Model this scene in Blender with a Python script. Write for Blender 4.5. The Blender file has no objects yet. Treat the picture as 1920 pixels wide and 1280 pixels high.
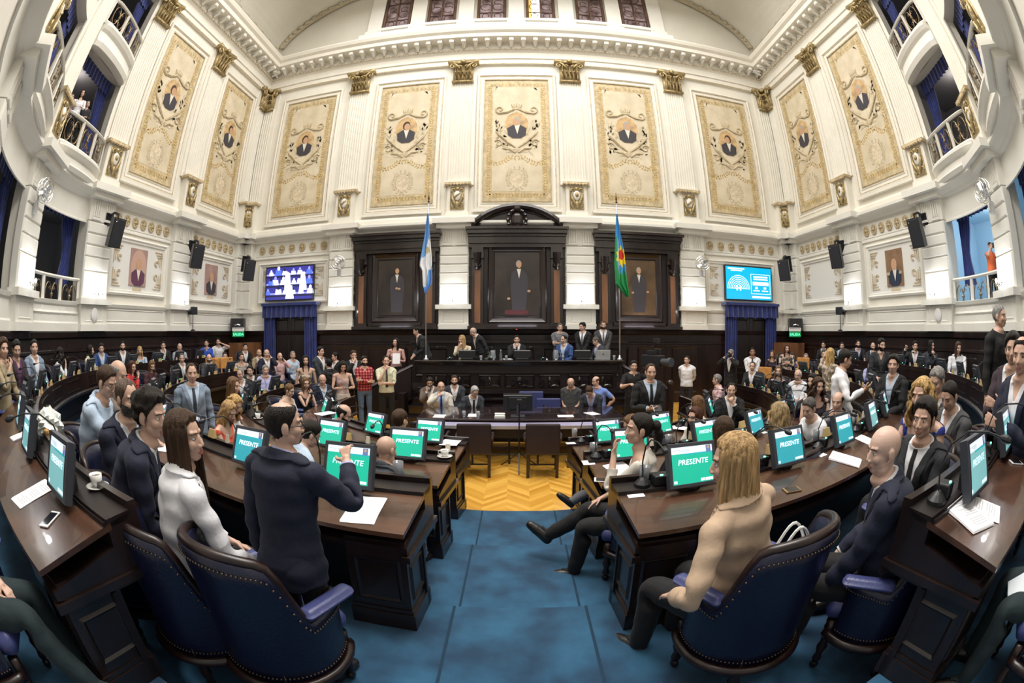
import bpy, math, random
import numpy as np
from mathutils import Vector, Matrix
RN = random.Random(11)
SC = bpy.context.scene
COL = SC.collection
PI = math.pi

# ---------------------------------------------------------------- camera (15 mm class fisheye), world, lights, exposure
HC = 2.3
CAMX = -0.03
YAW = math.radians(0.55)
PITCH = math.radians(-1.1)
FPX = 830.0
cam = bpy.data.cameras.new('camera')
cam.type = 'PANO'
cam.panorama_type = 'FISHEYE_EQUISOLID'
cam.fisheye_lens = FPX * 36.0 / 1920.0
cam.fisheye_fov = math.radians(180)
cam.sensor_width = 36.0
cam.sensor_height = 24.0
cam.sensor_fit = 'HORIZONTAL'
cam.clip_start = 0.05
camo = bpy.data.objects.new('camera', cam)
COL.objects.link(camo)
camo.location = (CAMX, 0, HC)
camo.rotation_euler = (math.radians(90) + PITCH, 0, YAW)
SC.camera = camo
wd = bpy.data.worlds.new('world')
SC.world = wd
wd.use_nodes = True
wd.node_tree.nodes['Background'].inputs[0].default_value = (1.0, 0.97, 0.93, 1)
wd.node_tree.nodes['Background'].inputs[1].default_value = 0.48
SC.view_settings.view_transform = 'Standard'
SC.view_settings.look = 'None'
SC.view_settings.exposure = 0.0
SC.view_settings.gamma = 1.0
SC.view_settings.use_curve_mapping = False


def light(name, kind, loc, energy, color=(1, 1, 1), size=1.0, sy=None, rot=(0, 0, 0), spot=None):
    l = bpy.data.lights.new(name, kind)
    l.energy = energy
    l.color = color
    if kind == 'AREA':
        l.shape = 'RECTANGLE'
        l.size = size
        l.size_y = sy or size
    elif kind in ('POINT', 'SPOT'):
        l.shadow_soft_size = size
    if spot:
        l.spot_size = spot
        l.spot_blend = 0.6
    o = bpy.data.objects.new(name, l)
    o.location = loc
    o.rotation_euler = rot
    COL.objects.link(o)
    return o


# added area lights out of view: broad overhead fill and warmer tilted fill
light('overhead_fill', 'AREA', (0, 7.0, 16.2), 2300, (1.0, 0.98, 0.95), 13.0, 9.0)
light('tilted_fill', 'AREA', (0, 3.0, 12.5), 650, (1.0, 0.95, 0.88), 5.0, 3.0, (math.radians(-28), 0, 0))


# ---------------------------------------------------------------- pixel -> world
def ray(px, py):
    dx, dy = px - 960.0, py - 640.0
    r = math.hypot(dx, dy) or 1e-9
    th = 2 * math.asin(r / (2 * FPX))
    s = math.sin(th) / r
    x, z, y = dx * s, -dy * s, math.cos(th)
    cp, sp = math.cos(PITCH), math.sin(PITCH)
    y, z = y * cp - z * sp, y * sp + z * cp
    cy, sy = math.cos(YAW), math.sin(YAW)
    return (x * cy - y * sy, x * sy + y * cy, z)


def at_z(px, py, z):
    v = ray(px, py)
    t = (z - HC) / v[2]
    return (CAMX + v[0] * t, v[1] * t)


def at_y(px, py, y):
    v = ray(px, py)
    t = y / v[1]
    return (CAMX + v[0] * t, HC + v[2] * t)


def at_d(px, py, d):
    v = ray(px, py)
    t = d / math.hypot(v[0], v[1])
    return (CAMX + v[0] * t, v[1] * t, HC + v[2] * t)


# ---------------------------------------------------------------- materials
MATS = {}


def mat(name, col=(0.5, 0.5, 0.5), rough=0.5, metal=0.0, noise=None, bump=None, emit=0.0, spec=0.5, coat=0.0, trans=0.0, attr=None, stretch=None, col2=None, sheen=0.0):
    if name in MATS:
        return MATS[name]
    m = bpy.data.materials.new(name)
    m.use_nodes = True
    nt = m.node_tree
    b = nt.nodes['Principled BSDF']
    b.inputs['Base Color'].default_value = (*col, 1)
    b.inputs['Roughness'].default_value = rough
    b.inputs['Metallic'].default_value = metal
    b.inputs['Specular IOR Level'].default_value = spec
    b.inputs['Coat Weight'].default_value = coat
    b.inputs['Transmission Weight'].default_value = trans
    if sheen:
        b.inputs['Sheen Weight'].default_value = sheen
    tc = None
    if noise or bump:
        tc = nt.nodes.new('ShaderNodeTexCoord')
        src = tc.outputs['Object']
        if stretch:
            mp = nt.nodes.new('ShaderNodeMapping')
            mp.inputs['Scale'].default_value = stretch
            nt.links.new(src, mp.inputs[0])
            src = mp.outputs[0]
    if noise:
        n = nt.nodes.new('ShaderNodeTexNoise')
        n.inputs['Scale'].default_value = noise[0]
        n.inputs['Detail'].default_value = 4
        nt.links.new(src, n.inputs['Vector'])
        rp = nt.nodes.new('ShaderNodeValToRGB')
        rp.color_ramp.elements[0].position = 0.35
        rp.color_ramp.elements[1].position = 0.68
        k = noise[1]
        c2 = col2 or tuple(min(1, c * (1 + k)) for c in col)
        rp.color_ramp.elements[0].color = (*[c * (1 - k) for c in col], 1)
        rp.color_ramp.elements[1].color = (*c2, 1)
        nt.links.new(n.outputs['Fac'], rp.inputs[0])
        nt.links.new(rp.outputs[0], b.inputs['Base Color'])
    if attr:
        a = nt.nodes.new('ShaderNodeAttribute')
        a.attribute_name = attr
        rp = nt.nodes.new('ShaderNodeValToRGB')
        rp.color_ramp.elements[0].color = (*col, 1)
        rp.color_ramp.elements[1].color = (*(col2 or col), 1)
        nt.links.new(a.outputs['Fac'], rp.inputs[0])
        nt.links.new(rp.outputs[0], b.inputs['Base Color'])
    if bump:
        n2 = nt.nodes.new('ShaderNodeTexNoise')
        n2.inputs['Scale'].default_value = bump[0]
        n2.inputs['Detail'].default_value = 3
        nt.links.new(src, n2.inputs['Vector'])
        bp = nt.nodes.new('ShaderNodeBump')
        bp.inputs['Strength'].default_value = bump[1]
        bp.inputs['Distance'].default_value = 0.02
        nt.links.new(n2.outputs['Fac'], bp.inputs['Height'])
        nt.links.new(bp.outputs[0], b.inputs['Normal'])
    if emit:
        b.inputs['Emission Color'].default_value = (*col, 1)
        b.inputs['Emission Strength'].default_value = emit
    MATS[name] = m
    return m


IVORY = mat('ivory_plaster', (0.80, 0.765, 0.68), 0.6, noise=(1.2, 0.03))
IVORY2 = mat('pale_grey_plaster', (0.78, 0.76, 0.70), 0.6, noise=(1.2, 0.03))
CEIL = mat('ceiling_plaster', (0.66, 0.63, 0.55), 0.8, noise=(0.6, 0.04))
GOLD = mat('gilding', (0.42, 0.32, 0.16), 0.4, 0.45, noise=(9, 0.35), bump=(30, 0.5))
GOLDP = mat('pale_gilding', (0.55, 0.44, 0.27), 0.5, 0.2, noise=(9, 0.25), bump=(30, 0.4))
WOOD = mat('dark_mahogany', (0.016, 0.008, 0.007), 0.3, noise=(3, 0.45), stretch=(1, 1, 0.15), coat=0.25)
WOODP = mat('dark_mahogany_panel', (0.011, 0.006, 0.0065), 0.4, noise=(3, 0.4), stretch=(1, 1, 0.15))
WOODT = mat('desk_top_wood', (0.075, 0.035, 0.021), 0.26, noise=(5, 0.45), stretch=(0.3, 1, 1), coat=0.3)
WOODM = mat('mid_brown_wood', (0.19, 0.085, 0.04), 0.45, noise=(4, 0.3), stretch=(1, 1, 0.2))
TAN = mat('tan_chair_wood', (0.55, 0.27, 0.08), 0.4, noise=(6, 0.15))
CARPET = mat('blue_carpet', (0.010, 0.056, 0.125), 0.95, noise=(3.2, 0.3), bump=(400, 0.3), col2=(0.022, 0.112, 0.215), sheen=0.15)
LEATHER = mat('navy_leather', (0.006, 0.008, 0.030), 0.34, bump=(60, 0.12), spec=0.5)
LEATHERL = mat('blue_grey_leather', (0.052, 0.062, 0.185), 0.36, bump=(60, 0.1))
BROWNL = mat('dark_brown_leather', (0.022, 0.014, 0.018), 0.42, bump=(50, 0.15))
BLUEV = mat('blue_velvet', (0.008, 0.022, 0.16), 0.8, noise=(5, 0.3), sheen=0.5)
BLACKP = mat('black_plastic', (0.012, 0.013, 0.016), 0.4)
GREYP = mat('dark_grey_plastic', (0.05, 0.055, 0.07), 0.4)
CHROME = mat('chrome', (0.8, 0.8, 0.8), 0.2, 1.0)
BRASS = mat('brass_nails', (0.45, 0.33, 0.14), 0.3, 1.0)
IRON = mat('bronze_ironwork', (0.22, 0.16, 0.09), 0.4, 0.7)
WHITEP = mat('white_paper', (0.86, 0.86, 0.9), 0.8)
PORC = mat('white_porcelain', (0.85, 0.84, 0.80), 0.2)
PLATE = mat('name_card_tan', (0.70, 0.50, 0.22), 0.6)
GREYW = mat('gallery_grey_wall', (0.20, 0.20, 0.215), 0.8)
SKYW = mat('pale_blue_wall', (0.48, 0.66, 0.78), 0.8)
GREEN_LED = mat('green_led', (0.1, 1.0, 0.45), 0.4, emit=6)
RED_LED = mat('red_led', (1.0, 0.08, 0.05), 0.4, emit=6)
WHITE_E = mat('screen_white', (0.80, 0.90, 1.0), 0.4, emit=0.8)
TEAL_E = mat('screen_green', (0.01, 0.40, 0.27), 0.3, emit=0.9)
TEAL2_E = mat('screen_teal', (0.015, 0.36, 0.42), 0.3, emit=0.9)
CYAN_E = mat('screen_cyan', (0.0, 0.36, 0.62), 0.3, emit=1.0)
BULB = mat('lamp_glow', (1.0, 0.98, 0.93), 0.3, emit=9)
GLASS = mat('clear_glass', (0.92, 0.95, 1.0), 0.04, trans=0.82)


# ---------------------------------------------------------------- mesh building
class MB:
    def __init__(s):
        s.v, s.f, s.m, s.n = [], [], [], 0
        s.M = None

    def add(s, V, F, mi=0, M=None):
        V = np.asarray(V, float)
        T = None
        if M is not None:
            T = np.array(M, float)
        if s.M is not None:
            T = np.array(s.M, float) if T is None else np.array(s.M, float) @ T
        flip = False
        if T is not None:
            V = V @ T[:3, :3].T + T[:3, 3]
            flip = np.linalg.det(T[:3, :3]) < 0
        b = s.n
        s.v.append(V)
        for q in F:
            q = [i + b for i in q]
            s.f.append(q[::-1] if flip else q)
        s.m += [mi] * len(F)
        s.n += len(V)
        return s

    def box(s, x0, x1, y0, y1, z0, z1, mi=0, M=None, tx=0.0, ty=0.0):
        V = [(x0, y0, z0), (x1, y0, z0), (x1, y1, z0), (x0, y1, z0), (x0 + tx, y0 + ty, z1), (x1 - tx, y0 + ty, z1), (x1 - tx, y1 - ty, z1), (x0 + tx, y1 - ty, z1)]
        return s.add(V, [(3, 2, 1, 0), (4, 5, 6, 7), (0, 1, 5, 4), (1, 2, 6, 5), (2, 3, 7, 6), (3, 0, 4, 7)], mi, M)

    def rbox(s, x0, x1, y0, y1, z0, z1, r=0.02, mi=0, M=None):
        # box with rounded vertical and horizontal edges (superellipsoid-like shell)
        V, F = [], []
        cx, cy, cz = (x0 + x1) / 2, (y0 + y1) / 2, (z0 + z1) / 2
        hx, hy, hz = (x1 - x0) / 2, (y1 - y0) / 2, (z1 - z0) / 2
        r = min(r, hx, hy, hz)
        rings = [(-hz, r), (-hz + r * 0.3, r * 0.3), (-hz + r, 0), (hz - r, 0), (hz - r * 0.3, r * 0.3), (hz, r)]
        for z, ins in rings:
            for k in range(4):
                sx, sy = ((1, 1), (-1, 1), (-1, -1), (1, -1))[k]
                for j in range(4):
                    a = k * PI / 2 + j / 3 * PI / 2
                    V.append((cx + sx * (hx - r) + (r - ins) * math.cos(a), cy + sy * (hy - r) + (r - ins) * math.sin(a), cz + z))
        n = 16
        for i in range(len(rings) - 1):
            for j in range(n):
                F.append((i * n + j, i * n + (j + 1) % n, (i + 1) * n + (j + 1) % n, (i + 1) * n + j))
        F.append(tuple(range(n))[::-1])
        F.append(tuple(range((len(rings) - 1) * n, len(rings) * n)))
        return s.add(V, F, mi, M)

    def lathe(s, prof, n=16, mi=0, M=None, sx=1.0, sy=1.0, cap=True):
        V, F = [], []
        for r, z in prof:
            for j in range(n):
                a = 2 * PI * j / n
                V.append((r * math.cos(a) * sx, r * math.sin(a) * sy, z))
        k = len(prof)
        for i in range(k - 1):
            for j in range(n):
                F.append((i * n + j, i * n + (j + 1) % n, (i + 1) * n + (j + 1) % n, (i + 1) * n + j))
        if cap:
            F.append(tuple(range(n))[::-1])
            F.append(tuple(range((k - 1) * n, k * n)))
        return s.add(V, F, mi, M)

    def ball(s, c, r, mi=0, M=None, n=10, k=6):
        r = (r, r, r) if np.isscalar(r) else r
        V = [(c[0], c[1], c[2] - r[2])]
        F = []
        for i in range(1, k):
            t = -PI / 2 + PI * i / k
            for j in range(n):
                a = 2 * PI * j / n
                V.append((c[0] + r[0] * math.cos(t) * math.cos(a), c[1] + r[1] * math.cos(t) * math.sin(a), c[2] + r[2] * math.sin(t)))
        V.append((c[0], c[1], c[2] + r[2]))
        for j in range(n):
            F.append((0, 1 + (j + 1) % n, 1 + j))
            F.append((len(V) - 1, 1 + (k - 2) * n + j, 1 + (k - 2) * n + (j + 1) % n))
        for i in range(k - 2):
            for j in range(n):
                F.append((1 + i * n + j, 1 + i * n + (j + 1) % n, 1 + (i + 1) * n + (j + 1) % n, 1 + (i + 1) * n + j))
        return s.add(V, F, mi, M)

    def tube(s, pts, r, n=8, mi=0, M=None, closed=False, flat=1.0):
        P = np.asarray(pts, float)
        k = len(P)
        rr = [r] * k if np.isscalar(r) else r
        if closed:
            T = np.roll(P, -1, 0) - np.roll(P, 1, 0)
        else:
            T = np.gradient(P, axis=0)
        T /= np.linalg.norm(T, axis=1)[:, None] + 1e-12
        up = np.array([0, 0, 1.0]) if abs(T[0][2]) < 0.9 else np.array([1.0, 0, 0])
        V, F = [], []
        u = np.cross(T[0], up)
        u /= np.linalg.norm(u)
        for i in range(k):
            u = u - T[i] * np.dot(u, T[i])
            u /= np.linalg.norm(u) + 1e-12
            w = np.cross(T[i], u)
            for j in range(n):
                a = 2 * PI * j / n
                V.append(P[i] + rr[i] * (math.cos(a) * u + flat * math.sin(a) * w))
        for i in range(k if closed else k - 1):
            i2 = (i + 1) % k
            for j in range(n):
                F.append((i * n + j, i * n + (j + 1) % n, i2 * n + (j + 1) % n, i2 * n + j))
        if not closed:
            F.append(tuple(range(n))[::-1])
            F.append(tuple(range((k - 1) * n, k * n)))
        return s.add(V, F, mi, M)

    def prism(s, poly, z0, z1, mi=0, M=None, axis='z'):
        n = len(poly)
        V = [(p[0], p[1], z0) for p in poly] + [(p[0], p[1], z1) for p in poly]
        F = [tuple(range(n))[::-1], tuple(range(n, 2 * n))] + [(i, (i + 1) % n, n + (i + 1) % n, n + i) for i in range(n)]
        if axis == 'd':      # polygon in (x, z), extruded along d (y)
            V = [(p[0], p[2], p[1]) for p in V]
            F = [q[::-1] for q in F]
        return s.add(V, F, mi, M)

    def sweep(s, path, prof, mi=0, closed_prof=True, caps=True):
        # path: list of (x, y, nx, ny) with n = direction of positive profile offset; prof: (d, z)
        k = len(prof)
        V = [(x + nx * d, y + ny * d, z) for (x, y, nx, ny) in path for d, z in prof]
        F = []
        e = k if closed_prof else k - 1
        for i in range(len(path) - 1):
            for j in range(e):
                j2 = (j + 1) % k
                F.append((i * k + j, i * k + j2, (i + 1) * k + j2, (i + 1) * k + j))
        if caps and closed_prof:
            F.append(tuple(range(k))[::-1])
            F.append(tuple(range((len(path) - 1) * k, len(path) * k)))
        return s.add(V, F, mi)

    def rframe(s, x0, x1, z0, z1, prof, mi=0, M=None, fill=None):
        # mitred rectangular frame in (x, d, z); prof = [(inset, d)...]; fill = material index of the inner field
        V, F = [], []
        for ins, d in prof:
            V += [(x0 + ins, d, z0 + ins), (x1 - ins, d, z0 + ins), (x1 - ins, d, z1 - ins), (x0 + ins, d, z1 - ins)]
        for i in range(len(prof) - 1):
            for j in range(4):
                F.append((i * 4 + j, i * 4 + (j + 1) % 4, (i + 1) * 4 + (j + 1) % 4, (i + 1) * 4 + j)[::-1])
        s.add(V, F, mi, M)
        if fill is not None:
            b = (len(prof) - 1) * 4
            s.add(V[b:b + 4], [(3, 2, 1, 0)], fill, M)
        return s

    def quad(s, p, mi=0, M=None):
        return s.add(p, [tuple(range(len(p)))], mi, M)

    def mesh(s, name, mats, smooth=False):
        me = bpy.data.meshes.new(name)
        V = np.concatenate(s.v) if s.v else np.zeros((0, 3))
        me.from_pydata(V.tolist(), [], s.f)
        for m in (mats if isinstance(mats, (list, tuple)) else [mats]):
            me.materials.append(m)
        me.polygons.foreach_set('material_index', s.m)
        if smooth:
            me.polygons.foreach_set('use_smooth', [True] * len(s.f))
        me.update()
        return me

    def build(s, name, mats, parent=None, smooth=False, auto=None):
        me = s.mesh(name, mats, smooth or auto is not None)
        o = link(name, me, parent)
        if auto is not None:
            sharp_by_angle(me, auto)
        return o


def sharp_by_angle(me, deg=35):
    try:
        me.set_sharp_from_angle(angle=math.radians(deg))
    except Exception:
        pass


def link(name, data, parent=None):
    o = bpy.data.objects.new(name, data)
    COL.objects.link(o)
    if parent is not None:
        o.parent = parent
    return o


def tag(o, label=None, cat=None, group=None, kind=None):
    if label:
        o['label'] = label
    if cat:
        o['category'] = cat
    if group:
        o['group'] = group
    if kind:
        o['kind'] = kind
    return o


def thing(name, label, cat, loc=(0, 0, 0), rz=0.0, group=None):
    o = bpy.data.objects.new(name, None)
    COL.objects.link(o)
    o.empty_display_size = 0.1
    o.location = loc
    o.rotation_euler = (0, 0, rz)
    return tag(o, label, cat, group)


KIDS = {}


def dup(src, loc, rz=0.0, label=None, group=None, rot=None):
    r = src.copy()
    COL.objects.link(r)
    r.location = loc
    r.rotation_euler = rot or (0, 0, rz)
    if label:
        r['label'] = label
    if group:
        r['group'] = group
    for ch in KIDS.get(src.name, None) or list(src.children):
        c = ch.copy()
        COL.objects.link(c)
        c.parent = r
        for g in list(ch.children):
            d = g.copy()
            COL.objects.link(d)
            d.parent = c
    return r


class Proto:
    """first use places the prototype itself, later uses copy it with its parts"""
    def __init__(s, root):
        s.root, s.used = root, False

    def place(s, loc, rz=0.0, label=None, group=None, rot=None):
        if not s.used:
            s.used = True
            s.root.location = loc
            s.root.rotation_euler = rot or (0, 0, rz)
            if label:
                s.root['label'] = label
            if group:
                s.root['group'] = group
            return s.root
        return dup(s.root, loc, rz, label, group, rot)


def text_geo(body, size, align='CENTER'):
    cu = bpy.data.curves.new('lettering', 'FONT')
    cu.body = body
    cu.size = size
    cu.align_x = align
    cu.resolution_u = 2
    ob = bpy.data.objects.new('lettering', cu)
    COL.objects.link(ob)
    dg = bpy.context.evaluated_depsgraph_get()
    me = bpy.data.meshes.new_from_object(ob.evaluated_get(dg))
    V = [tuple(v.co) for v in me.vertices]
    F = [tuple(p.vertices) for p in me.polygons]
    bpy.data.objects.remove(ob)
    bpy.data.meshes.remove(me)
    bpy.data.curves.remove(cu)
    return V, F


def T(x=0, y=0, z=0):
    return Matrix.Translation((x, y, z))


def RX(a):
    return Matrix.Rotation(a, 4, 'X')


def RY(a):
    return Matrix.Rotation(a, 4, 'Y')


def RZ(a):
    return Matrix.Rotation(a, 4, 'Z')


def frame_m(o, ex, ed):
    return Matrix(((ex[0], ed[0], 0, o[0]), (ex[1], ed[1], 0, o[1]), (0, 0, 1, o[2] if len(o) > 2 else 0), (0, 0, 0, 1)))


ORD = ['first', 'second', 'third', 'fourth', 'fifth', 'sixth', 'seventh', 'eighth', 'ninth', 'tenth', 'eleventh', 'twelfth', 'thirteenth', 'fourteenth', 'fifteenth', 'sixteenth', 'seventeenth', 'eighteenth', 'nineteenth', 'twentieth', 'twenty-first', 'twenty-second']
# ================================================================= THE HALL
WX, WY = 10.33, 14.0
EC, EA, EB = 6.6, 10.33, 6.7          # the side walls run straight to y = 6.6, then curve in behind the last rows


def wall_pt(phi):
    c, s = math.cos(phi), math.sin(phi)
    n = Vector((-c / EA, -s / EB)).normalized()
    return (EA * c, EC + EB * s, n.x, n.y)


def side_path(side, ph0=180, ph1=257, n=26):
    P = [wall_pt(math.radians(ph0 + (ph1 - ph0) * i / n)) for i in range(n + 1)]
    return [(x * -side, y, nx * -side, ny) for x, y, nx, ny in P]


LP = side_path(-1)[::-1]
RP = side_path(1)
FULL = LP + [(-WX, WY, 1, -1), (WX, WY, -1, -1)] + RP
M_FRONT = lambda x, z=0: frame_m((x, WY, z), (1, 0), (0, -1))
M_LEFT = lambda y, z=0: frame_m((-WX, y, z), (0, 1), (1, 0))
M_RIGHT = lambda y, z=0: frame_m((WX, y, z), (0, -1), (-1, 0))


def M_SIDE(side, y, z=0):
    return M_LEFT(y, z) if side < 0 else M_RIGHT(y, z)


def M_CURVE(side, phi, z=0):
    x, y, nx, ny = wall_pt(math.radians(phi))
    x, nx = x * -side, nx * -side
    ex = (-ny, nx) if True else None
    if side < 0:
        ex = (-ny, nx)
    else:
        ex = (-ny, nx)
    # x axis runs to the right when one faces the wall
    return frame_m((x, y, z), (-ex[0], -ex[1]) if False else ((-ny, nx)), (nx, ny))


def struct(o):
    o['kind'] = 'structure'
    return o


# ---- floor, tiers, carpet
ROWS = {1: (3.3, 2.78, 8.0, 8.5, 0.6), 2: (4.8, 4.03, 8.0, 9.1, 0.6), 3: (7.1, 6.3, 9.0, 10.4, 0.58), 4: (9.2, 7.45, 8.5, 11.0, 1.62)}
TZ = {0: 0.0, 1: 0.17, 2: 0.34, 3: 0.51, 4: 0.75}
LEDGE = {1: 1.03, 2: 1.20, 3: 1.37, 4: 1.62}


def row_curve(k, off=0.0, x0=None, n=90):
    """right-hand half of a row, from the central aisle out and up its straight leg: (x, y, nx, ny), n = outward, away from the rostrum"""
    a, b, yc, yend, xs = ROWS[k]
    P = []
    for i in range(n + 1):
        t = -PI / 2 + PI / 2 * i / n
        c, s = math.cos(t), math.sin(t)
        nv = Vector((c / a, s / b)).normalized()
        P.append((a * c + nv.x * off, yc + b * s + nv.y * off, nv.x, nv.y))
    m = int((yend - yc) / 0.25) + 1
    for i in range(1, m + 1):
        P.append((a + off, yc + (yend - yc) * i / m, 1.0, 0.0))
    if x0 is not None:
        Q = [p for p in P if p[0] >= x0]
        j = P.index(Q[0])
        if j > 0:
            p0, p1 = P[j - 1], P[j]
            t = (x0 - p0[0]) / (p1[0] - p0[0])
            Q.insert(0, tuple(p0[q] + (p1[q] - p0[q]) * t for q in range(4)))
        P = Q
    return P


def mirror(P, side):
    return [(x * side, y, nx * side, ny) for x, y, nx, ny in P]


mb = MB()
mb.quad([(-12, -3, 0), (12, -3, 0), (12, 14.2, 0), (-12, 14.2, 0)])
struct(mb.build('floor', mat('parquet_base', (0.50, 0.27, 0.07), 0.35)))
# herringbone oak blocks over the well of the chamber
pl = MB()
cols = []
w, l = 0.075, 0.45
c45 = math.sqrt(0.5)
hw = l * c45 / 2
for j in range(-24, 25):
    for i in range(0, 86):
        x_, y_ = j * 2 * hw, 4.9 + i * w / c45
        if abs(x_) > 7.4 or y_ > 13.8:
            continue
        s_ = 1 if j % 2 else -1
        pl.quad([(x_ - hw, y_ - s_ * hw, 0.004), (x_ + hw, y_ + s_ * hw, 0.004), (x_ + hw, y_ + s_ * hw + w / c45, 0.004), (x_ - hw, y_ - s_ * hw + w / c45, 0.004)])
        cols.append(RN.random())
po = pl.build('floor_parquet', mat('oak_parquet', (0.56, 0.26, 0.03), 0.3, attr='rnd', col2=(0.80, 0.46, 0.09), coat=0.2))
at_ = po.data.attributes.new('rnd', 'FLOAT', 'FACE')
at_.data.foreach_set('value', cols)
struct(po)
for k in (1, 2, 3, 4):
    inner = row_curve(k, 0.24)
    t = TZ[k]
    full = [p for p in mirror(inner, -1)[::-1]] + inner[1:]
    outer = []
    for (x, y, nx, ny) in full:
        if k < 4:
            # meet the foot of the next tier
            a2, b2, yc2 = ROWS[k + 1][0] + 0.3, ROWS[k + 1][1] + 0.3, ROWS[k + 1][2]
            if y >= yc2 - 0.01 and abs(x) > 1:
                outer.append((math.copysign(a2, x), y))
            else:
                d = Vector((x, y - yc2))
                s_ = 1 / math.sqrt((d.x / a2) ** 2 + (d.y / b2) ** 2)
                outer.append((d.x * s_, yc2 + d.y * s_))
        else:
            a2, b2 = EA, EB + 3.0
            if y >= EC and abs(x) > 1:
                outer.append((math.copysign(EA, x), y))
            else:
                d = Vector((x, y - EC))
                s_ = 1 / math.sqrt((d.x / a2) ** 2 + (d.y / b2) ** 2)
                outer.append((d.x * s_, EC + d.y * s_))
    V, F = [], []
    for (x, y, nx, ny), (ox, oy) in zip(full, outer):
        V += [(x, y, 0), (x, y, t - 0.03), (x + nx * 0.02, y + ny * 0.02, t), (ox, oy, t), (ox, oy, 0)]
    for i in range(len(full) - 1):
        for j in range(4):
            F.append((i * 5 + j, i * 5 + j + 1, (i + 1) * 5 + j + 1, (i + 1) * 5 + j))
    F.append((0, 1, 2, 3, 4))
    F.append(tuple(range((len(full) - 1) * 5, len(full) * 5))[::-1])
    m_ = MB()
    m_.add(V, F)
    struct(m_.build('floor_tier', CARPET))
# the aisle runner: a strip of the same carpet with seams, stepping down with the tiers
EDGE = {k: ROWS[k][2] - ROWS[k][1] - 0.24 for k in ROWS}
ys = [(5.28, 0.006)]
for k in (1, 2, 3, 4):
    e = EDGE[k]
    ys += [(e + 0.006, (TZ[k - 1] + 0.006)), (e + 0.006, TZ[k] - 0.02), (e - 0.015, TZ[k] + 0.006)]
ys.append((-1.5, TZ[4] + 0.006))
rb = MB()
V = [(sx, y, z) for y, z in ys[1:] for sx in (-0.43, 0.43)]
rb.add(V, [(2 * i, 2 * i + 1, 2 * i + 3, 2 * i + 2) for i in range(len(ys) - 2)])
SEAM = mat('carpet_seam', (0.006, 0.03, 0.06), 0.95)
for sx in (-0.43, 0.43):
    V = [(sx + q, y, z + 0.002) for y, z in ys[1:] for q in (-0.009, 0.009)]
    rb.add(V, [(2 * i, 2 * i + 1, 2 * i + 3, 2 * i + 2) for i in range(len(ys) - 2)], 1)
struct(rb.build('floor_runner', [CARPET, SEAM]))

# ---- walls
mb = MB()
mb.box(-WX - 0.3, WX + 0.3, WY, WY + 0.3, 0, 13.8)
struct(mb.build('wall_front', IVORY))
BAY3 = (184.5, 203.5)
BAY4 = (209.5, 228.5)
for side, nm in ((-1, 'wall_left'), (1, 'wall_right')):
    mb = MB()
    x0, x1 = sorted((side * WX, side * (WX + 0.3)))
    mb.box(x0, x1, EC, WY, 0, 13.8)

    def band(ph0, ph1, z0, z1, d0=-0.3, d1=0.0, n=8, m=0):
        mb.sweep(side_path(side, ph0, ph1, n), [(d0, z0), (d1, z0), (d1, z1), (d0, z1)], m)
    band(180, BAY3[0], 0, 13.8)
    band(BAY3[1], BAY4[0], 0, 13.8)
    band(BAY4[1], 262, 0, 13.8, n=14)
    for b in (BAY3, BAY4):
        band(*b, 0, 2.8)
        band(*b, 5.42, 6.3)
        band(*b, 8.95, 9.5)
        band(*b, 12.1, 13.8)
    struct(mb.build(nm, IVORY))
    # rooms behind the openings
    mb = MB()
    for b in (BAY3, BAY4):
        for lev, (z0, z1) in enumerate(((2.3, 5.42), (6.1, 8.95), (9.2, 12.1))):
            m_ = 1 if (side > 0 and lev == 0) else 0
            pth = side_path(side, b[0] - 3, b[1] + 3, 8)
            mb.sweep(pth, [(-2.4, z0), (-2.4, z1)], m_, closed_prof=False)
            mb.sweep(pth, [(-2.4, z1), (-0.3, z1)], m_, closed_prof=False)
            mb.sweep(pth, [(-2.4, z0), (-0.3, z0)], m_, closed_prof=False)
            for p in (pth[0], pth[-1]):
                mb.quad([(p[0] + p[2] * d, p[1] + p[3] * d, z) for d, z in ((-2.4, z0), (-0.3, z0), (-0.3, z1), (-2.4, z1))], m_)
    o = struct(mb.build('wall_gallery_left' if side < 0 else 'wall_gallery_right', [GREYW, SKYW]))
    # added point lights without fittings, brightening the gallery rooms
    x, y, nx, ny = side_path(side, 194, 195, 1)[0]
    light('gallery_fill', 'POINT', (x - nx * 1.1, y - ny * 1.1, 5.1), 60 if side > 0 else 6, (0.9, 0.95, 1), 0.1)
    light('gallery_fill', 'POINT', (x - nx * 1.0, y - ny * 1.0, 8.6), 18, (1, 0.9, 0.8), 0.1)

# dark wainscot with its rail, all round the hall
prof = [(0.0, 0.0), (0.06, 0.0), (0.06, 1.93), (0.09, 1.95), (0.09, 2.0), (0.06, 2.02), (0.06, 2.24), (0.13, 2.28), (0.15, 2.40), (0.0, 2.42)]
mb = MB()
mb.sweep(FULL, prof)
for side in (-1, 1):
    for y in (13.0, 11.7, 10.4, 9.1, 7.8):
        mb.rframe(-0.55, 0.55, 0.9, 1.86, [(0, 0.06), (0.03, 0.085), (0.06, 0.07), (0.07, 0.06)], M=M_SIDE(side, y))
for x in (-5.6, -4.4, -3.1, 3.1, 4.4, 5.6):
    mb.rframe(-0.5, 0.5, 0.3, 1.86, [(0, 0.06), (0.03, 0.085), (0.06, 0.07), (0.07, 0.06)], M=M_FRONT(x))
struct(mb.build('trim_wainscot', WOOD))


def molding(name, prof, m, path=FULL):
    b = MB()
    b.sweep(path, prof)
    return struct(b.build(name, m))


molding('trim_plinth', [(0, 2.42), (0.08, 2.42), (0.08, 2.6), (0.05, 2.64), (0.05, 2.98), (0.09, 3.02), (0.12, 3.1), (0.0, 3.12)], IVORY2)
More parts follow.
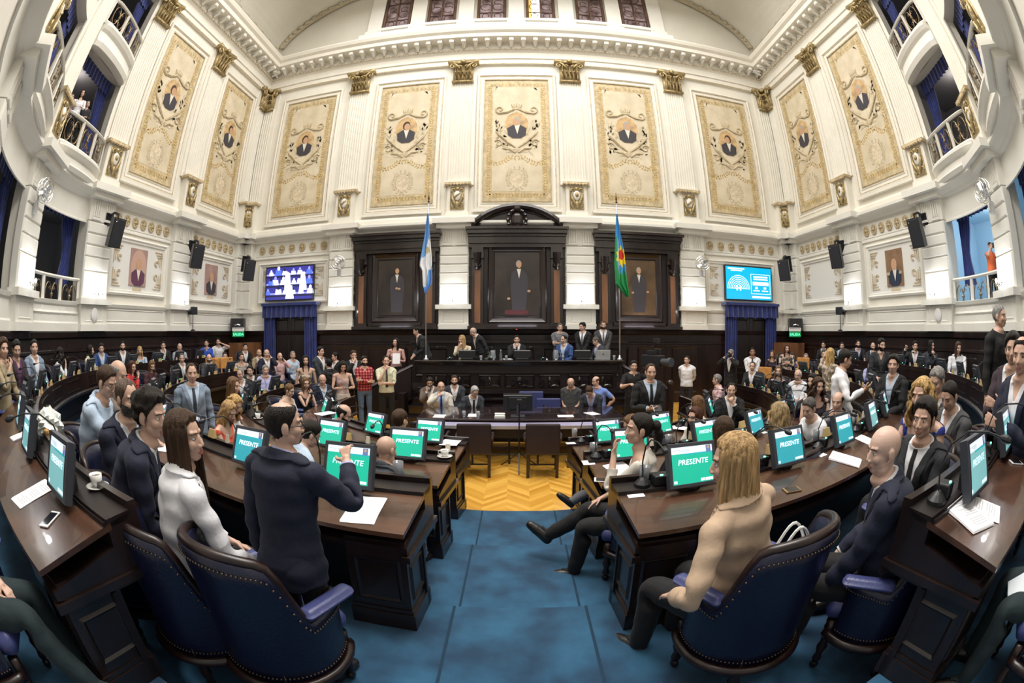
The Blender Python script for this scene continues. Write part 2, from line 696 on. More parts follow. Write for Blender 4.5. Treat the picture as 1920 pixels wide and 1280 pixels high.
# ledge between the storeys
molding('trim_ledge', [(0, 5.02), (0.05, 5.02), (0.05, 5.06), (0.02, 5.08), (0.02, 5.60), (0.1, 5.63), (0.14, 5.68), (0.3, 5.76), (0.34, 5.80), (0.34, 5.88), (0.0, 5.92)], IVORY2)
molding('trim_dado', [(0, 5.9), (0.14, 5.9), (0.14, 6.06), (0.08, 6.14), (0.0, 6.16)], IVORY)
# main entablature
molding('trim_architrave', [(0, 12.2), (0.10, 12.2), (0.10, 12.42), (0.15, 12.44), (0.15, 12.5), (0.12, 12.52), (0.12, 12.74), (0.0, 12.76)], IVORY)
molding('trim_cornice', [(0, 12.74), (0.12, 12.74), (0.2, 12.84), (0.22, 12.92), (0.24, 13.14), (0.72, 13.18), (0.74, 13.34), (0.84, 13.42), (0.9, 13.55), (0.88, 13.6), (0.0, 13.8)], IVORY)
# gilt line under the architrave, and bead + modillions of the cornice
molding('trim_gilt_line', [(0.11, 12.19), (0.125, 12.19), (0.125, 12.22), (0.11, 12.22)], GOLDP)
FRIEZE_SRC = FULL[20:-20] if False else FULL
mb = MB()
md = MB()


def along(path, d, step, start=0.0):
    pts = []
    acc = start
    for i in range(len(path) - 1):
        x0, y0, a0, b0 = path[i]
        x1, y1, a1, b1 = path[i + 1]
        p0 = Vector((x0 + a0 * d, y0 + b0 * d))
        p1 = Vector((x1 + a1 * d, y1 + b1 * d))
        L = (p1 - p0).length
        if L < 1e-6:
            continue
        tdir = (p1 - p0) / L
        while acc <= L:
            pts.append((p0 + tdir * acc, tdir))
            acc += step
        acc -= L
    return pts


for p, t in along(FULL, 0.25, 0.135):
    mb.ball((p.x, p.y, 12.86), (0.055, 0.055, 0.05), n=6, k=4)
struct(mb.build('trim_bead_row', mat('bead_stucco', (0.62, 0.55, 0.43), 0.6)))
for p, t in along(FULL, 0.24, 0.44, 0.2):
    n_ = Vector((t.y, -t.x))
    M_ = frame_m((p.x, p.y, 0), (t.x, t.y), (n_.x, n_.y))
    md.box(-0.085, 0.085, 0.0, 0.40, 13.02, 13.17, 0, M_)
    md.tube([(0, 0.05, 12.95), (0, 0.2, 13.0), (0, 0.36, 13.05)], 0.06, 6, 0, M_)
    md.ball((0, 0.40, 13.06), (0.085, 0.05, 0.07), 0, M_, 6, 4)
struct(md.build('trim_modillions', IVORY2))

# ---- vault, lunette with its stained windows
VC, VR = 5.75, 13.45


def vz(x):
    return 14.2 + 4.0 * math.sqrt(max(0.0, 1 - (x / 10.335) ** 2))


mb = MB()
xs = [-WX * math.cos(PI * i / 48) for i in range(49)]
V = [(x, y, vz(x)) for y in (14.0, 10.4, 6.6, 2.8, -1.5) for x in xs]
F = [(j * 49 + i, j * 49 + i + 1, (j + 1) * 49 + i + 1, (j + 1) * 49 + i) for j in range(4) for i in range(48)]
mb.add(V, F)
for s_ in (-1, 1):
    mb.quad([(s_ * WX, 14, 13.5), (s_ * WX, -1.5, 13.5), (s_ * WX, -1.5, vz(WX)), (s_ * WX, 14, vz(WX))])
struct(mb.build('ceiling', CEIL))
mb = MB()
V = [(x, 14.0, 13.5) for x in xs] + [(x, 14.0, vz(x) + 0.05) for x in xs]
mb.add(V, [(i, i + 1, 50 + i, 49 + i) for i in range(48)])
struct(mb.build('wall_lunette', CEIL))
mb = MB()
arc = [(x, 13.86, vz(x) - 0.12) for x in [q * 0.985 for q in xs]]
mb.tube(arc, 0.11, 8)
for i in range(0, 49, 1):
    mb.ball((arc[i][0], 13.75, arc[i][2]), (0.13, 0.1, 0.13), n=6, k=4)
struct(mb.build('trim_arch', mat('arch_stucco', (0.45, 0.39, 0.28), 0.6)))
for s_ in (-1, 1):
    mb = MB()
    mb.tube([(s_ * (WX - 0.12), y, 14.45) for y in np.linspace(13.8, -1, 20)], 0.07, 6)
    for y in np.linspace(13.4, -1, 22):
        mb.ball((s_ * (WX - 0.14), y, 14.45), (0.1, 0.16, 0.1), n=6, k=4)
    mb.box(s_ * WX - 0.1, s_ * WX + 0.1, -1.5, 14, 13.75, 14.25)
    struct(mb.build('trim_vault_foot', mat('arch_stucco')))
for y in (10.2, 6.6):
    mb = MB()
    mb.sweep([(x, vz(x) - 0.02, 0, -1) for x in xs], [(0, -0.3), (0.08, -0.3), (0.08, 0.3), (0, 0.3)])
    o = mb.build('trim_vault_rib', CEIL)
    o.data.transform(Matrix(((1, 0, 0, 0), (0, 0, 1, y), (0, 1, 0, 0), (0, 0, 0, 1))))
    struct(o)
STAIN = mat('stained_glass', (0.17, 0.10, 0.10), 0.25, noise=(2.2, 0.6), col2=(0.42, 0.33, 0.36), emit=0.02)
nt_ = STAIN.node_tree
LEAD = mat('window_frame_brown', (0.10, 0.05, 0.03), 0.5, noise=(4, 0.3))
SUNP = mat('sunlit_pane', (1.0, 0.96, 0.85), 0.4, emit=2.6)
YELP = mat('amber_pane', (0.75, 0.5, 0.12), 0.3, emit=0.7)
for i, cx in enumerate((-4.85, -2.98, -0.97, 0.97, 2.98, 4.85)):
    M_ = M_FRONT(cx, 14.62)
    f = MB()
    f.rframe(-0.58, 0.58, 0, 2.9, [(0, 0), (0, 0.10), (0.05, 0.13), (0.10, 0.10), (0.12, 0.04)], M=M_)
    f.box(-0.03, 0.03, 0.02, 0.1, 0.1, 2.85, 0, M_)
    for z in (0.45, 1.5):
        f.box(-0.5, 0.5, 0.02, 0.075, z, z + 0.035, 0, M_)
    fo = struct(f.build('window_%d' % (i + 1), LEAD))
    p = MB()
    for s_ in (-1, 1):
        mi = 1 if (i == 3 and s_ < 0) else 0
        p.box(min(0.02 * s_, 0.46 * s_), max(0.02 * s_, 0.46 * s_), 0.02, 0.035, 0.1, 2.8, mi, M_)
        if i == 3 and s_ < 0:
            p.box(-0.47, -0.36, 0.03, 0.045, 0.1, 2.8, 2, M_)
    p.build('pane', [STAIN, SUNP, YELP], fo)
    p = MB()
    for s_ in (-1, 1):
        for zz, r_ in ((0.85, 0.2), (1.15, 0.14)):
            p.tube([(0.24 * s_ + r_ * math.cos(a), 0.04, zz + r_ * math.sin(a)) for a in np.linspace(0.4, 5.5, 12)], 0.018, 5, 0, M_)
        p.tube([(0.24 * s_ + 0.13 * math.cos(a), 0.04, 0.3 + 0.13 * math.sin(a)) for a in np.linspace(-0.6, 3.7, 9)], 0.018, 5, 0, M_)
    p.tube([(0.33 * math.cos(a), 0.045, 1.9 + 0.33 * math.sin(a)) for a in np.linspace(0, 2 * PI, 20)], 0.02, 5, 0, M_)
    p.build('lead_pattern', [LEAD], fo)
    s = MB()
    s.box(-0.72, 0.72, 0, 0.22, -0.14, 0.0, 0, M_)
    s.box(-0.66, 0.66, 0, 0.14, -0.28, -0.14, 0, M_)
    s.build('sill', IVORY2, fo)
mb = MB()
for cx in (-5.75, -3.92, -1.98, 0.0, 1.98, 3.92, 5.75):
    mb.box(cx - 0.3, cx + 0.3, 0, 0.14, 0, 3.0, 0, M_FRONT(0, 14.3))
    mb.box(cx - 0.36, cx + 0.36, 0, 0.2, 0, 0.25, 0, M_FRONT(0, 14.3))
mb.box(-6.3, 6.3, 0, 0.3, -0.35, 0.0, 0, M_FRONT(0, 14.3))
struct(mb.build('trim_lunette_piers', IVORY2))


# ---- giant order: fluted pilasters with gilt capitals on pedestals, above rusticated piers
def capital_geo(w=0.72):
    b = MB()
    b.box(-w / 2, w / 2, 0, 0.14, 0.0, 0.8, 0)
    b.box(-w / 2 - 0.03, w / 2 + 0.03, 0, 0.2, -0.05, 0.03, 0)
    for row, (n, z0, h, out) in enumerate(((5, 0.03, 0.34, 0.10), (4, 0.26, 0.36, 0.15))):
        for i in range(n):
            x = (i - (n - 1) / 2) * w * 0.96 / n
            b.tube([(x, 0.14, z0), (x, 0.18, z0 + h * 0.5), (x, 0.2 + out, z0 + h), (x, 0.24 + out, z0 + h * 0.86)], [0.085, 0.085, 0.06, 0.02], 6, 0, flat=0.55)
    for s_ in (-1, 1):
        b.tube([(s_ * (w / 2 - 0.04 + (0.11 - 0.008 * k) * math.cos(1.2 + k * 0.6)) if False else s_ * (w * 0.5 + 0.03 + (0.12 - 0.0075 * k) * math.cos(2.6 - k * 0.6)), 0.22, 0.70 + (0.12 - 0.0075 * k) * math.sin(2.6 - k * 0.6)) for k in range(15)], [0.045 - 0.002 * k for k in range(15)], 6)
        b.tube([(s_ * 0.08, 0.2, 0.5), (s_ * w * 0.3, 0.22, 0.72), (s_ * w * 0.5, 0.24, 0.83)], 0.045, 6)
        b.tube([(s_ * (0.12 + 0.06 * math.cos(k * 0.6)), 0.24, 0.66 + 0.06 * math.sin(k * 0.6)) for k in range(9)], 0.025, 5)
    b.ball((0, 0.3, 0.88), (0.1, 0.07, 0.1), n=8, k=6)
    b.prism([(-w / 2 - 0.2, 0.0), (w / 2 + 0.2, 0.0), (w / 2 + 0.2, 0.32), (w * 0.25, 0.24), (0, 0.22), (-w * 0.25, 0.24), (-w / 2 - 0.2, 0.32)], 0.82, 0.94, 0)
    return b


def cartouche_geo(w=0.46, h=0.78, kind=0):
    b = MB()
    b.rframe(-w / 2, w / 2, 0, h, [(0, 0), (0, 0.03), (0.03, 0.035), (0.04, 0.01)], 0)
    b.ball((0, 0.03, h * 0.60), (w * 0.27, 0.07, h * 0.24), 1, n=12, k=8)
    for s_ in (-1, 1):
        b.tube([(s_ * (w * 0.28 + 0.06 * math.cos(a)), 0.05, h * 0.82 + 0.07 * math.sin(a)) for a in np.linspace(-1.0, 3.6, 9)], 0.028, 6)
        b.tube([(s_ * w * 0.38, 0.04, h * 0.75), (s_ * w * 0.36, 0.07, h * 0.5), (s_ * w * 0.22, 0.07, h * 0.3), (s_ * w * 0.05, 0.06, h * 0.12)], [0.03, 0.045, 0.05, 0.03], 6)
        b.tube([(s_ * (w * 0.3 + 0.05 * math.cos(a)), 0.05, h * 0.2 + 0.06 * math.sin(a)) for a in np.linspace(-2.0, 2.4, 8)], 0.025, 6)
        b.ball((s_ * w * 0.3, 0.04, h * 0.1), (0.06, 0.03, 0.05), n=6, k=4)
    b.ball((0, 0.05, h * 0.9), (0.09, 0.05, 0.07), n=8, k=5)
    b.ball((0, 0.06, h * 0.2), (0.07, 0.05, 0.12), n=8, k=5)
    if kind:
        b.tube([(-w * 0.2, 0.09, h * 0.5), (0, 0.11, h * 0.6), (w * 0.2, 0.09, h * 0.7)], 0.025, 6)
    else:
        b.ball((0, 0.1, h * 0.62), (0.06, 0.04, 0.08), n=8, k=5)
    return b


CAPM = capital_geo().mesh('gilt_capital', [GOLD], True)
CAPH = capital_geo(0.36).mesh('gilt_capital_half', [GOLD], True)
CARTM = [cartouche_geo(kind=k).mesh('gilt_cartouche', [GOLD, IVORY], True) for k in (0, 1)]
CARTH = cartouche_geo(0.26, 0.78).mesh('gilt_cartouche_half', [GOLD, IVORY], True)


def child(name, me, parent, M):
    o = link(name, me, parent)
    o.matrix_local = M
    return o


def fluted(b, w, z0, z1, M, n=8, d=0.12):
    poly = [(-w / 2, 0)]
    g = w / n
    poly += [(-w / 2, d)]
    for i in range(n):
        c = -w / 2 + (i + 0.5) * g
        for a in np.linspace(PI, 0, 6):
            poly.append((c + g * 0.38 * math.cos(a), d - g * 0.34 * math.sin(a)))
    poly += [(w / 2, d), (w / 2, 0)]
    b.prism(poly, z0, z1, 0, M)


PIER_N = [0]


def pier(M, w=0.95, lamp=True, cap=True):
    """the rusticated lower pier: panelled pedestal, smooth lit block, banded blocks, grooved frieze block"""
    b = MB()
    b.box(-w / 2 - 0.04, w / 2 + 0.04, 0, 0.30, 2.42, 2.58, 0, M, 0.03, 0)
    b.box(-w / 2, w / 2, 0, 0.24, 2.58, 3.05, 0, M)
    b.rframe(-w * 0.36, w * 0.36, 2.64, 2.99, [(0, 0.24), (0.02, 0.258), (0.04, 0.24)], 0, M)
    b.box(-w / 2 - 0.09, w / 2 + 0.09, 0, 0.36, 3.05, 3.19, 0, M)
    zs = [3.19, 3.86, 4.20, 4.48, 4.76, 5.06]
    for i in range(5):
        q = 0.045
        b.rframe(-w / 2, w / 2, zs[i], zs[i + 1], [(0.0, 0.0), (0, 0.19 - q * 0), (0.012, 0.21), (0.04, 0.24)], 0, M, fill=0)
        b.box(-w / 2 + 0.04, w / 2 - 0.04, 0.0, 0.19, zs[i + 1] - 0.02, zs[i + 1] + 0.02, 0, M)
    b.box(-w / 2, w / 2, 0, 0.22, 5.08, 5.62, 0, M)
    for s_ in (-1, 1):
        for j in range(4):
            b.box(s_ * w * 0.24 + (j - 1.5) * 0.075 - 0.026, s_ * w * 0.24 + (j - 1.5) * 0.075 + 0.026, 0.22, 0.25, 5.18, 5.58, 0, M)
        b.box(s_ * w * 0.24 - 0.16, s_ * w * 0.24 + 0.16, 0.22, 0.26, 5.1, 5.16, 0, M)
    b.box(-w / 2 - 0.08, w / 2 + 0.08, 0, 0.46, 5.62, 5.76, 0, M)
    b.box(-w / 2 - 0.2, w / 2 + 0.2, 0, 0.62, 5.76, 5.93, 0, M)
    PIER_N[0] += 1
    return struct(b.build('trim_%d' % PIER_N[0], IVORY2))


def pilaster(M, w=0.72, half=False, kind=0):
    b = MB()
    pw = w + 0.02
    b.box(-pw / 2 - 0.1, pw / 2 + 0.1, 0, 0.36, 5.9, 6.02, 0, M)
    b.box(-pw / 2 - 0.02, pw / 2 + 0.02, 0, 0.30, 6.02, 6.2, 0, M, 0.02)
    b.box(-pw / 2 + 0.03, pw / 2 - 0.03, 0, 0.26, 6.2, 7.14, 0, M)
    fluted(b, w, 7.3, 11.4, M, 8 if not half else 4)
    b.box(-w / 2 - 0.14, w / 2 + 0.14, 0, 0.05, 7.2, 12.2, 0, M)
    b.box(-w / 2 - 0.04, w / 2 + 0.04, 0, 0.18, 7.22, 7.34, 0, M)
    PIER_N[0] += 1
    o = struct(b.build('trim_%d' % PIER_N[0], IVORY))
    M = Matrix(M)
    child('capital', CAPH if half else CAPM, o, M @ T(0, 0.03, 11.36))
    child('cartouche', CARTH if half else CARTM[kind], o, M @ T(0, 0.26, 6.28))
    g = MB()
    g.box(-pw / 2 - 0.06, pw / 2 + 0.06, 0, 0.36, 7.14, 7.22, 0, M)
    for i in range(7):
        g.ball((-pw / 2 + (i + 0.5) * pw / 7, 0.34, 7.14), (0.05, 0.045, 0.05), 0, M, 6, 4)
    g.build('pedestal_cap', GOLDP, o)
    return o


PX = (2.0, 5.88)
PXU = (1.93, 5.88)
piers = []
for x in (-5.88, -2.0, 2.0, 5.88):
    piers.append(M_FRONT(x))
    pier(M_FRONT(x))
for i, x in enumerate((-5.88, -1.93, 1.93, 5.88)):
    pilaster(M_FRONT(x), kind=(1, 1, 0, 1)[i])
for s_ in (-1, 1):
    for y in (10.2, 6.55):
        piers.append(M_SIDE(s_, y))
        pier(M_SIDE(s_, y))
        pilaster(M_SIDE(s_, y), kind=0)
    # folded corner pair
    pier(M_FRONT(s_ * (WX - 0.32)), 0.6)
    pier(M_SIDE(s_, WY - 0.32), 0.6)
    pilaster(M_FRONT(s_ * (WX - 0.36)), 0.44, True)
    pilaster(M_SIDE(s_, WY - 0.36), 0.44, True)
    for ph in (206.5, 232):
        M_ = M_CURVE(s_, ph)
        piers.append(M_)
        pier(M_)
        pilaster(M_, kind=1)

# frieze rosettes between the piers
rs = MB()
rs.lathe([(0.0, 0.0), (0.13, 0.0), (0.135, 0.03), (0.10, 0.05), (0.09, 0.03), (0.05, 0.035), (0.045, 0.06), (0.0, 0.075)], 14, 0, Matrix(((1, 0, 0, 0), (0, 0, 1, 0), (0, 1, 0, 0), (0, 0, 0, 1))), cap=False)
for i in range(6):
    a = i * PI / 3
    rs.ball((0.07 * math.cos(a), 0.045, 0.07 * math.sin(a)), (0.03, 0.02, 0.03), n=6, k=4)
ROSM = rs.mesh('rosette', [GOLDP], True)
fi = 0
for M0, L in ([(M_FRONT(s_ * 8.0), 3.1) for s_ in (-1, 1)] + [(M_SIDE(s_, y), 2.5) for s_ in (-1, 1) for y in (12.05, 8.38)]):
    fi += 1
    b = MB()
    b.rframe(-L / 2 - 0.12, L / 2 + 0.12, 5.12, 5.58, [(0, 0.02), (0.015, 0.035), (0.03, 0.02)], 0, M0)
    o = struct(b.build('trim_frieze', IVORY2))
    for i in range(7):
        child('rosette', ROSM, o, Matrix(M0) @ T((i - 3) * L / 7, 0.02, 5.35) @ Matrix.Diagonal((1, 1, 1.15, 1)))

# lower wall panels with stucco fretwork
FRET = mat('fretwork_tan', (0.60, 0.50, 0.36), 0.6)


def fret(b, x0, z0, z1, sg, M, mi=1):
    h = z1 - z0
    for k, (a, c) in enumerate(((0.02, 0.5), (0.1, 0.42), (0.18, 0.34))):
        for top in (0, 1):
            zz = (z0 + 0.05 + 0.07 * k) if not top else (z1 - 0.05 - 0.07 * k)
            b.box(*sorted((x0 + sg * 0.03, x0 + sg * (0.36 - 0.06 * k))), 0.02, 0.045, zz - 0.014, zz + 0.014, mi, M)
            xx = x0 + sg * (0.04 + 0.07 * k)
            b.box(xx - 0.014, xx + 0.014, 0.02, 0.045, *((zz, z0 + h * (0.44 - 0.05 * k)) if not top else (z1 - h * (0.44 - 0.05 * k), zz)), mi, M)
    for top in (0, 1):
        zz = z0 + h * (0.33 if not top else 0.67)
        for r_ in (0.05, 0.085):
            b.tube([(x0 + sg * 0.27 + r_ * math.cos(a), 0.035, zz + r_ * math.sin(a)) for a in np.linspace(0.5, 5.2, 9)], 0.014, 5, mi, M)


def wall_panel(M, x0, x1, z0, z1, frets=True):
    b = MB()
    b.rframe(x0, x1, z0, z1, [(0, 0), (0, 0.07), (0.05, 0.10), (0.09, 0.06), (0.13, 0.06), (0.15, 0.02)], 0, M, fill=2)
    if frets:
        fret(b, x0 + 0.18, z0 + 0.2, z1 - 0.2, 1, M)
        fret(b, x1 - 0.18, z0 + 0.2, z1 - 0.2, -1, M)
    return struct(b.build('trim_panel', [IVORY2, FRET, mat('panel_field', (0.76, 0.75, 0.71), 0.6)]))


for s_ in (-1, 1):
    for y in (12.02, 8.35):
        wall_panel(M_SIDE(s_, y), -1.25, 1.25, 3.36, 4.92)
        b = MB()
        for z0, z1 in ((2.66, 2.98),):
            b.rframe(-1.25, 1.25, z0, z1, [(0, 0.05), (0.02, 0.07), (0.04, 0.05)], 0, M_SIDE(s_, y))
        struct(b.build('trim_dado_panel', IVORY2))
    wall_panel(M_FRONT(s_ * 7.92), -1.5, 1.5, 3.38, 4.86)
# ================================================================= WALL FIXTURES
# ---- painted wall panels
CANV = mat('painted_canvas', (0.66, 0.565, 0.395), 0.75, noise=(1.6, 0.10), col2=(0.73, 0.64, 0.48))
CANVB = mat('painted_canvas_border', (0.58, 0.47, 0.29), 0.75, noise=(6, 0.2))
LEAFP = mat('painted_gold_leaves', (0.50, 0.34, 0.12), 0.6, 0.1, noise=(20, 0.35))
GRIS = mat('grisaille_ornament', (0.52, 0.43, 0.28), 0.75, noise=(10, 0.2))
GRISL = mat('grisaille_light', (0.66, 0.56, 0.40), 0.75, noise=(10, 0.15))
OVALB = mat('portrait_ochre', (0.56, 0.38, 0.19), 0.7, noise=(5, 0.25))
SUITP = mat('painted_black_coat', (0.05, 0.045, 0.055), 0.7)
FLESHP = mat('painted_flesh', (0.55, 0.33, 0.20), 0.7)
HAIRP = mat('painted_brown_hair', (0.06, 0.035, 0.02), 0.7)
GREYHP = mat('painted_grey_hair', (0.42, 0.38, 0.33), 0.7)
LINENP = mat('painted_linen', (0.72, 0.68, 0.58), 0.7)


def leaf_quads(b, x, z, ang, L, d, mi, M):
    c, s = math.cos(ang), math.sin(ang)
    pts = [(0, 0), (L * 0.45, L * 0.22), (L, 0), (L * 0.45, -L * 0.22)]
    b.quad([(x + u * c - v * s, d, z + u * s + v * c) for u, v in pts][::-1], mi, M)


def leaf_chain(b, pts, step, L, d, mi, M, spread=0.7):
    P = [Vector(p) for p in pts]
    k = 0
    for p0, p1 in zip(P[:-1], P[1:]):
        n = max(1, int((p1 - p0).length / step))
        a = math.atan2(p1.y - p0.y, p1.x - p0.x)
        for i in range(n):
            q = p0.lerp(p1, i / n)
            for s_ in (-1, 1):
                leaf_quads(b, q.x, q.y, a + s_ * spread + RN.uniform(-.15, .15), L * RN.uniform(.85, 1.15), d, mi, M)
            k += 1


def disc(b, cx, cz, rx, rz, d, mi, M, n=24, h=0.004):
    b.prism([(cx + rx * math.cos(2 * PI * i / n), cz + rz * math.sin(2 * PI * i / n)) for i in range(n)], d, d + h, mi, M, axis='d')


def poly(b, pts, d, mi, M, h=0.003):
    b.prism(pts, d, d + h, mi, M, axis='d')


def spiral(b, cx, cz, r, sg, d, mi, M, turns=1.3, a0=0.0, w=0.03):
    n = 14
    b.tube([(cx + sg * r * (1 - 0.75 * i / n) * math.cos(a0 + turns * 2 * PI * i / n), d, cz + r * (1 - 0.75 * i / n) * math.sin(a0 + turns * 2 * PI * i / n)) for i in range(n + 1)], [w * (1 - 0.6 * i / n) for i in range(n + 1)], 5, mi, M, flat=1.0)


def bust(b, cx, cz, s, d, M, hair=1, face=1):
    # 0 coat 1 flesh 2 hair 3 linen
    poly(b, [(cx - .33 * s, cz - .42 * s), (cx - .36 * s, cz - .12 * s), (cx - .14 * s, cz + .02 * s), (cx + .14 * s, cz + .02 * s), (cx + .36 * s, cz - .12 * s), (cx + .33 * s, cz - .42 * s), (cx + .15 * s, cz - .55 * s), (cx - .15 * s, cz - .55 * s)][::-1], d, 0, M)
    poly(b, [(cx - .10 * s, cz + .04 * s), (cx + .02 * s, cz - .38 * s), (cx + .12 * s, cz + .04 * s)], d + .004, 3, M)
    disc(b, cx, cz + .20 * s, .15 * s, .20 * s, d + .004, hair, M, 16)
    disc(b, cx + .03 * s * face, cz + .15 * s, .115 * s, .155 * s, d + .008, 1, M, 16)


def painted_panel(M, w, z0, z1, label, hair=2, face=1):
    """tall canvas with leaf border, oval portrait, swags and wreath, in a double moulded frame"""
    t = thing('wall_painting', label, 'painting', (M[0][3], M[1][3], z0), 0, 'painted portrait panels around the hall')
    Mi = Matrix(M)
    Mi = Matrix.Translation((-M[0][3], -M[1][3], -z0)) @ Mi
    fw = w / 2 + 0.27
    b = MB()
    b.rframe(-fw, fw, z0 - 0.33, z1 + 0.30, [(0, 0.0), (0, 0.07), (0.03, 0.10), (0.07, 0.11), (0.1, 0.06), (0.20, 0.05), (0.23, 0.075), (0.26, 0.05), (0.275, 0.03)], 0, Mi)
    b.box(-fw - 0.05, fw + 0.05, 0, 0.13, z0 - 0.39, z0 - 0.31, 0, Mi)
    b.build('frame', IVORY, t)
    b = MB()
    for ins in (0.115, 0.265):
        b.rframe(-fw + ins - 0.012, fw - ins + 0.012, z0 - 0.33 + ins - 0.012, z1 + 0.30 - ins + 0.012, [(0, 0.045), (0, 0.068), (0.02, 0.068), (0.02, 0.045)], 0, Mi)
    b.build('gilt_fillet', GOLDP, t)
    b = MB()
    b.box(-w / 2 - 0.02, w / 2 + 0.02, 0.0, 0.028, z0 - 0.02, z1 + 0.02, 1, Mi)
    b.box(-w / 2 + 0.30, w / 2 - 0.30, 0.028, 0.031, z0 + 0.34, z1 - 0.30, 0, Mi)
    b.build('canvas', [CANV, CANVB], t)
    H = z1 - z0
    b = MB()
    e = 0.19
    X, Z0, Z1 = w / 2 - e, z0 + e, z1 - e
    leaf_chain(b, [(X, Z0), (X, Z1)], 0.10, 0.12, 0.033, 0, Mi)
    leaf_chain(b, [(-X, Z0), (-X, Z1)], 0.10, 0.12, 0.033, 0, Mi)
    leaf_chain(b, [(0, Z0), (X, Z0)], 0.10, 0.12, 0.033, 0, Mi)
    leaf_chain(b, [(0, Z0), (-X, Z0)], 0.10, 0.12, 0.033, 0, Mi)
    leaf_chain(b, [(-X, Z1), (0, Z1)], 0.13, 0.10, 0.033, 0, Mi)
    leaf_chain(b, [(X, Z1), (0, Z1)], 0.13, 0.10, 0.033, 0, Mi)
    zs = z0 + H * 0.30
    for s_ in (-1, 1):
        leaf_chain(b, [(s_ * X, zs), (s_ * X * 0.75, zs - 0.12), (s_ * X * 0.45, zs - 0.02), (s_ * X * 0.2, zs + 0.16), (0, zs + 0.12)], 0.075, 0.12, 0.034, 0, Mi, 0.9)
    # wreath below
    leaf_chain(b, [(0.30 * math.cos(a), z0 + H * 0.165 + 0.40 * math.sin(a)) for a in np.linspace(-PI / 2, PI / 2, 9)], 0.07, 0.13, 0.034, 1, Mi, 0.8)
    leaf_chain(b, [(-0.30 * math.cos(a), z0 + H * 0.165 + 0.40 * math.sin(a)) for a in np.linspace(-PI / 2, PI / 2, 9)], 0.07, 0.13, 0.034, 1, Mi, 0.8)
    disc(b, 0, z0 + H * 0.165, 0.24, 0.33, 0.031, 2, Mi)
    b.build('leaf_pattern', [LEAFP, GRIS, GRISL], t)
    b = MB()
    zc = z0 + H * 0.60
    for s_ in (-1, 1):
        spiral(b, s_ * 0.58, zc + 0.62, 0.16, s_, 0.036, 0, Mi, 1.1, -1.6, 0.05)
        b.tube([(s_ * 0.1, 0.036, zc + 0.62), (s_ * 0.35, 0.036, zc + 0.50), (s_ * 0.58, 0.036, zc + 0.47)], 0.05, 5, 0, Mi)
        b.tube([(s_ * 0.05, 0.036, zc - 0.92), (s_ * 0.3, 0.036, zc - 0.72), (s_ * 0.62, 0.036, zc - 0.40), (s_ * 0.72, 0.036, zc - 0.28)], [0.03, 0.05, 0.05, 0.02], 5, 0, Mi)
        b.tube([(s_ * 0.5, 0.036, zc - 0.95), (s_ * 0.25, 0.036, zc - 0.98), (s_ * 0.05, 0.036, zc - 1.12)], [0.02, 0.05, 0.03], 5, 0, Mi)
        spiral(b, s_ * 0.62, zc - 0.75, 0.15, s_, 0.036, 0, Mi, 1.2, 0.6, 0.04)
        for q in range(18):
            leaf_quads(b, s_ * RN.uniform(.3, .72), zc + RN.uniform(-1.1, -.45), RN.uniform(0, 6.3), 0.2, 0.035, 1 if q % 2 else 0, Mi)
            leaf_quads(b, s_ * RN.uniform(.55, .75), zc + RN.uniform(-.35, .1), RN.uniform(0.8, 2.3), 0.16, 0.035, 0, Mi)
        for q in range(4):
            leaf_quads(b, s_ * (X - 0.2), z1 - 0.5 + 0.06 * q, 2 + s_ * q * 0.4, 0.16, 0.034, 1, Mi)
    b.box(-0.16, 0.16, 0.03, 0.05, zc + 0.62, zc + 0.72, 0, Mi)
    for q in range(5):
        b.tube([((q - 2) * 0.07, 0.04, zc + 0.72), ((q - 2) * 0.09, 0.04, zc + 0.86 + (0.04 if q == 2 else 0))], [0.03, 0.012], 5, 0, Mi)
    poly(b, [(-.36, zc - 1.10), (.36, zc - 1.10), (.30, zc - .94), (-.30, zc - .94)], 0.03, 1, Mi, 0.012)
    poly(b, [(-.27, zc - 1.07), (.27, zc - 1.07), (.24, zc - .98), (-.24, zc - .98)], 0.042, 0, Mi, 0.006)
    b.build('ornament_print', [GRIS, GRISL], t)
    b = MB()
    disc(b, 0, zc, 0.46, 0.56, 0.031, 5, Mi, 28, 0.012)
    disc(b, 0, zc, 0.40, 0.50, 0.043, 4, Mi, 28, 0.003)
    bust(b, 0, zc - 0.05, 0.92, 0.047, Mi, hair, face)
    b.build('oval_portrait', [SUITP, FLESHP, HAIRP, LINENP, OVALB, GRISL, GREYHP], t)
    return t


OP = ' oval portrait and gold leaf border'
for i, (x, hr, fc) in enumerate(((-7.95, 2, 1), (-3.88, 2, 1), (0.0, 6, -1), (3.88, 6, 1), (7.95, 2, -1))):
    nm = ('far left bay of the front wall, by the corner', 'front wall, above the pale blue and white flag', 'middle of the front wall, above the arched wooden altarpiece', 'front wall, above the blue and green flag', 'far right bay of the front wall, by the corner')[i]
    painted_panel(M_FRONT(x), 2.16 if i != 2 else 2.26, 6.62, 11.42, 'tall painted panel with oval portrait, ' + nm, hr, fc)
for s_ in (-1, 1):
    for y, nm in ((11.95, 'nearest the front corner'), (8.32, 'beside the curtained galleries')):
        painted_panel(M_SIDE(s_, y), 1.95, 6.72, 11.45, 'tall painted panel with oval portrait on the %s side wall, %s' % ('left' if s_ < 0 else 'right', nm), 2 if s_ < 0 else 6, -s_)


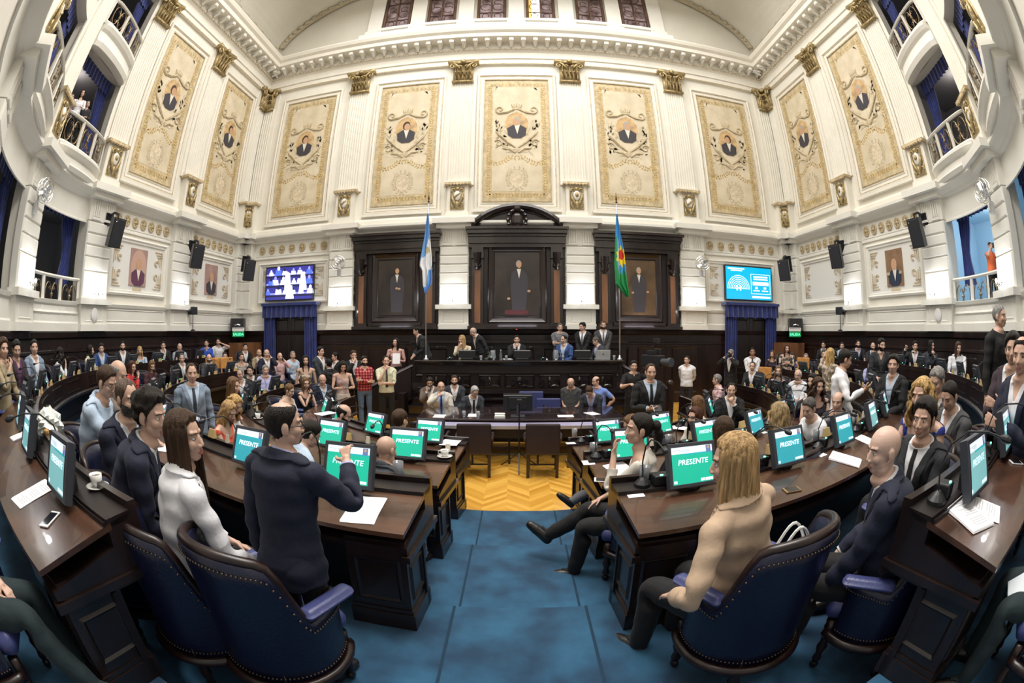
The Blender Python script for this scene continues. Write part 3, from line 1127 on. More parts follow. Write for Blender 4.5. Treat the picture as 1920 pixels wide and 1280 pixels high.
# ---- dark wooden surrounds with full-length portraits behind the rostrum
def standing_sitter(b, w, h, x, M, d, cfg):
    # mats: 0 coat 1 flesh 2 hair 3 linen 4 extra
    s = h
    cx = x
    poly(b, [(cx - .10 * s, -.46 * s), (cx - .13 * s, .02 * s), (cx - .12 * s, .17 * s), (cx - .04 * s, .235 * s), (cx + .04 * s, .235 * s), (cx + .125 * s, .17 * s), (cx + .15 * s, .02 * s), (cx + .11 * s, -.46 * s)][::-1], d, 0, M)
    poly(b, [(cx - .03 * s, .235 * s), (cx + .005 * s, .08 * s), (cx + .035 * s, .235 * s)][::1], d + .004, 3, M)
    disc(b, cx, .315 * s, .045 * s, .06 * s, d + .004, 2, M, 14)
    disc(b, cx + .006 * s, .30 * s, .037 * s, .052 * s, d + .008, 1, M, 14)
    for hx, hz in cfg:
        disc(b, cx + hx * s, hz * s, .026 * s, .02 * s, d + .006, 1, M, 10)


def aedicule(cx, hw, zt, arched, label, pw, pz0, pz1, bgm, hairm, cfg, sx=0.0, table=False):
    t = thing('portrait_surround', label, 'altarpiece', (cx, WY, 2.42), 0)
    M = Matrix(((1, 0, 0, 0), (0, -1, 0, -0.03), (0, 0, 1, -2.42), (0, 0, 0, 1)))
    b = MB()
    b.box(-hw, hw, 0, 0.14, 2.42, zt - 0.3, 1, M)
    b.box(-hw - 0.02, hw + 0.02, 0, 0.34, 2.42, 2.52, 0, M)
    b.build('back_panel', [WOOD, WOODP], t)
    b = MB()
    for (z0, z1, d, o) in ((zt - 0.62, zt - 0.5, 0.28, 0.0), (zt - 0.5, zt - 0.28, 0.34, 0.02), (zt - 0.28, zt - 0.2, 0.40, 0.03), (zt - 0.2, zt - 0.08, 0.5, 0.05), (zt - 0.08, zt, 0.58, 0.09)):
        b.box(-hw - o, hw + o, 0, d, z0, z1, 0, M)
    if arched:
        n = 20
        R_ = (hw * hw + 0.72 ** 2) / (2 * 0.72)
        arc = [(-hw - 0.06 + 2 * (hw + 0.06) * i / n) for i in range(n + 1)]
        top = [(x, zt + 0.72 - R_ + math.sqrt(max(0, R_ * R_ - min(abs(x), hw) ** 2))) for x in arc]
        poly(b, [(-hw, zt)] + top + [(hw, zt)], 0.02, 1, M, 0.2) if False else b.prism(([(-hw - .06, zt)] + top + [(hw + .06, zt)])[::-1], 0.0, 0.24, 1, M, axis='d')
        b.tube([(x, 0.30, z) for x, z in top], 0.11, 8, 0, M)
        b.tube([(x * 0.985, 0.26, z - 0.14) for x, z in top], 0.045, 6, 0, M)
    b.build('entablature', [WOOD, WOODP], t)
    for s_ in (-1, 1):
        b = MB()
        x0, x1 = s_ * (hw - 0.10), s_ * (hw - 0.46)
        xa, xb = min(x0, x1), max(x0, x1)
        b.box(xa, xb, 0.14, 0.24, 2.5, zt - 0.62, 0, M)
        b.box(xa + 0.09, xb - 0.09, 0.24, 0.255, 2.62, zt - 1.35, 1, M)
        b.box(xa - 0.02, xb + 0.02, 0.14, 0.34, zt - 0.98, zt - 0.62, 0, M, 0.02)
        b.tube([((xa + xb) / 2, 0.26, zt - 1.3), ((xa + xb) / 2, 0.34, zt - 1.15), ((xa + xb) / 2, 0.38, zt - 0.8)], [0.06, 0.09, 0.13], 8, 0, M)
        b.ball(((xa + xb) / 2, 0.3, zt - 1.2), (0.13, 0.08, 0.1), 0, M, 8, 5)
        b.box(xa - 0.05, xb + 0.05, 0.12, 0.3, 2.5, 2.6, 0, M)
        for k in range(7):
            b.ball((s_ * (hw + 0.01), 0.08, 2.9 + k * 0.3), (0.07, 0.08, 0.15), 0, M, 6, 4)
        b.build('side_pilaster', [WOOD, WOODM], t)
    if arched:
        b = MB()
        zc = zt + 0.25
        b.ball((0, 0.34, zc), (0.20, 0.12, 0.26), 0, M, 12, 8)
        b.tube([(0.28 * math.cos(a), 0.34, zc + 0.34 * math.sin(a)) for a in np.linspace(0, 2 * PI, 24)], 0.06, 6, 0, M)
        for a in np.linspace(0, 2 * PI, 15)[:-1]:
            b.ball((0.29 * math.cos(a), 0.38, zc + 0.35 * math.sin(a)), 0.06, 0, M, 6, 4)
        b.box(-0.09, 0.09, 0.42, 0.47, zc - 0.12, zc + 0.12, 0, M)
        b.ball((0, 0.4, zc + 0.38), (0.12, 0.07, 0.08), 0, M, 8, 5)
        b.build('carved_crest', WOOD, t)
    # the painting hangs in its own frame on the surround
    p = thing('portrait_painting', '', 'painting', (cx, WY, pz0), 0)
    M2 = Matrix(((1, 0, 0, 0), (0, -1, 0, 0), (0, 0, 1, -pz0), (0, 0, 0, 1)))
    b = MB()
    b.rframe(-pw / 2 - 0.22, pw / 2 + 0.22, pz0 - 0.26, pz1 + 0.24, [(0, 0.14), (0, 0.25), (0.04, 0.29), (0.09, 0.26), (0.15, 0.21), (0.19, 0.22), (0.215, 0.19)], 0, M2)
    b.box(-pw / 2 - 0.3, pw / 2 + 0.3, 0.14, 0.32, pz0 - 0.36, pz0 - 0.26, 0, M2)
    b.build('frame', WOOD, p)
    b = MB()
    b.box(-pw / 2 - 0.01, pw / 2 + 0.01, 0.14, 0.185, pz0 - 0.02, pz1, 0, M2)
    b.build('canvas', bgm, p)
    b = MB()
    Mz = M2 @ T(sx, 0, (pz0 + pz1) / 2)
    standing_sitter(b, pw, (pz1 - pz0), 0, Mz, 0.186, cfg)
    if table:
        h = pz1 - pz0
        poly(b, [(-.22 * h, -.49 * h), (.15 * h, -.49 * h), (.15 * h, -.43 * h), (-.22 * h, -.42 * h)], 0.196, 4, Mz)
    b.build('sitter', [SUITP, FLESHP, hairm, LINENP, mat('painted_red_cloth', (0.10, 0.02, 0.025), 0.7)], p)
    return t, p


DBG = mat('dark_oil_ground', (0.030, 0.022, 0.018), 0.35, noise=(1.2, 0.5))
OBG = mat('ochre_oil_ground', (0.11, 0.065, 0.03), 0.4, noise=(1.2, 0.55))
_, p1 = aedicule(0.0, 1.52, 5.62, True, 'dark carved wooden surround with arched pediment and crest, middle of the front wall', 1.40, 2.86, 4.84, DBG, GREYHP, ((-.16, -.24), (.16, -.12)), 0.05, True)
p1['label'] = 'dark full-length portrait of a white-haired standing man, under the arched pediment'
_, p2 = aedicule(-3.93, 1.44, 5.52, False, 'dark wooden wall surround behind the pale blue and white flag', 1.16, 2.90, 4.66, DBG, HAIRP, ((.0, -.02), (.05, -.03)), 0.05)
p2['label'] = 'dark full-length portrait of a dark-coated standing man, beside the pale blue and white flag'
_, p3 = aedicule(3.93, 1.44, 5.52, False, 'dark wooden wall surround behind the blue and green flag', 1.16, 2.90, 4.66, OBG, GREYHP, ((-.12, -.1), (.17, -.08)), 0.0)
p3['label'] = 'full-length portrait of a white-haired man on an ochre ground, beside the blue and green flag'
for o in (p1, p2, p3):
    o['group'] = 'full-length portraits behind the rostrum'
light('portrait_uplight', 'AREA', (0, 13.45, 2.52), 3.0, (0.85, 0.85, 1.0), 1.2, 0.06, (math.radians(160), 0, 0))  # small area lights aimed up at the portraits, no fittings modelled
light('portrait_uplight', 'AREA', (-3.93, 13.45, 2.52), 2.5, (0.85, 0.85, 1.0), 1.0, 0.06, (math.radians(160), 0, 0))
light('portrait_uplight', 'AREA', (3.93, 13.45, 2.52), 3.0, (0.95, 0.85, 1.0), 1.0, 0.06, (math.radians(160), 0, 0))

# small half-length portraits in the side panels
MAUVE = mat('mauve_oil_ground', (0.42, 0.27, 0.24), 0.6, noise=(3, 0.2))
BRN = mat('brown_oil_ground', (0.26, 0.15, 0.085), 0.6, noise=(3, 0.2))
PURP = mat('painted_purple_coat', (0.12, 0.04, 0.08), 0.7)
NAVYC = mat('painted_blue_coat', (0.02, 0.03, 0.06), 0.7)
PANELF = MATS['panel_field']
for s_, y, bg, coat, hr, lab, ov in ((-1, 8.35, MAUVE, PURP, HAIRP, 'small wall portrait of a sitter in dark red, set in an oval', True),
                                     (-1, 12.02, MAUVE, SUITP, HAIRP, 'small wall portrait of a dark-coated sitter with white shirt, nearest the grey screen', False),
                                     (1, 8.35, BRN, NAVYC, HAIRP, 'small wall portrait of an officer in a blue uniform, on the right side wall', False)):
    M = M_SIDE(s_, y)
    t = thing('wall_portrait', lab, 'painting', (M[0][3], M[1][3], 3.7), 0, 'small portraits on the side walls')
    Mi = T(-M[0][3], -M[1][3], -3.7) @ Matrix(M)
    b = MB()
    b.box(-0.36, 0.36, 0.02, 0.05, 3.64, 4.66, 0, Mi)
    if ov:
        disc(b, 0, 4.15, 0.33, 0.48, 0.05, 1, Mi)
    b.build('canvas', [bg, mat('rose_oil_ground', (0.55, 0.35, 0.28), 0.6)], t)
    b = MB()
    bust(b, 0, 4.08, 0.80, 0.056, Mi)
    if s_ > 0:
        for q in (-1, 1):
            disc(b, q * 0.26, 4.0, 0.07, 0.05, 0.064, 4, Mi)
    b.build('sitter', [coat, FLESHP, hr, LINENP, GOLDP], t)
    b = MB()
    b.box(-0.19, 0.19, 0.02, 0.04, 3.5, 3.6, 0, Mi)
    b.build('name_plate', FRET, t)


# ---- screens over the curtained doors
def tv(cx, label):
    t = thing('wall_screen', label, 'screen', (cx, WY, 3.46), 0)
    M = Matrix(((1, 0, 0, 0), (0, -1, 0, 0), (0, 0, 1, 0), (0, 0, 0, 1)))
    b = MB()
    b.box(-1.03, 1.03, 0.12, 0.22, 0, 1.22, 0, M)
    b.rframe(-1.03, 1.03, 0, 1.22, [(0, 0.22), (0.01, 0.235), (0.03, 0.235), (0.035, 0.222)], 0, M)
    b.box(-0.3, 0.3, 0.02, 0.14, 0.4, 0.9, 0, M)
    b.build('bezel', BLACKP, t)
    return t, M


t, M = tv(-7.95, 'wall screen showing a bluish live picture of the seated rows, above the left curtained door')
LIVE = [mat('live_navy', (0.035, 0.035, 0.28), 0.4, emit=0.8), mat('live_white', (0.75, 0.80, 1.0), 0.4, emit=1.1), mat('live_lilac', (0.30, 0.30, 0.75), 0.4, emit=0.9), mat('live_blue', (0.08, 0.16, 0.8), 0.4, emit=0.9), mat('live_black', (0.02, 0.02, 0.08), 0.4, emit=0.3)]
b = MB()
b.box(-0.99, 0.99, 0.222, 0.226, 0.04, 1.18, 0, M)
for r_ in range(3):
    z = 0.22 + r_ * 0.34
    b.box(-0.99, 0.99, 0.226, 0.229, z, z + 0.06, 2, M)
    b.box(-0.99, 0.99, 0.226, 0.228, z - 0.08, z - 0.02, 4, M)
    for i in range(6):
        x = -0.85 + i * 0.34 + RN.uniform(-.08, .08)
        s = RN.uniform(.75, 1.2)
        poly(b, [(x - .13 * s, z + .0), (x + .13 * s, z + .0), (x + .10 * s, z + .16 * s), (x - .10 * s, z + .17 * s)], 0.229, RN.choice((1, 1, 1, 3)), M)
        disc(b, x, z + .21 * s, .05 * s, .065 * s, 0.232, RN.choice((1, 2, 4)), M, 10)
poly(b, [(-.18, .30), (.12, .30), (.05, .95), (-.06, 1.02), (-.15, .9)], 0.236, 1, M)
poly(b, [(.45, .34), (.78, .34), (.66, .98), (.52, .98)], 0.236, 1, M)
poly(b, [(-.12, .06), (.25, .06), (.16, .52), (-.02, .55)], 0.239, 1, M)
b.build('display', LIVE, t)
t, M = tv(8.15, 'wall screen showing a turquoise voting chart, above the right curtained door')
b = MB()
b.box(-0.99, 0.99, 0.222, 0.226, 0.04, 1.18, 0, M)
b.box(-0.90, -0.2, 0.226, 0.229, 1.08, 1.13, 1, M)
b.box(-0.78, -0.3, 0.226, 0.229, 1.02, 1.06, 1, M)
for i in range(6):
    r_ = 0.14 + i * 0.065
    b.tube([(-0.47 + r_ * math.cos(a), 0.228, 0.40 + r_ * math.sin(a)) for a in np.linspace(0, PI, 18)], 0.012, 4, 1, M)
poly(b, [(-.95, .40), (.0, .40), (.0, .415), (-.95, .415)], 0.227, 1, M)
for q in (-1, 1):
    b.box(-0.47 + q * 0.07 - .03, -0.47 + q * 0.07 + .03, 0.226, 0.229, 0.34, 0.52, 1, M)
b.box(-0.53, -0.41, 0.226, 0.229, 0.41, 0.46, 1, M)
b.rframe(0.06, 0.93, 0.24, 0.95, [(0, 0.226), (0, 0.23), (0.02, 0.23), (0.02, 0.226)], 1, M)
for x0, x1, z0, z1 in ((.18, .82, .82, .88), (.18, .82, .74, .79), (.14, .86, .55, .68), (.24, .36, .42, .5), (.62, .74, .42, .5), (.16, .44, .34, .38), (.54, .82, .34, .38), (.1, .92, .1, .17)):
    b.box(x0, x1, 0.226, 0.229, z0, z1, 1, M)
b.build('display', [CYAN_E, WHITE_E], t)


# ---- drapery
def drape(b, x0, x1, z0, z1, d=0.12, pleats=6, amp=0.05, mi=0, M=None, tie=None, wave=None):
    n, k = pleats * 6, 10
    V, F = [], []
    for side in (0, 1):
        for j in range(k + 1):
            v = j / k
            z = z1 + (z0 - z1) * v
            for i in range(n + 1):
                u = i / n
                x = x0 + (x1 - x0) * u
                if tie:                       # gathered towards one edge part-way down
                    g = math.exp(-((v - tie[1]) / 0.28) ** 2) * tie[2]
                    x = x + (tie[0] - x) * g
                a = amp * (0.5 + 0.5 * min(1, v * 3)) * (0.8 + 0.2 * math.sin(u * 9 + v * 2))
                zz = z
                if wave and j == k:
                    zz = z + wave * abs(math.sin(u * PI * pleats / 2))
                V.append((x, d + a * math.sin(u * pleats * 2 * PI) - (0.02 if side else 0), zz))
    W = n + 1
    S = W * (k + 1)
    for j in range(k):
        for i in range(n):
            F.append((j * W + i, j * W + i + 1, (j + 1) * W + i + 1, (j + 1) * W + i))
            F.append((S + j * W + i, S + (j + 1) * W + i, S + (j + 1) * W + i + 1, S + j * W + i + 1))
    b.add(V, F, mi, M)


for cx, nm in ((-7.87, 'left'), (8.2, 'right')):
    M = T(0, 0, 0) @ Matrix(((1, 0, 0, 0), (0, -1, 0, 0), (0, 0, 1, 0), (0, 0, 0, 1)))
    dr = bpy.data.objects.new('door_1' if nm == 'left' else 'door_2', None)
    COL.objects.link(dr)
    dr.location = (cx, WY, 0)
    struct(dr)
    for s_ in (-1, 1):
        b = MB()
        b.box(*sorted((s_ * 0.005, s_ * 0.75)), 0.02, 0.1, 0, 3.0, 0, M)
        for z0, z1 in ((0.2, 0.95), (1.1, 2.8)):
            b.rframe(*sorted((s_ * 0.12, s_ * 0.64)), z0, z1, [(0, 0.10), (0.02, 0.12), (0.05, 0.09)], 0, M)
        b.ball((s_ * 0.07, 0.13, 1.05), 0.03, 0, M)
        b.build('leaf', WOODP, dr)
    c = thing('door_curtain', 'dark blue velvet curtain with scalloped pelmet around the %s door under the %s' % (nm, 'live picture screen' if nm == 'left' else 'voting chart screen'), 'curtain', (cx, WY, 0), 0, 'blue door curtains')
    for s_ in (-1, 1):
        b = MB()
        drape(b, *sorted((s_ * 0.62, s_ * 1.12)), 0.02, 3.1, 0.24, 5, 0.05, 0, M)
        b.build('drape', BLUEV, c)
    b = MB()
    drape(b, -1.15, 1.15, 2.82, 3.30, 0.34, 11, 0.035, 0, M, wave=0.16)
    b.build('pelmet', BLUEV, c)
    b = MB()
    b.box(-1.16, 1.16, 0.02, 0.42, 3.28, 3.37, 0, M)
    b.build('pelmet_board', BLUEV, c)

# ---- speakers, small cameras, exit signs, sconces, fans
sp = thing('wall_speaker', 'x', 'speaker')
b = MB()
b.prism([(-0.16, -0.14), (0.16, -0.14), (0.21, 0.16), (-0.21, 0.16)], -0.36, 0.36, 0)
b.build('cabinet', BLACKP, sp)
b = MB()
b.rbox(-0.195, 0.195, 0.155, 0.19, -0.34, 0.34, 0.03)
b.build('grille', mat('speaker_grille', (0.02, 0.022, 0.03), 0.6, bump=(200, 0.4)), sp)
b = MB()
b.ball((0.13, 0.195, 0.27), (0.02, 0.008, 0.02))
b.build('badge', CHROME, sp)
b = MB()
b.box(-0.13, 0.13, -0.60, -0.55, -0.15, 0.42)
b.tube([(0, -0.56, 0.36), (0, -0.3, 0.46), (0, -0.05, 0.44), (0, -0.02, 0.34)], 0.035, 6)
b.tube([(0, -0.56, 0.1), (0, -0.3, 0.2), (0, -0.1, 0.1)], 0.03, 6)
b.build('bracket', BLACKP, sp)
SPK = Proto(sp)
# (the speaker faces +y in its own frame)
for s_ in (-1, 1):
    for (x, y, z, rz, lab) in ((s_ * (WX - 0.72), 6.75, 4.78, 0, 'on the pier beside the curtained balcony'), (s_ * (WX - 0.72), 10.35, 4.66, 0, 'on the pier between the two fretwork panels'), (s_ * (WX - 1.05), WY - 1.0, 4.52, 0, 'in the front corner beside the wall screen')):
        a = math.atan2(6.0 - y, -x) - PI / 2
        SPK.place((x, y, z), 0, 'black wall speaker %s, %s wall' % (lab, 'left' if s_ < 0 else 'right'), 'black wall speakers', rot=(math.radians(-16), 0, a))
for s_ in (-1, 1):
    b = MB()
    b.prism([(-0.30, -0.2), (0.30, -0.2), (0.24, 0.2), (-0.24, 0.2)], 0, 0.44, 0, Matrix(((1, 0, 0, 0), (0, -1, 0, 0), (0, 0, 1, 0), (0, 0, 0, 1))))
    o = b.build('stage_monitor_speaker', BLACKP)
    b = MB()
    b.tube([(-0.1, -0.24, 0.2), (0, -0.26, 0.22), (0.1, -0.24, 0.2)], 0.02, 6)
    b.build('handle', CHROME, o)
    tag(o, 'black wedge speaker on the wainscot shelf above the green exit sign, %s corner' % ('left' if s_ < 0 else 'right'), 'speaker', 'wedge speakers in the front corners')
    o.location = (s_ * (WX - 0.4), WY - 0.7, 2.42)
    o.rotation_euler = (0, 0, -s_ * 0.6)
    t = thing('wall_camera', 'small black camera on a thin stand above the wainscot, %s side wall' % ('left' if s_ < 0 else 'right'), 'camera', (s_ * (WX - 0.34), 10.75, 2.42), 0, 'small wall cameras')
    b = MB()
    b.rbox(-0.10, 0.10, -0.16, 0.14, 0.50, 0.74, 0.02)
    b.build('housing', BLACKP, t)
    b = MB()
    b.lathe([(0.05, 0), (0.05, 0.08)], 10, 0, T(0, -0.16, 0.62) @ RX(PI / 2))
    b.build('lens', GREYP, t)
    b = MB()
    b.tube([(0, 0, 0), (0, 0, 0.5)], 0.012, 6)
    b.lathe([(0.08, 0), (0.08, 0.03), (0.02, 0.05)], 10)
    b.build('stand', BLACKP, t)
    # exit sign
    t = thing('exit_sign', 'green illuminated SALIDA exit sign under the black wedge speaker in the %s corner' % ('left' if s_ < 0 else 'right'), 'sign', (s_ * (WX - 0.62), 13.05, 2.2), math.radians(-s_ * 38), 'green exit signs')
    b = MB()
    b.rbox(-0.23, 0.23, -0.04, 0.04, 0, 0.20, 0.02)
    b.build('lit_box', mat('exit_green', (0.0, 0.16, 0.05), 0.4, emit=0.6), t)
    b = MB()
    b.rbox(-0.235, 0.235, -0.05, 0.05, 0.2, 0.33, 0.02)
    b.box(-0.2, 0.2, -0.07, 0.4, 0.31, 0.33)
    b.build('lamp_housing', mat('white_plastic', (0.8, 0.8, 0.8), 0.4), t)
    b = MB()
    V, F = text_geo('SALIDA', 0.125)
    b.add(V, F, 0, T(0, -0.044, 0.055) @ RX(PI / 2))
    b.build('lettering', mat('exit_letters', (0.1, 1.0, 0.4), 0.4, emit=2.5), t)
    # white oval fitting on the pier pedestal
    b = MB()
    b.ball((0, 0, 0), (0.12, 0.03, 0.17), n=16, k=8)
    o = tag(b.build('wall_light', mat('white_plastic'), None, True), 'white oval wall light on the pier pedestal next to the %s iron balcony' % ('left' if s_ < 0 else 'right'), 'light', 'white oval wall lights')
    o.location = (s_ * (WX - 0.28), 6.55, 2.81)
    o.rotation_euler = (0, 0, PI / 2)
    # timber booth in the corner
    t = thing('wooden_booth', 'mid-brown wooden cabinet in the %s front corner under the exit sign' % ('left' if s_ < 0 else 'right'), 'cabinet', (s_ * (WX - 0.62), WY - 0.5, 0), 0, 'brown corner cabinets')
    b = MB()
    b.box(-0.5, 0.5, -0.42, 0.42, 0, 2.0)
    b.build('body', WOODM, t)
    for q in (-1, 1):
        b = MB()
        b.box(*sorted((q * 0.01, q * 0.47)), -0.45, -0.42, 0.1, 1.95)
        d_ = b.build('door', WOODM, t)
        b = MB()
        b.ball((q * 0.05, -0.47, 1.0), 0.02)
        b.build('knob', BRASS, d_)

sc = thing('wall_sconce', 'x', 'lamp')
b = MB()
b.lathe([(0.03, 0), (0.05, 0.01), (0.02, 0.03)], 8, 0, T(0, 0.22, 0))
b.tube([(0, 0.22, 0.02), (0, 0.22, 0.10)], 0.012, 6)
for s_ in (-1, 1):
    b.tube([(0, 0.22, 0.09), (s_ * 0.1, 0.22, 0.06), (s_ * 0.15, 0.22, 0.11)], 0.009, 5)
    b.lathe([(0.02, 0), (0.03, 0.02), (0.012, 0.03)], 8, 0, T(s_ * 0.15, 0.22, 0.10))
b.ball((0, 0.22, 0.12), (0.02, 0.02, 0.05))
b.build('bracket', CHROME, sc)
for s_ in (-1, 1):
    b = MB()
    b.ball((s_ * 0.15, 0.22, 0.17), (0.028, 0.028, 0.05))
    b.build('bulb', BULB, sc)
SCN = Proto(sc)
names = ['front wall pier left of the pale blue and white flag', 'front wall pier left of the arched wooden surround', 'front wall pier right of the arched wooden surround', 'front wall pier right of the blue and green flag',
         'left wall pier between the fretwork panels', 'left wall pier beside the red-coat portrait', 'left pier with a chrome fan', 'left pier behind the seated rows',
         'right wall pier between the fretwork panels', 'right wall pier beside the officer portrait', 'right pier with a chrome fan', 'right pier behind the seated rows']
# the M list runs: four front piers, then per side two wall piers and two piers of the curved end
for M, nm in zip(piers, names):
    M = Matrix(M)
    ez = M @ Vector((0, 0.22, 3.19))
    ang = math.atan2(M[1][0], M[0][0])
    d = Vector((M[0][1], M[1][1]))
    SCN.place(ez, 0, 'two-bulb chrome sconce on the ' + nm, 'two-bulb pier sconces', rot=(0, 0, math.atan2(d.y, d.x) - PI / 2))
    p = M @ Vector((0, 0.42, 3.52))
    light('sconce_light', 'POINT', p, 16, (0.93, 0.97, 1.0), 0.05)

fan = thing('wall_fan', 'x', 'fan')
b = MB()
for r_, y in ((0.24, 0.0), (0.24, 0.12), (0.17, -0.06), (0.17, 0.17), (0.08, -0.08), (0.08, 0.19)):
    b.tube([(r_ * math.cos(a), y, r_ * math.sin(a)) for a in np.linspace(0, 2 * PI, 25)[:-1]], 0.006, 5, closed=True)
for i in range(20):
    a = 2 * PI * i / 20
    b.tube([(0.08 * math.cos(a), -0.08, 0.08 * math.sin(a)), (0.17 * math.cos(a), -0.06, 0.17 * math.sin(a)), (0.24 * math.cos(a), 0.0, 0.24 * math.sin(a)), (0.24 * math.cos(a), 0.12, 0.24 * math.sin(a)), (0.17 * math.cos(a), 0.17, 0.17 * math.sin(a))], 0.004, 4)
b.build('cage', CHROME, fan)
b = MB()
for i in range(4):
    a = i * PI / 2
    b.add([(0, 0.03, 0.02), (0.05, 0.02, 0.2), (0.14, 0.06, 0.17), (0.06, 0.06, 0.02), (0, 0.035, 0.02), (0.05, 0.025, 0.2), (0.14, 0.065, 0.17), (0.06, 0.065, 0.02)], [(0, 1, 2, 3), (7, 6, 5, 4), (0, 4, 5, 1), (1, 5, 6, 2), (2, 6, 7, 3), (3, 7, 4, 0)], 0, RY(a))
b.ball((0, 0.04, 0), (0.05, 0.06, 0.05))
b.build('blades', mat('fan_blade_steel', (0.7, 0.72, 0.74), 0.3, 0.8), fan)
b = MB()
b.lathe([(0.06, 0), (0.075, 0.05), (0.06, 0.13)], 12, 0, T(0, 0.02, 0) @ RX(PI / 2))
b.tube([(0, -0.1, 0), (0, -0.18, -0.12), (0, -0.2, -0.3)], 0.025, 6)
b.lathe([(0.07, 0), (0.07, 0.2), (0.05, 0.24)], 10, 0, T(0, -0.2, -0.42))
b.build('motor_bracket', mat('fan_grey', (0.55, 0.56, 0.58), 0.4), fan)
FAN = Proto(fan)
for (x, y, z, rz, nm) in ((-5.80, 13.35, 4.58, PI + 0.2, 'front wall pier beside the bluish live screen'), (6.05, 13.35, 4.58, PI - 0.2, 'front wall pier beside the turquoise screen'), (-8.75, 3.75, 5.02, -PI / 2 + 0.3, 'left curved pier by the curtained balcony'), (8.70, 3.85, 5.02, PI / 2 - 0.3, 'right curved pier by the pale blue balcony')):
    FAN.place((x, y, z), rz, 'chrome caged fan mounted high on the ' + nm, 'chrome wall fans')

# conference loudspeaker pole camera marks (the red tally lamp over the president's chair)
b = MB()
b.ball((0, 0, 0), 0.03)
o = tag(b.build('tally_lamp', RED_LED), 'tiny red lamp on the dark ledge above the presiding officer', 'light')
o.location = (-0.02, 13.8, 2.44)


# ---- gallery railings and curtains
def bulge(b_, u):
    return 0.12 + 0.30 * math.sin(PI * u) ** 0.6 if b_ else 0.02


def railing(side, bay, z0, z1, bow, label, fascia=None):
    p0 = wall_pt(math.radians(sum(bay) / 2))
    t = thing('balcony_railing', label, 'railing', (p0[0] * -side, p0[1], z0), 0, 'gilt and iron balcony railings')
    n = 15
    P = side_path(side, bay[0] + 0.2, bay[1] - 0.2, n)
    O = Vector((p0[0] * -side, p0[1], z0))

    def pt(i, dz, extra=0.0):
        x, y, nx, ny = P[i]
        d = bulge(bow, i / n) + extra
        return (x + nx * d - O.x, y + ny * d - O.y, dz)
    h = z1 - z0
    b = MB()
    b.tube([pt(i, h - 0.035) for i in range(n + 1)], 0.06, 6, flat=0.7)
    b.tube([pt(i, 0.05) for i in range(n + 1)], 0.06, 6)
    b.build('rail', IVORY2, t)
    for i in range(0, n + 1, 5):
        b = MB()
        b.tube([pt(i, 0), pt(i, h)], 0.05, 4)
        b.build('post', IVORY2, t)
    for c in range(0, n, 5):
        b = MB()
        A, B = Vector(pt(c + 1, 0)), Vector(pt(c + 4, 0))
        C = (A + B) / 2
        ux = (B - A).normalized()
        R_ = min((B - A).length * 0.62, h * 0.42)
        for sx in (-1, 1):
            b.tube([C + ux * (sx * R_ * 0.52 + R_ * 0.5 * math.cos(a)) + Vector((0, 0, h / 2 + R_ * 0.95 * math.sin(a))) for a in np.linspace(0, 2 * PI, 15)], 0.013, 5)
            for sz in (-1, 1):
                b.tube([C + ux * (sx * R_ * (0.25 + 0.2 * (1 - k / 9) * math.cos(k * 0.6))) + Vector((0, 0, h / 2 + sz * R_ * (0.42 + 0.28 * (1 - k / 9) * math.sin(k * 0.6)))) for k in range(9)], 0.012, 4)
            b.tube([C + ux * (sx * R_ * 1.02), C + ux * (sx * R_ * 1.02) + Vector((0, 0, h))], 0.01, 4)
        b.ball(C + Vector((0, 0, h / 2)), 0.05)
        b.build('iron_scroll', IRON, t)
    if fascia:
        b = MB()
        z_ = [(-0.25, fascia), (0.0, fascia), (0.06, fascia * 0.8), (0.02, fascia * 0.7), (0.0, fascia * 0.35), (0.08, fascia * 0.25), (0.14, fascia * 0.1), (0.14, 0.0), (-0.25, 0.0)]
        V = [pt(i, dz, d) for i in range(n + 1) for d, dz in z_]
        k = len(z_)
        b.add(V, [(i * k + j, i * k + j + 1, (i + 1) * k + j + 1, (i + 1) * k + j) for i in range(n) for j in range(k - 1)] + [tuple(range(k)), tuple(range(n * k, n * k + k))[::-1]])
        b.build('fascia', IVORY2, t)
    return t


def gallery_curtain(side, bay, z0, z1, label, near=False):
    P = side_path(side, bay[0], bay[1], 2)
    a = Vector(P[0][:2])
    c = Vector(P[2][:2])
    ex = (c - a).normalized()
    nx = Vector(P[1][2:4])
    Lb = (c - a).length
    t = thing('gallery_curtain', label, 'curtain', (a.x, a.y, z0), 0, 'blue gallery curtains')
    # x runs from the edge nearer the front wall to the far edge
    M = Matrix(((ex.x, nx.x, 0, 0), (ex.y, nx.y, 0, 0), (0, 0, 1, 0), (0, 0, 0, 1)))
    h = z1 - z0
    b = MB()
    drape(b, 0.05, 0.62, 0.0, h, -0.45, 5, 0.05, 0, M, tie=(0.1, 0.62, 0.45))
    b.build('drape', BLUEV, t)
    if near:
        b = MB()
        drape(b, Lb - 0.5, Lb - 0.05, 0.0, h, -0.45, 5, 0.05, 0, M, tie=(Lb - 0.05, 0.62, 0.45))
        b.build('drape', BLUEV, t)
    b = MB()
    drape(b, 0.03, Lb - 0.03, h - 0.42, h, -0.40, 12, 0.03, 0, M, wave=0.12)
    b.build('valance', BLUEV, t)


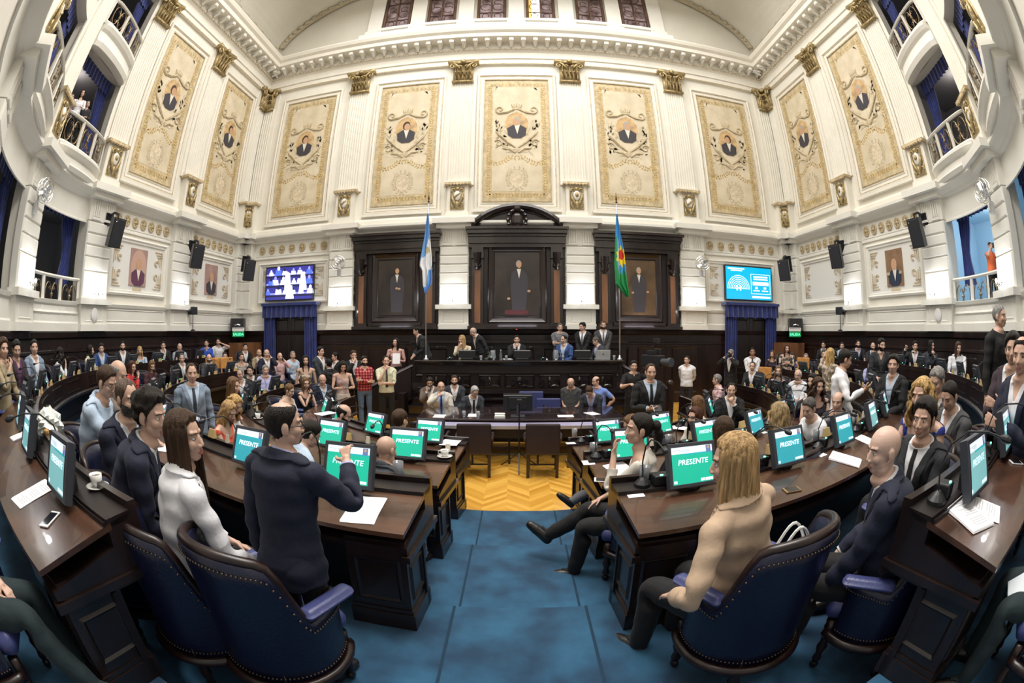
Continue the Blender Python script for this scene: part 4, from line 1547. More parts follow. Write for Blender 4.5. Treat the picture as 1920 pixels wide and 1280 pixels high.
for s_ in (-1, 1):
    w_ = 'left' if s_ < 0 else 'right'
    railing(s_, BAY3, 2.78, 3.66, False, 'low ornate iron railing of the ground balcony, %s side' % w_)
    railing(s_, BAY3, 6.3, 7.1, True, 'bowed iron railing of the first gallery, bay next to the painted panel, %s side' % w_, -0.45)
    railing(s_, BAY3, 9.5, 10.3, True, 'bowed iron railing of the upper gallery, %s side' % w_, -0.65)
    railing(s_, BAY4, 6.3, 7.1, True, 'bowed iron railing of the first gallery, bay at the picture edge, %s side' % w_, -0.45)
    gallery_curtain(s_, BAY3, 3.5, 5.45, 'blue curtain with valance in the ground balcony opening, %s side' % w_)
    gallery_curtain(s_, BAY3, 6.4, 8.95, 'blue curtain with valance in the first gallery opening beside the painted panel, %s side' % w_)
    gallery_curtain(s_, BAY3, 9.6, 12.1, 'blue curtain with valance in the upper gallery opening, %s side' % w_)
    gallery_curtain(s_, BAY4, 6.4, 8.95, 'blue curtain with valance in the first gallery opening at the picture edge, %s side' % w_)
    gallery_curtain(s_, BAY4, 3.5, 5.45, 'blue curtain in the ground balcony opening at the picture edge, %s side' % w_, True)
# ================================================================= FURNITURE
def sub_path(P, s0, s1):
    out, acc = [], 0.0
    for i in range(len(P)):
        if i:
            acc += math.hypot(P[i][0] - P[i - 1][0], P[i][1] - P[i - 1][1])
        if s0 <= acc <= s1:
            out.append(P[i])
    return out


def point_at(P, s):
    acc = 0.0
    for i in range(1, len(P)):
        L = math.hypot(P[i][0] - P[i - 1][0], P[i][1] - P[i - 1][1])
        if acc + L >= s:
            t = (s - acc) / L
            q = [P[i - 1][j] + (P[i][j] - P[i - 1][j]) * t for j in range(4)]
            m = math.hypot(q[2], q[3])
            return (q[0], q[1], q[2] / m, q[3] / m)
        acc += L
    return P[-1]


def plen(P):
    return sum(math.hypot(P[i][0] - P[i - 1][0], P[i][1] - P[i - 1][1]) for i in range(1, len(P)))


ROWNAME = {1: 'innermost', 2: 'second', 3: 'third', 4: 'outermost'}
SIDEN = {-1: 'left', 1: 'right'}
DESKP = {}
for k in (1, 2, 3, 4):
    for sd in (-1, 1):
        P = row_curve(k, 0.0, ROWS[k][4])
        if sd < 0:
            P = [(-x, y, -nx, ny) for x, y, nx, ny in P]
        DESKP[(sd, k)] = P
        Tz, Lz = TZ[k], LEDGE[k]
        wz = Tz + 0.72
        t = thing('curved_desk', 'long curved dark desk of the %s row, %s of the aisle' % (ROWNAME[k], SIDEN[sd]), 'desk', (0, 0, Tz), 0, 'curved desk rows')
        O = T(0, 0, -Tz)

        def part(name, prof, m, path=P, caps=True):
            b = MB()
            b.M = O
            b.sweep(path, prof, caps=caps)
            return b.build(name, m, t)
        part('upper_front', [(0, Lz - 0.36), (0, Lz), (0.045, Lz), (0.045, Lz - 0.04), (0.19, Lz - 0.07), (0.19, wz - 0.02), (0.60, wz - 0.10), (0.60, wz - 0.14), (0.25, Lz - 0.36)], WOOD)
        part('desktop', [(0.17, wz + 0.085), (0.63, wz + 0.005), (0.635, wz - 0.02), (0.17, wz + 0.055)], WOODT)
        part('pen_tray', [(0.03, Lz - 0.035), (0.19, Lz - 0.045), (0.20, wz + 0.075), (0.20, wz + 0.095), (0.21, wz + 0.10), (0.215, wz + 0.07), (0.05, Lz - 0.08)], WOODP)
        part('front_molding', [(0.0, Lz - 0.40), (-0.03, Lz - 0.38), (-0.035, Lz - 0.345), (0.0, Lz - 0.32), (0.03, Lz - 0.36)], WOOD)
        part('lower_front', [(0.26, Tz), (0.235, Tz), (0.235, Tz + 0.11), (0.26, Tz + 0.13), (0.26, Lz - 0.36), (0.29, Lz - 0.36), (0.29, Tz)], WOODP)
        if k >= 2:
            # raised fields of the curved front
            b = MB()
            b.M = O
            L = plen(P)
            n = int(L / 1.25)
            for i in range(n):
                seg = sub_path(P, 0.15 + i * L / n, (i + 1) * L / n - 0.15)
                if len(seg) > 2:
                    for z in (Lz - 0.27, Lz - 0.09):
                        b.sweep(seg, [(-0.012, z), (-0.012, z + 0.014), (0, z + 0.014), (0, z)])
            b.build('panel_trim', WOOD, t)
        # pedestal at the aisle end
        p0 = P[0]
        ex = Vector((-p0[3], p0[2])) if sd > 0 else Vector((p0[3], -p0[2]))
        ex = Vector((abs(p0[3]) * sd, 0)).normalized() if False else (Vector((P[1][0] - p0[0], P[1][1] - p0[1])).normalized())
        M = O @ frame_m((p0[0], p0[1], 0), (ex.x, ex.y), (p0[2], p0[3]))
        b = MB()
        b.box(0.02, 0.40, 0.23, 0.57, Tz + 0.0, wz - 0.08, 0, M)
        b.box(0.0, 0.42, 0.21, 0.59, Tz + 0.0, Tz + 0.12, 0, M)
        b.box(0.01, 0.41, 0.22, 0.58, Tz + 0.12, Tz + 0.15, 0, M)
        b.box(-0.02, 0.03, -0.02, 0.62, wz - 0.19, wz - 0.15, 0, M)
        b.box(0.03, 0.38, 0.0, 0.60, wz - 0.19, wz - 0.10, 0, M)
        b.build('end_pedestal', WOOD, t)
        b = MB()
        Ms = M @ Matrix(((0, -1, 0, 0.02), (1, 0, 0, 0.40), (0, 0, 1, 0), (0, 0, 0, 1)))
        b.rframe(-0.13, 0.13, Tz + 0.2, wz - 0.26, [(0, 0), (0.015, 0.012), (0.035, -0.004)], 0, Ms, fill=0)
        Mn = M @ Matrix(((1, 0, 0, 0.21), (0, 1, 0, 0.57), (0, 0, 1, 0), (0, 0, 0, 1)))
        b.rframe(-0.15, 0.15, Tz + 0.2, wz - 0.2, [(0, 0), (0.015, 0.012), (0.035, -0.004)], 0, Mn, fill=0)
        b.build('end_panel', WOODP, t)

# ---- prototypes
# tub chair (faces +y)
ch = thing('tub_chair', 'x', 'chair')
b = MB()
b.rbox(-0.225, 0.225, -0.17, 0.29, 0.36, 0.48, 0.05)
b.build('seat', LEATHERL, ch, True)


def shell_top(th):
    a = abs(th)
    if a < 0.95:
        return 1.0 - 0.05 * (a / 0.95) ** 2
    if a < 1.45:
        t = (a - 0.95) / 0.5
        return 0.95 - 0.33 * (t * t * (3 - 2 * t))
    return 0.62 + 0.02 * min(1, (a - 1.45) / 0.3)


b = MB()
n, V, F = 44, [], []
rows_ = 7
TH = [-2.25 + 4.5 * i / n for i in range(n + 1)]
for lay in (0, 1):
    for th in TH:
        for j in range(rows_ + 1):
            v = j / rows_
            z = 0.30 + (shell_top(th) - 0.30) * v
            r_ = (0.325 if lay == 0 else 0.265) + 0.035 * max(0, z - 0.5) - 0.03 * max(0, 0.5 - z)
            lean = -0.10 * max(0, z - 0.55) * math.cos(th)
            V.append((r_ * math.sin(th), -r_ * math.cos(th) * 0.98 + lean, z))
W = rows_ + 1
S = W * (n + 1)
for i in range(n):
    for j in range(rows_):
        F.append((i * W + j, i * W + j + 1, (i + 1) * W + j + 1, (i + 1) * W + j))
        F.append((S + i * W + j, S + (i + 1) * W + j, S + (i + 1) * W + j + 1, S + i * W + j + 1))
    F.append((i * W + rows_, S + i * W + rows_, S + (i + 1) * W + rows_, (i + 1) * W + rows_))
    F.append((i * W, (i + 1) * W, S + (i + 1) * W, S + i * W))
for e in (0, n):
    for j in range(rows_):
        F.append((e * W + j, S + e * W + j, S + e * W + j + 1, e * W + j + 1))
b.add(V, F)
b.build('backrest', LEATHER, ch, True)
b = MB()
top = [np.array(V[i * W + rows_]) * 0.5 + np.array(V[S + i * W + rows_]) * 0.5 + np.array([0, 0, 0.006]) for i in range(n + 1)]
b.tube(top, 0.026, 8)
b.tube([(0.33 * math.sin(th), -0.33 * math.cos(th), 0.285) for th in np.linspace(-2.4, 2.4, 30)], 0.028, 6)
b.build('wood_trim', mat('chair_wood', (0.016, 0.006, 0.005), 0.35, noise=(6, 0.4), coat=0.1), ch, True)
b = MB()
for i in range(n + 1):
    p = np.array(V[i * W + rows_])
    for q in (0, 1):
        pp = p if q == 0 or i == n else (p + np.array(V[(i + 1) * W + rows_])) / 2
        d = pp[:2] / (np.linalg.norm(pp[:2]) + 1e-9) * 0.004
        b.ball((pp[0] + d[0], pp[1] + d[1], pp[2] - 0.045), 0.0065, n=5, k=3)
for th in np.linspace(-2.2, 2.2, 70):
    b.ball((0.322 * math.sin(th), -0.318 * math.cos(th), 0.335), 0.006, n=5, k=3)
b.build('nail_trim', mat('nail_brass', (0.16, 0.11, 0.07), 0.35, 0.8), ch, True)
for s_ in (-1, 1):
    b = MB()
    b.rbox(s_ * 0.30 - 0.043, s_ * 0.30 + 0.043, -0.06, 0.25, 0.635, 0.69, 0.04)
    b.build('armrest', LEATHERL, ch, True)
for ax, ay in ((-0.2, -0.2), (0.2, -0.2), (-0.2, 0.22), (0.2, 0.22)):
    b = MB()
    b.lathe([(0.016, 0.05), (0.03, 0.08), (0.02, 0.12), (0.035, 0.17), (0.025, 0.2), (0.035, 0.3), (0.035, 0.36)], 10, 0, T(ax, ay, 0))
    b.ball((ax, ay, 0.03), (0.02, 0.03, 0.03), n=8, k=5)
    b.build('leg', MATS['chair_wood'], ch, True)
CHAIR = Proto(ch)
# plain light chair for the distant seats shares the same design

mo = thing('desk_monitor', 'x', 'monitor')
# screen faces +y, leaning back
MT = T(0, 0.0, 0.165) @ RX(math.radians(20))
b = MB()
b.prism([(-0.18, -0.145), (0.18, -0.145), (0.18, 0.145), (-0.18, 0.145)], -0.03, 0.015, 0, MT @ Matrix(((1, 0, 0, 0), (0, 0, 1, 0), (0, 1, 0, 0), (0, 0, 0, 1))))
b.rframe(-0.18, 0.18, -0.145, 0.145, [(0, 0.015), (0.004, 0.022), (0.024, 0.022), (0.027, 0.016)], 0, MT)
b.prism([(-0.12, -0.1), (0.12, -0.1), (0.12, 0.1), (-0.12, 0.1)], -0.06, -0.03, 0, MT @ Matrix(((1, 0, 0, 0), (0, 0, 1, 0), (0, 1, 0, 0), (0, 0, 0, 1))))
b.build('bezel', GREYP, mo)
b = MB()
b.quad([(-0.154, 0.0175, -0.119), (0.154, 0.0175, -0.119), (0.154, 0.0175, 0.119), (-0.154, 0.0175, 0.119)][::-1], 0, MT)
b.quad([(-0.154, 0.0180, 0.076), (0.154, 0.0180, 0.076), (0.154, 0.0180, 0.119), (-0.154, 0.0180, 0.119)][::-1], 1, MT)
b.quad([(-0.154, 0.0180, 0.066), (0.06, 0.0180, 0.066), (0.06, 0.0180, 0.074), (-0.154, 0.0180, 0.074)][::-1], 3, MT)
# the viewer stands at +y, so the picture's right-hand side is at -x
b.quad([(-0.142, 0.0185, 0.072), (-0.105, 0.0185, 0.072), (-0.105, 0.0185, 0.116), (-0.142, 0.0185, 0.116)][::-1], 2, MT)
b.add([(-0.123 + 0.010 * math.cos(a), 0.019, 0.103 + 0.012 * math.sin(a)) for a in np.linspace(0, 2 * PI, 11)[:-1]], [tuple(range(10))], 4, MT)
for x0, x1, z0 in ((-0.145, -0.085, -0.112), (-0.08, -0.05, -0.112), (0.125, 0.148, -0.112)):
    b.quad([(x0, 0.0185, z0), (x1, 0.0185, z0), (x1, 0.0185, z0 + 0.018), (x0, 0.0185, z0 + 0.018)][::-1], 1, MT)
for i in range(3):
    b.quad([(0.02, 0.0185, 0.098 - i * 0.007), (0.14 - i * 0.03, 0.0185, 0.098 - i * 0.007), (0.14 - i * 0.03, 0.0185, 0.101 - i * 0.007), (0.02, 0.0185, 0.101 - i * 0.007)][::-1], 5, MT)
TV_, TF_ = text_geo('PRESENTE', 0.048)
TV_ = [(-(x * 1.06 + y * 0.18), 0.0186, y + 0.004) for x, y, z in TV_]
b.add(TV_, TF_, 1, MT)
for dx in (0.0006, -0.0006):
    b.add([(x + dx, y + 0.0001, z + dx) for x, y, z in TV_], TF_, 1, MT)
b.build('screen', [TEAL_E, WHITE_E, mat('photo_blue', (0.12, 0.20, 0.45), 0.4, emit=0.6), TEAL2_E, mat('photo_face', (0.55, 0.35, 0.28), 0.4, emit=0.5), mat('screen_grey', (0.45, 0.5, 0.55), 0.4, emit=0.5)], mo)
b = MB()
b.lathe([(0.11, 0), (0.11, 0.012), (0.05, 0.02), (0.03, 0.03)], 14, 0, T(0, -0.06, 0) @ Matrix.Diagonal((1.1, 0.8, 1, 1)))
b.tube([(0, -0.06, 0.01), (0, -0.07, 0.1), (0, -0.05, 0.17)], 0.03, 8)
b.build('stand', BLACKP, mo)
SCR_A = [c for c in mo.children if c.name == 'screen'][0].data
SCR_B = SCR_A.copy()  # screen copies for side monitors, off-axis wash put into their colour
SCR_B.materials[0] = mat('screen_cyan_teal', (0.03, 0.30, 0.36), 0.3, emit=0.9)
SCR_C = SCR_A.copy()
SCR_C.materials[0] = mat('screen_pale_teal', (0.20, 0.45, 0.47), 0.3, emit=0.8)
MON = Proto(mo)
mi_ = thing('gooseneck_microphone', 'x', 'microphone')
b = MB()
b.lathe([(0.055, 0), (0.055, 0.02), (0.03, 0.045), (0.012, 0.06)], 12, 0)
b.rbox(-0.17, -0.07, -0.045, 0.045, 0, 0.07, 0.01)
b.build('base', BLACKP, mi_)
b = MB()
gn = [(0, 0, 0.05), (0, -0.02, 0.16), (0.0, 0.02, 0.27), (0.0, 0.11, 0.335), (0.0, 0.22, 0.345), (0.0, 0.30, 0.33)]
b.tube(gn, 0.005, 6)
b.build('neck', BLACKP, mi_)
b = MB()
b.lathe([(0.008, -0.03), (0.017, -0.015), (0.019, 0.01), (0.013, 0.03), (0.004, 0.037)], 10, 0, T(0, 0.325, 0.326) @ RX(math.radians(-100)))
b.build('capsule', BLACKP, mi_)
b = MB()
b.ball((-0.12, 0.03, 0.073), (0.014, 0.008, 0.006), n=8, k=4)
b.build('green_light', GREEN_LED, mi_)
MIC = Proto(mi_)
gl = thing('water_glass', 'x', 'glass')
b = MB()
b.lathe([(0.0, 0.0), (0.03, 0.0), (0.037, 0.115), (0.0345, 0.115), (0.0285, 0.012), (0, 0.012)], 18, 0, cap=False)
b.build('tumbler', GLASS, gl, True)
b = MB()
b.lathe([(0.0, 0.014), (0.0275, 0.014), (0.0315, 0.07), (0.0, 0.07)], 18, 0, cap=False)
b.build('water', mat('water', (0.93, 0.97, 1.0), 0.0, trans=1.0), gl, True)
GLS = Proto(gl)
cu_ = thing('coffee_cup', 'x', 'cup')
b = MB()
b.lathe([(0.0, 0.008), (0.022, 0.008), (0.024, 0.016), (0.034, 0.03), (0.040, 0.072), (0.037, 0.072), (0.03, 0.03), (0.0, 0.022)], 20, 0, cap=False)
b.tube([(0.038, 0, 0.06), (0.06, 0, 0.058), (0.062, 0, 0.035), (0.034, 0, 0.03)], 0.005, 6)
b.build('cup', PORC, cu_, True)
b = MB()
b.lathe([(0.0, 0.0), (0.035, 0.0), (0.07, 0.012), (0.072, 0.015), (0.035, 0.008), (0.0, 0.007)], 22, 0, cap=False)
b.build('saucer', PORC, cu_, True)
b = MB()
b.lathe([(0, 0.06), (0.036, 0.06)], 16, 0, cap=False)
b.build('coffee', mat('coffee', (0.05, 0.02, 0.01), 0.2), cu_)
CUP = Proto(cu_)
ph = thing('phone', 'x', 'phone')
b = MB()
b.rbox(-0.036, 0.036, -0.072, 0.072, 0, 0.009, 0.004)
b.build('case', mat('white_phone', (0.82, 0.82, 0.84), 0.3), ph)
b = MB()
b.box(-0.031, 0.031, -0.055, 0.055, 0.009, 0.0096)
b.build('display', mat('phone_glass', (0.01, 0.01, 0.012), 0.08), ph)
PHN = Proto(ph)


def paper_mesh(n=6, w=0.21, h=0.297):
    b = MB()
    for i in range(n):
        a = RN.uniform(-.04, .04)
        dx, dy = RN.uniform(-.006, .006), RN.uniform(-.006, .006)
        b.box(-w / 2, w / 2, -h / 2, h / 2, 0.0012 * i, 0.0012 * i + 0.001, 0, T(dx, dy, 0) @ RZ(a))
    z = 0.0012 * n + 0.0002
    for r_ in range(13):
        if r_ % 5 != 4:
            x1 = RN.uniform(0.0, w * 0.38)
            b.quad([(-w * 0.38, h * 0.38 - r_ * 0.018 - 0.004, z), (x1, h * 0.38 - r_ * 0.018 - 0.004, z), (x1, h * 0.38 - r_ * 0.018, z), (-w * 0.38, h * 0.38 - r_ * 0.018, z)], 1)
    return b.mesh('paper_stack', [WHITEP, mat('print_grey', (0.45, 0.45, 0.5), 0.8)])


PAPM = [paper_mesh(3), paper_mesh(10), paper_mesh(1)]
card_b = MB()
card_b.box(-0.055, 0.055, -0.045, 0.045, 0, 0.0015)
CARDM = card_b.mesh('white_card', [WHITEP])
pb = MB()
pb.add([(-0.06, -0.012, 0), (0.06, -0.012, 0), (0.06, 0.03, 0), (-0.06, 0.03, 0), (-0.06, -0.008, 0.075), (0.06, -0.008, 0.075), (0.06, 0.0, 0.075), (-0.06, 0.0, 0.075)], [(3, 2, 1, 0), (4, 5, 6, 7), (0, 1, 5, 4), (1, 2, 6, 5), (2, 3, 7, 6), (3, 0, 4, 7)])
pb.box(-0.03, 0.02, -0.0145, -0.0105, 0.03, 0.04, 1)
pb.box(-0.035, 0.035, -0.0135, -0.0095, 0.05, 0.056, 1)
PLM = pb.mesh('name_plate', [PLATE, mat('plate_ink', (0.30, 0.18, 0.07), 0.6)])
tb = MB()
tb.add([(-0.022, -0.01, 0), (0.022, -0.01, 0), (0.022, 0.02, 0), (-0.022, 0.02, 0), (-0.022, -0.006, 0.07), (0.022, -0.006, 0.07), (0.022, 0.0, 0.07), (-0.022, 0.0, 0.07)], [(3, 2, 1, 0), (4, 5, 6, 7), (0, 1, 5, 4), (1, 2, 6, 5), (2, 3, 7, 6), (3, 0, 4, 7)])
tb.box(-0.012, 0.012, -0.0125, -0.0085, 0.015, 0.045, 1)
TAGM = tb.mesh('seat_tag', [mat('tag_cream', (0.72, 0.66, 0.55), 0.6), mat('tag_red', (0.45, 0.12, 0.10), 0.6)])


def simple(name, me, loc, rz, label, cat, group=None, rot=None):
    o = link(name, me)
    o.location = loc
    o.rotation_euler = rot or (0, 0, rz)
    return tag(o, label, cat, group)


def sname(sd, k, i):
    return '%s from the aisle in the %s row, %s half' % (ORD[i], ROWNAME[k], SIDEN[sd])


SEATS = {}
PITCH_ = {1: (0.42, 0.80), 2: (0.38, 0.86), 3: (0.48, 0.90), 4: (0.46, 1.0)}
OFFC = 0.97
for (sd, k), P in DESKP.items():
    L = plen(P)
    s0, dp = PITCH_[k]
    i = 0
    while s0 + dp * i < L - 0.3:
        x, y, nx, ny = point_at(P, s0 + dp * i)
        SEATS[(sd, k, i)] = (x, y, nx, ny)
        yaw = math.atan2(ny, nx) - PI / 2          # +y of the object = outward
        wz = TZ[k] + 0.72
        far = abs(x) > 0.8 * ROWS[k][0]
        tx, ty = -ny, nx
        if (sd, k, i) not in ((-1, 2, 3),):
            m_ = MON.place((x + nx * 0.23, y + ny * 0.23, wz + 0.075), yaw + RN.uniform(-.05, .05), 'black desk monitor, %s' % sname(sd, k, i), 'desk monitors')
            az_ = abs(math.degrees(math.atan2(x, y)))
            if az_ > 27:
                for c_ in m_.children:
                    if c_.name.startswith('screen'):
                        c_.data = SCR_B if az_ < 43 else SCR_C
        sg = -1 if sd < 0 else 1
        q = 0.30
        MIC.place((x + nx * 0.12 + tx * -q, y + ny * 0.12 + ty * -q, LEDGE[k] - 0.042), yaw + RN.uniform(-.25, .25), 'black gooseneck microphone, %s' % sname(sd, k, i), 'gooseneck microphones')
        if k >= 2 and y > 2.2 and math.hypot(x, y) > 3.4:
            simple('name_plate', PLM, (x + nx * 0.022 + tx * 0.03, y + ny * 0.022 + ty * 0.03, LEDGE[k]), yaw, 'tan name plate, %s' % sname(sd, k, i), 'name plate', 'tan name plates along the desk fronts')
            simple('seat_tag', TAGM, (x + nx * 0.022 + tx * 0.32, y + ny * 0.022 + ty * 0.32, LEDGE[k]), yaw, 'small cream tag, %s' % sname(sd, k, i), 'name plate', 'small cream tags along the desk fronts')
        i += 1


def on_desk(px, py, k, n=None):
    """the point of row k's sloping desk top seen at a pixel, with the local outward yaw"""
    z = TZ[k] + 0.765
    for _ in range(3):
        x, y = at_z(px, py, z)
        a, b_, yc = ROWS[k][0], ROWS[k][1], ROWS[k][2]
        best = min((math.hypot(p[0] - x, p[1] - y), p) for p in DESKP[(-1 if x < 0 else 1, k)])
        p = best[1]
        d = (x - p[0]) * p[2] + (y - p[1]) * p[3]
        d = min(max(d, 0.03), 0.60)
        z = TZ[k] + 0.72 + 0.085 - (d - 0.17) * 0.174 if d > 0.2 else LEDGE[k] - 0.04
    return (x, y, z + 0.001), math.atan2(p[3], p[2]) - PI / 2, (math.radians(-9.9) if d > 0.2 else 0)


def lay(me_or_proto, px, py, k, label, cat, name=None, group=None, rz=0.0):
    (x, y, z), yaw, tilt = on_desk(px, py, k)
    M = T(x, y, z) @ RZ(yaw) @ RX(tilt) @ RZ(rz)
    e = M.to_euler()
    if isinstance(me_or_proto, Proto):
        return me_or_proto.place((x, y, z), 0, label, group, rot=e)
    return simple(name, me_or_proto, (x, y, z), 0, label, cat, group, rot=e)


PG, GG, CG = 'papers on the desks', 'water glasses on the desks', 'white cups on the desks'
lay(PAPM[0], 62, 925, 4, 'stack of printed pages at the monitor of the outermost left desk, by the white phone', 'papers', 'papers', PG, 0.1)
lay(PHN, 94, 975, 4, 'white phone on the outermost left desk, below the printed pages', 'phone', 'phone', 'phones on the desks', 0.5)
lay(CUP, 184, 915, 4, 'white coffee cup on saucer at the aisle end of the outermost left desk', 'cup', None, CG)
lay(PAPM[1], 45, 815, 4, 'papers lying by the hands at the left picture edge, outermost left desk', 'papers', 'papers', PG, 0.2)
lay(PAPM[1], 1812, 965, 4, 'thick fanned stack of bluish pages on the outermost right desk', 'papers', 'papers', PG, -0.3)
lay(PAPM[0], 1835, 950, 4, 'loose white pages under the bluish stack on the outermost right desk', 'papers', 'papers', PG, 0.25)
lay(PHN, 1905, 868, 4, 'white-rimmed phone at the right picture edge, outermost right desk', 'phone', 'phone', 'phones on the desks', 0.8)
lay(PAPM[0], 682, 955, 3, 'white pages in front of the standing navy-suited man, third row left', 'papers', 'papers', PG, 0.1)
lay(GLS, 748, 895, 3, 'water glass at the aisle end of the third row left, in front of the raised-arm man', 'glass', None, GG)
lay(CARDM, 1190, 930, 3, 'white card beside the glass at the aisle end of the third row right', 'card', 'white_card', 'white cards on the desks')
lay(GLS, 1207, 905, 3, 'water glass beside the big PRESENTE screen, third row right', 'glass', None, GG)
lay(PHN, 1485, 918, 3, 'brown phone on the third row right, in front of the blond woman in beige', 'phone', 'phone', 'phones on the desks', 1.4)
lay(PAPM[1], 1585, 862, 3, 'thick white document stack in front of the bald man, third row right', 'papers', 'papers', PG, 0.35)
lay(CARDM, 1538, 854, 3, 'white card beside the document stack, third row right', 'card', 'white_card', 'white cards on the desks')
lay(GLS, 1529, 830, 3, 'water glass before the light monitor, third row right', 'glass', None, GG)
lay(GLS, 1600, 800, 3, 'water glass further along the third row right, before the tilted monitor', 'glass', None, GG)
lay(CARDM, 1612, 818, 3, 'small white card by the second glass, third row right', 'card', 'white_card', 'white cards on the desks')
lay(PAPM[0], 1630, 828, 3, 'white page near the bald man, third row right', 'papers', 'papers', PG, -0.2)
lay(PAPM[0], 845, 835, 1, 'large white sheets on the innermost left desk by the aisle', 'papers', 'papers', PG, 0.1)
lay(CUP, 834, 857, 2, 'white cup on saucer at the aisle end of the second row left', 'cup', None, CG)
lay(PHN, 842, 845, 1, 'dark phone on the white sheets of the innermost left desk', 'phone', 'phone', 'phones on the desks', 0.2)
lay(GLS, 1077, 820, 1, 'water glass on the innermost right desk by the aisle', 'glass', None, GG)
lay(CARDM, 1070, 836, 1, 'white card on the innermost right desk by the aisle', 'card', 'white_card', 'white cards on the desks')
lay(GLS, 1112, 852, 2, 'water glass at the aisle end of the second row right', 'glass', None, GG)
lay(CARDM, 1103, 872, 2, 'white card at the aisle end of the second row right', 'card', 'white_card', 'white cards on the desks')
lay(PHN, 1130, 899, 2, 'white phone at the edge of the second row right', 'phone', 'phone', 'phones on the desks', 1.3)
lay(PAPM[0], 1165, 882, 2, 'open white notebook in front of the dark-haired woman, second row right', 'papers', 'papers', PG, 0.2)
lay(CUP, 598, 822, 2, 'white cup in front of the blue-shirted man, second row left', 'cup', None, CG)
lay(CUP, 484, 785, 2, 'white cup near the blond women, second row left', 'cup', None, CG)
lay(PAPM[0], 610, 775, 2, 'white pages before the bald man in navy, second row left', 'papers', 'papers', PG, 0.2)
lay(GLS, 1252, 835, 2, 'water glass behind the big PRESENTE screen, second row right', 'glass', None, GG)
lay(GLS, 1424, 802, 2, 'water glass beside the blond bob, second row right', 'glass', None, GG)
lay(CARDM, 1430, 812, 2, 'white card beside the blond bob, second row right', 'card', 'white_card', 'white cards on the desks')
lay(CUP, 1405, 808, 2, 'white cup beside the blond bob, second row right', 'cup', None, CG)
lay(GLS, 1246, 798, 1, 'water glass beside the standing man in black, innermost right desk', 'glass', None, GG)
lay(PAPM[0], 1270, 805, 1, 'white pages before the smiling brown-haired woman, innermost right desk', 'papers', 'papers', PG, 0.2)
lay(PAPM[1], 1675, 765, 3, 'white papers beside the curly blond woman, third row right', 'papers', 'papers', PG, 0.4)
lay(PAPM[0], 318, 835, 3, 'white pages in front of the curly-haired man, third row left', 'papers', 'papers', PG, 0.3)
lay(PAPM[0], 300, 726, 3, 'pages held low by the long-haired woman in maroon, third row left', 'papers', 'papers', PG, 0.3)
for o in [o for o in bpy.data.objects if o.name.startswith('phone')]:
    if 'brown' in o.get('label', '') or 'dark' in o.get('label', ''):
        c = [c for c in o.children if c.name.startswith('case')][0]
        c.data = c.data.copy()
        c.data.materials[0] = BLACKP if 'dark' in o['label'] else mat('bronze_phone', (0.30, 0.20, 0.09), 0.35, 0.4)
# carrier bag with pastry on the outermost left desk
(x, y, z), yaw, _t = on_desk(95, 815, 4)
t = thing('plastic_bag', 'crumpled white plastic bag of food on the outermost left desk', 'bag', (x, y, z))
b = MB()
V, F = [], []
for j in range(9):
    for i in range(16):
        a = 2 * PI * i / 16
        r_ = (0.09, 0.12, 0.13, 0.13, 0.12, 0.11, 0.09, 0.06, 0.03)[j] * (1 + 0.16 * math.sin(a * 5 + j * 1.7) + RN.uniform(-.06, .06))
        V.append((r_ * math.cos(a), r_ * math.sin(a), j * 0.027 + RN.uniform(-.012, .012)))
F = [(j * 16 + i, j * 16 + (i + 1) % 16, (j + 1) * 16 + (i + 1) % 16, (j + 1) * 16 + i) for j in range(8) for i in range(16)] + [tuple(range(16))[::-1]]
b.add(V, F)
b.build('bag', mat('bag_plastic', (0.78, 0.82, 0.78), 0.35), t)
b = MB()
for i in range(5):
    b.ball((0.1 * math.cos(i), -0.09 + 0.02 * i, 0.05 + 0.02 * (i % 3)), (0.04, 0.03, 0.03), n=8, k=5)
b.build('pastry', mat('pastry', (0.62, 0.36, 0.12), 0.7), t)

# ---- orange wooden chairs at the far ends of the outer rows
oc = thing('wooden_chair', 'x', 'chair')
b = MB()
b.rbox(-0.22, 0.22, -0.2, 0.22, 0.42, 0.46, 0.015)
b.build('seat', TAN, oc)
b = MB()
b.rbox(-0.22, 0.22, -0.25, -0.21, 0.62, 0.92, 0.02)
b.build('backrest', TAN, oc)
for ax in (-1, 1):
    for ay in (-0.22, 0.18):
        b = MB()
        b.tube([(ax * 0.19, ay, 0), (ax * 0.19, ay, 0.86 if ay < 0 else 0.43)], 0.018, 6)
        b.build('leg', TAN, oc)
OCH = Proto(oc)
for sd, pts in ((-1, ((404, 668), (421, 667), (432, 668))), (1, ((1427, 692), (1499, 672)))):
    for j, (px, py) in enumerate(pts):
        k = 4 if not (sd > 0 and j == 0) else 3
        x, y, z = at_d(px, py, 12.6 if k == 4 else 12.0)
        OCH.place((x, y, TZ[k]), math.atan2(7 - y, -x) - PI / 2, 'tan wooden chair, %s at the front end of the %s outer rows' % (ORD[j], SIDEN[sd]), 'tan wooden chairs at the row ends')

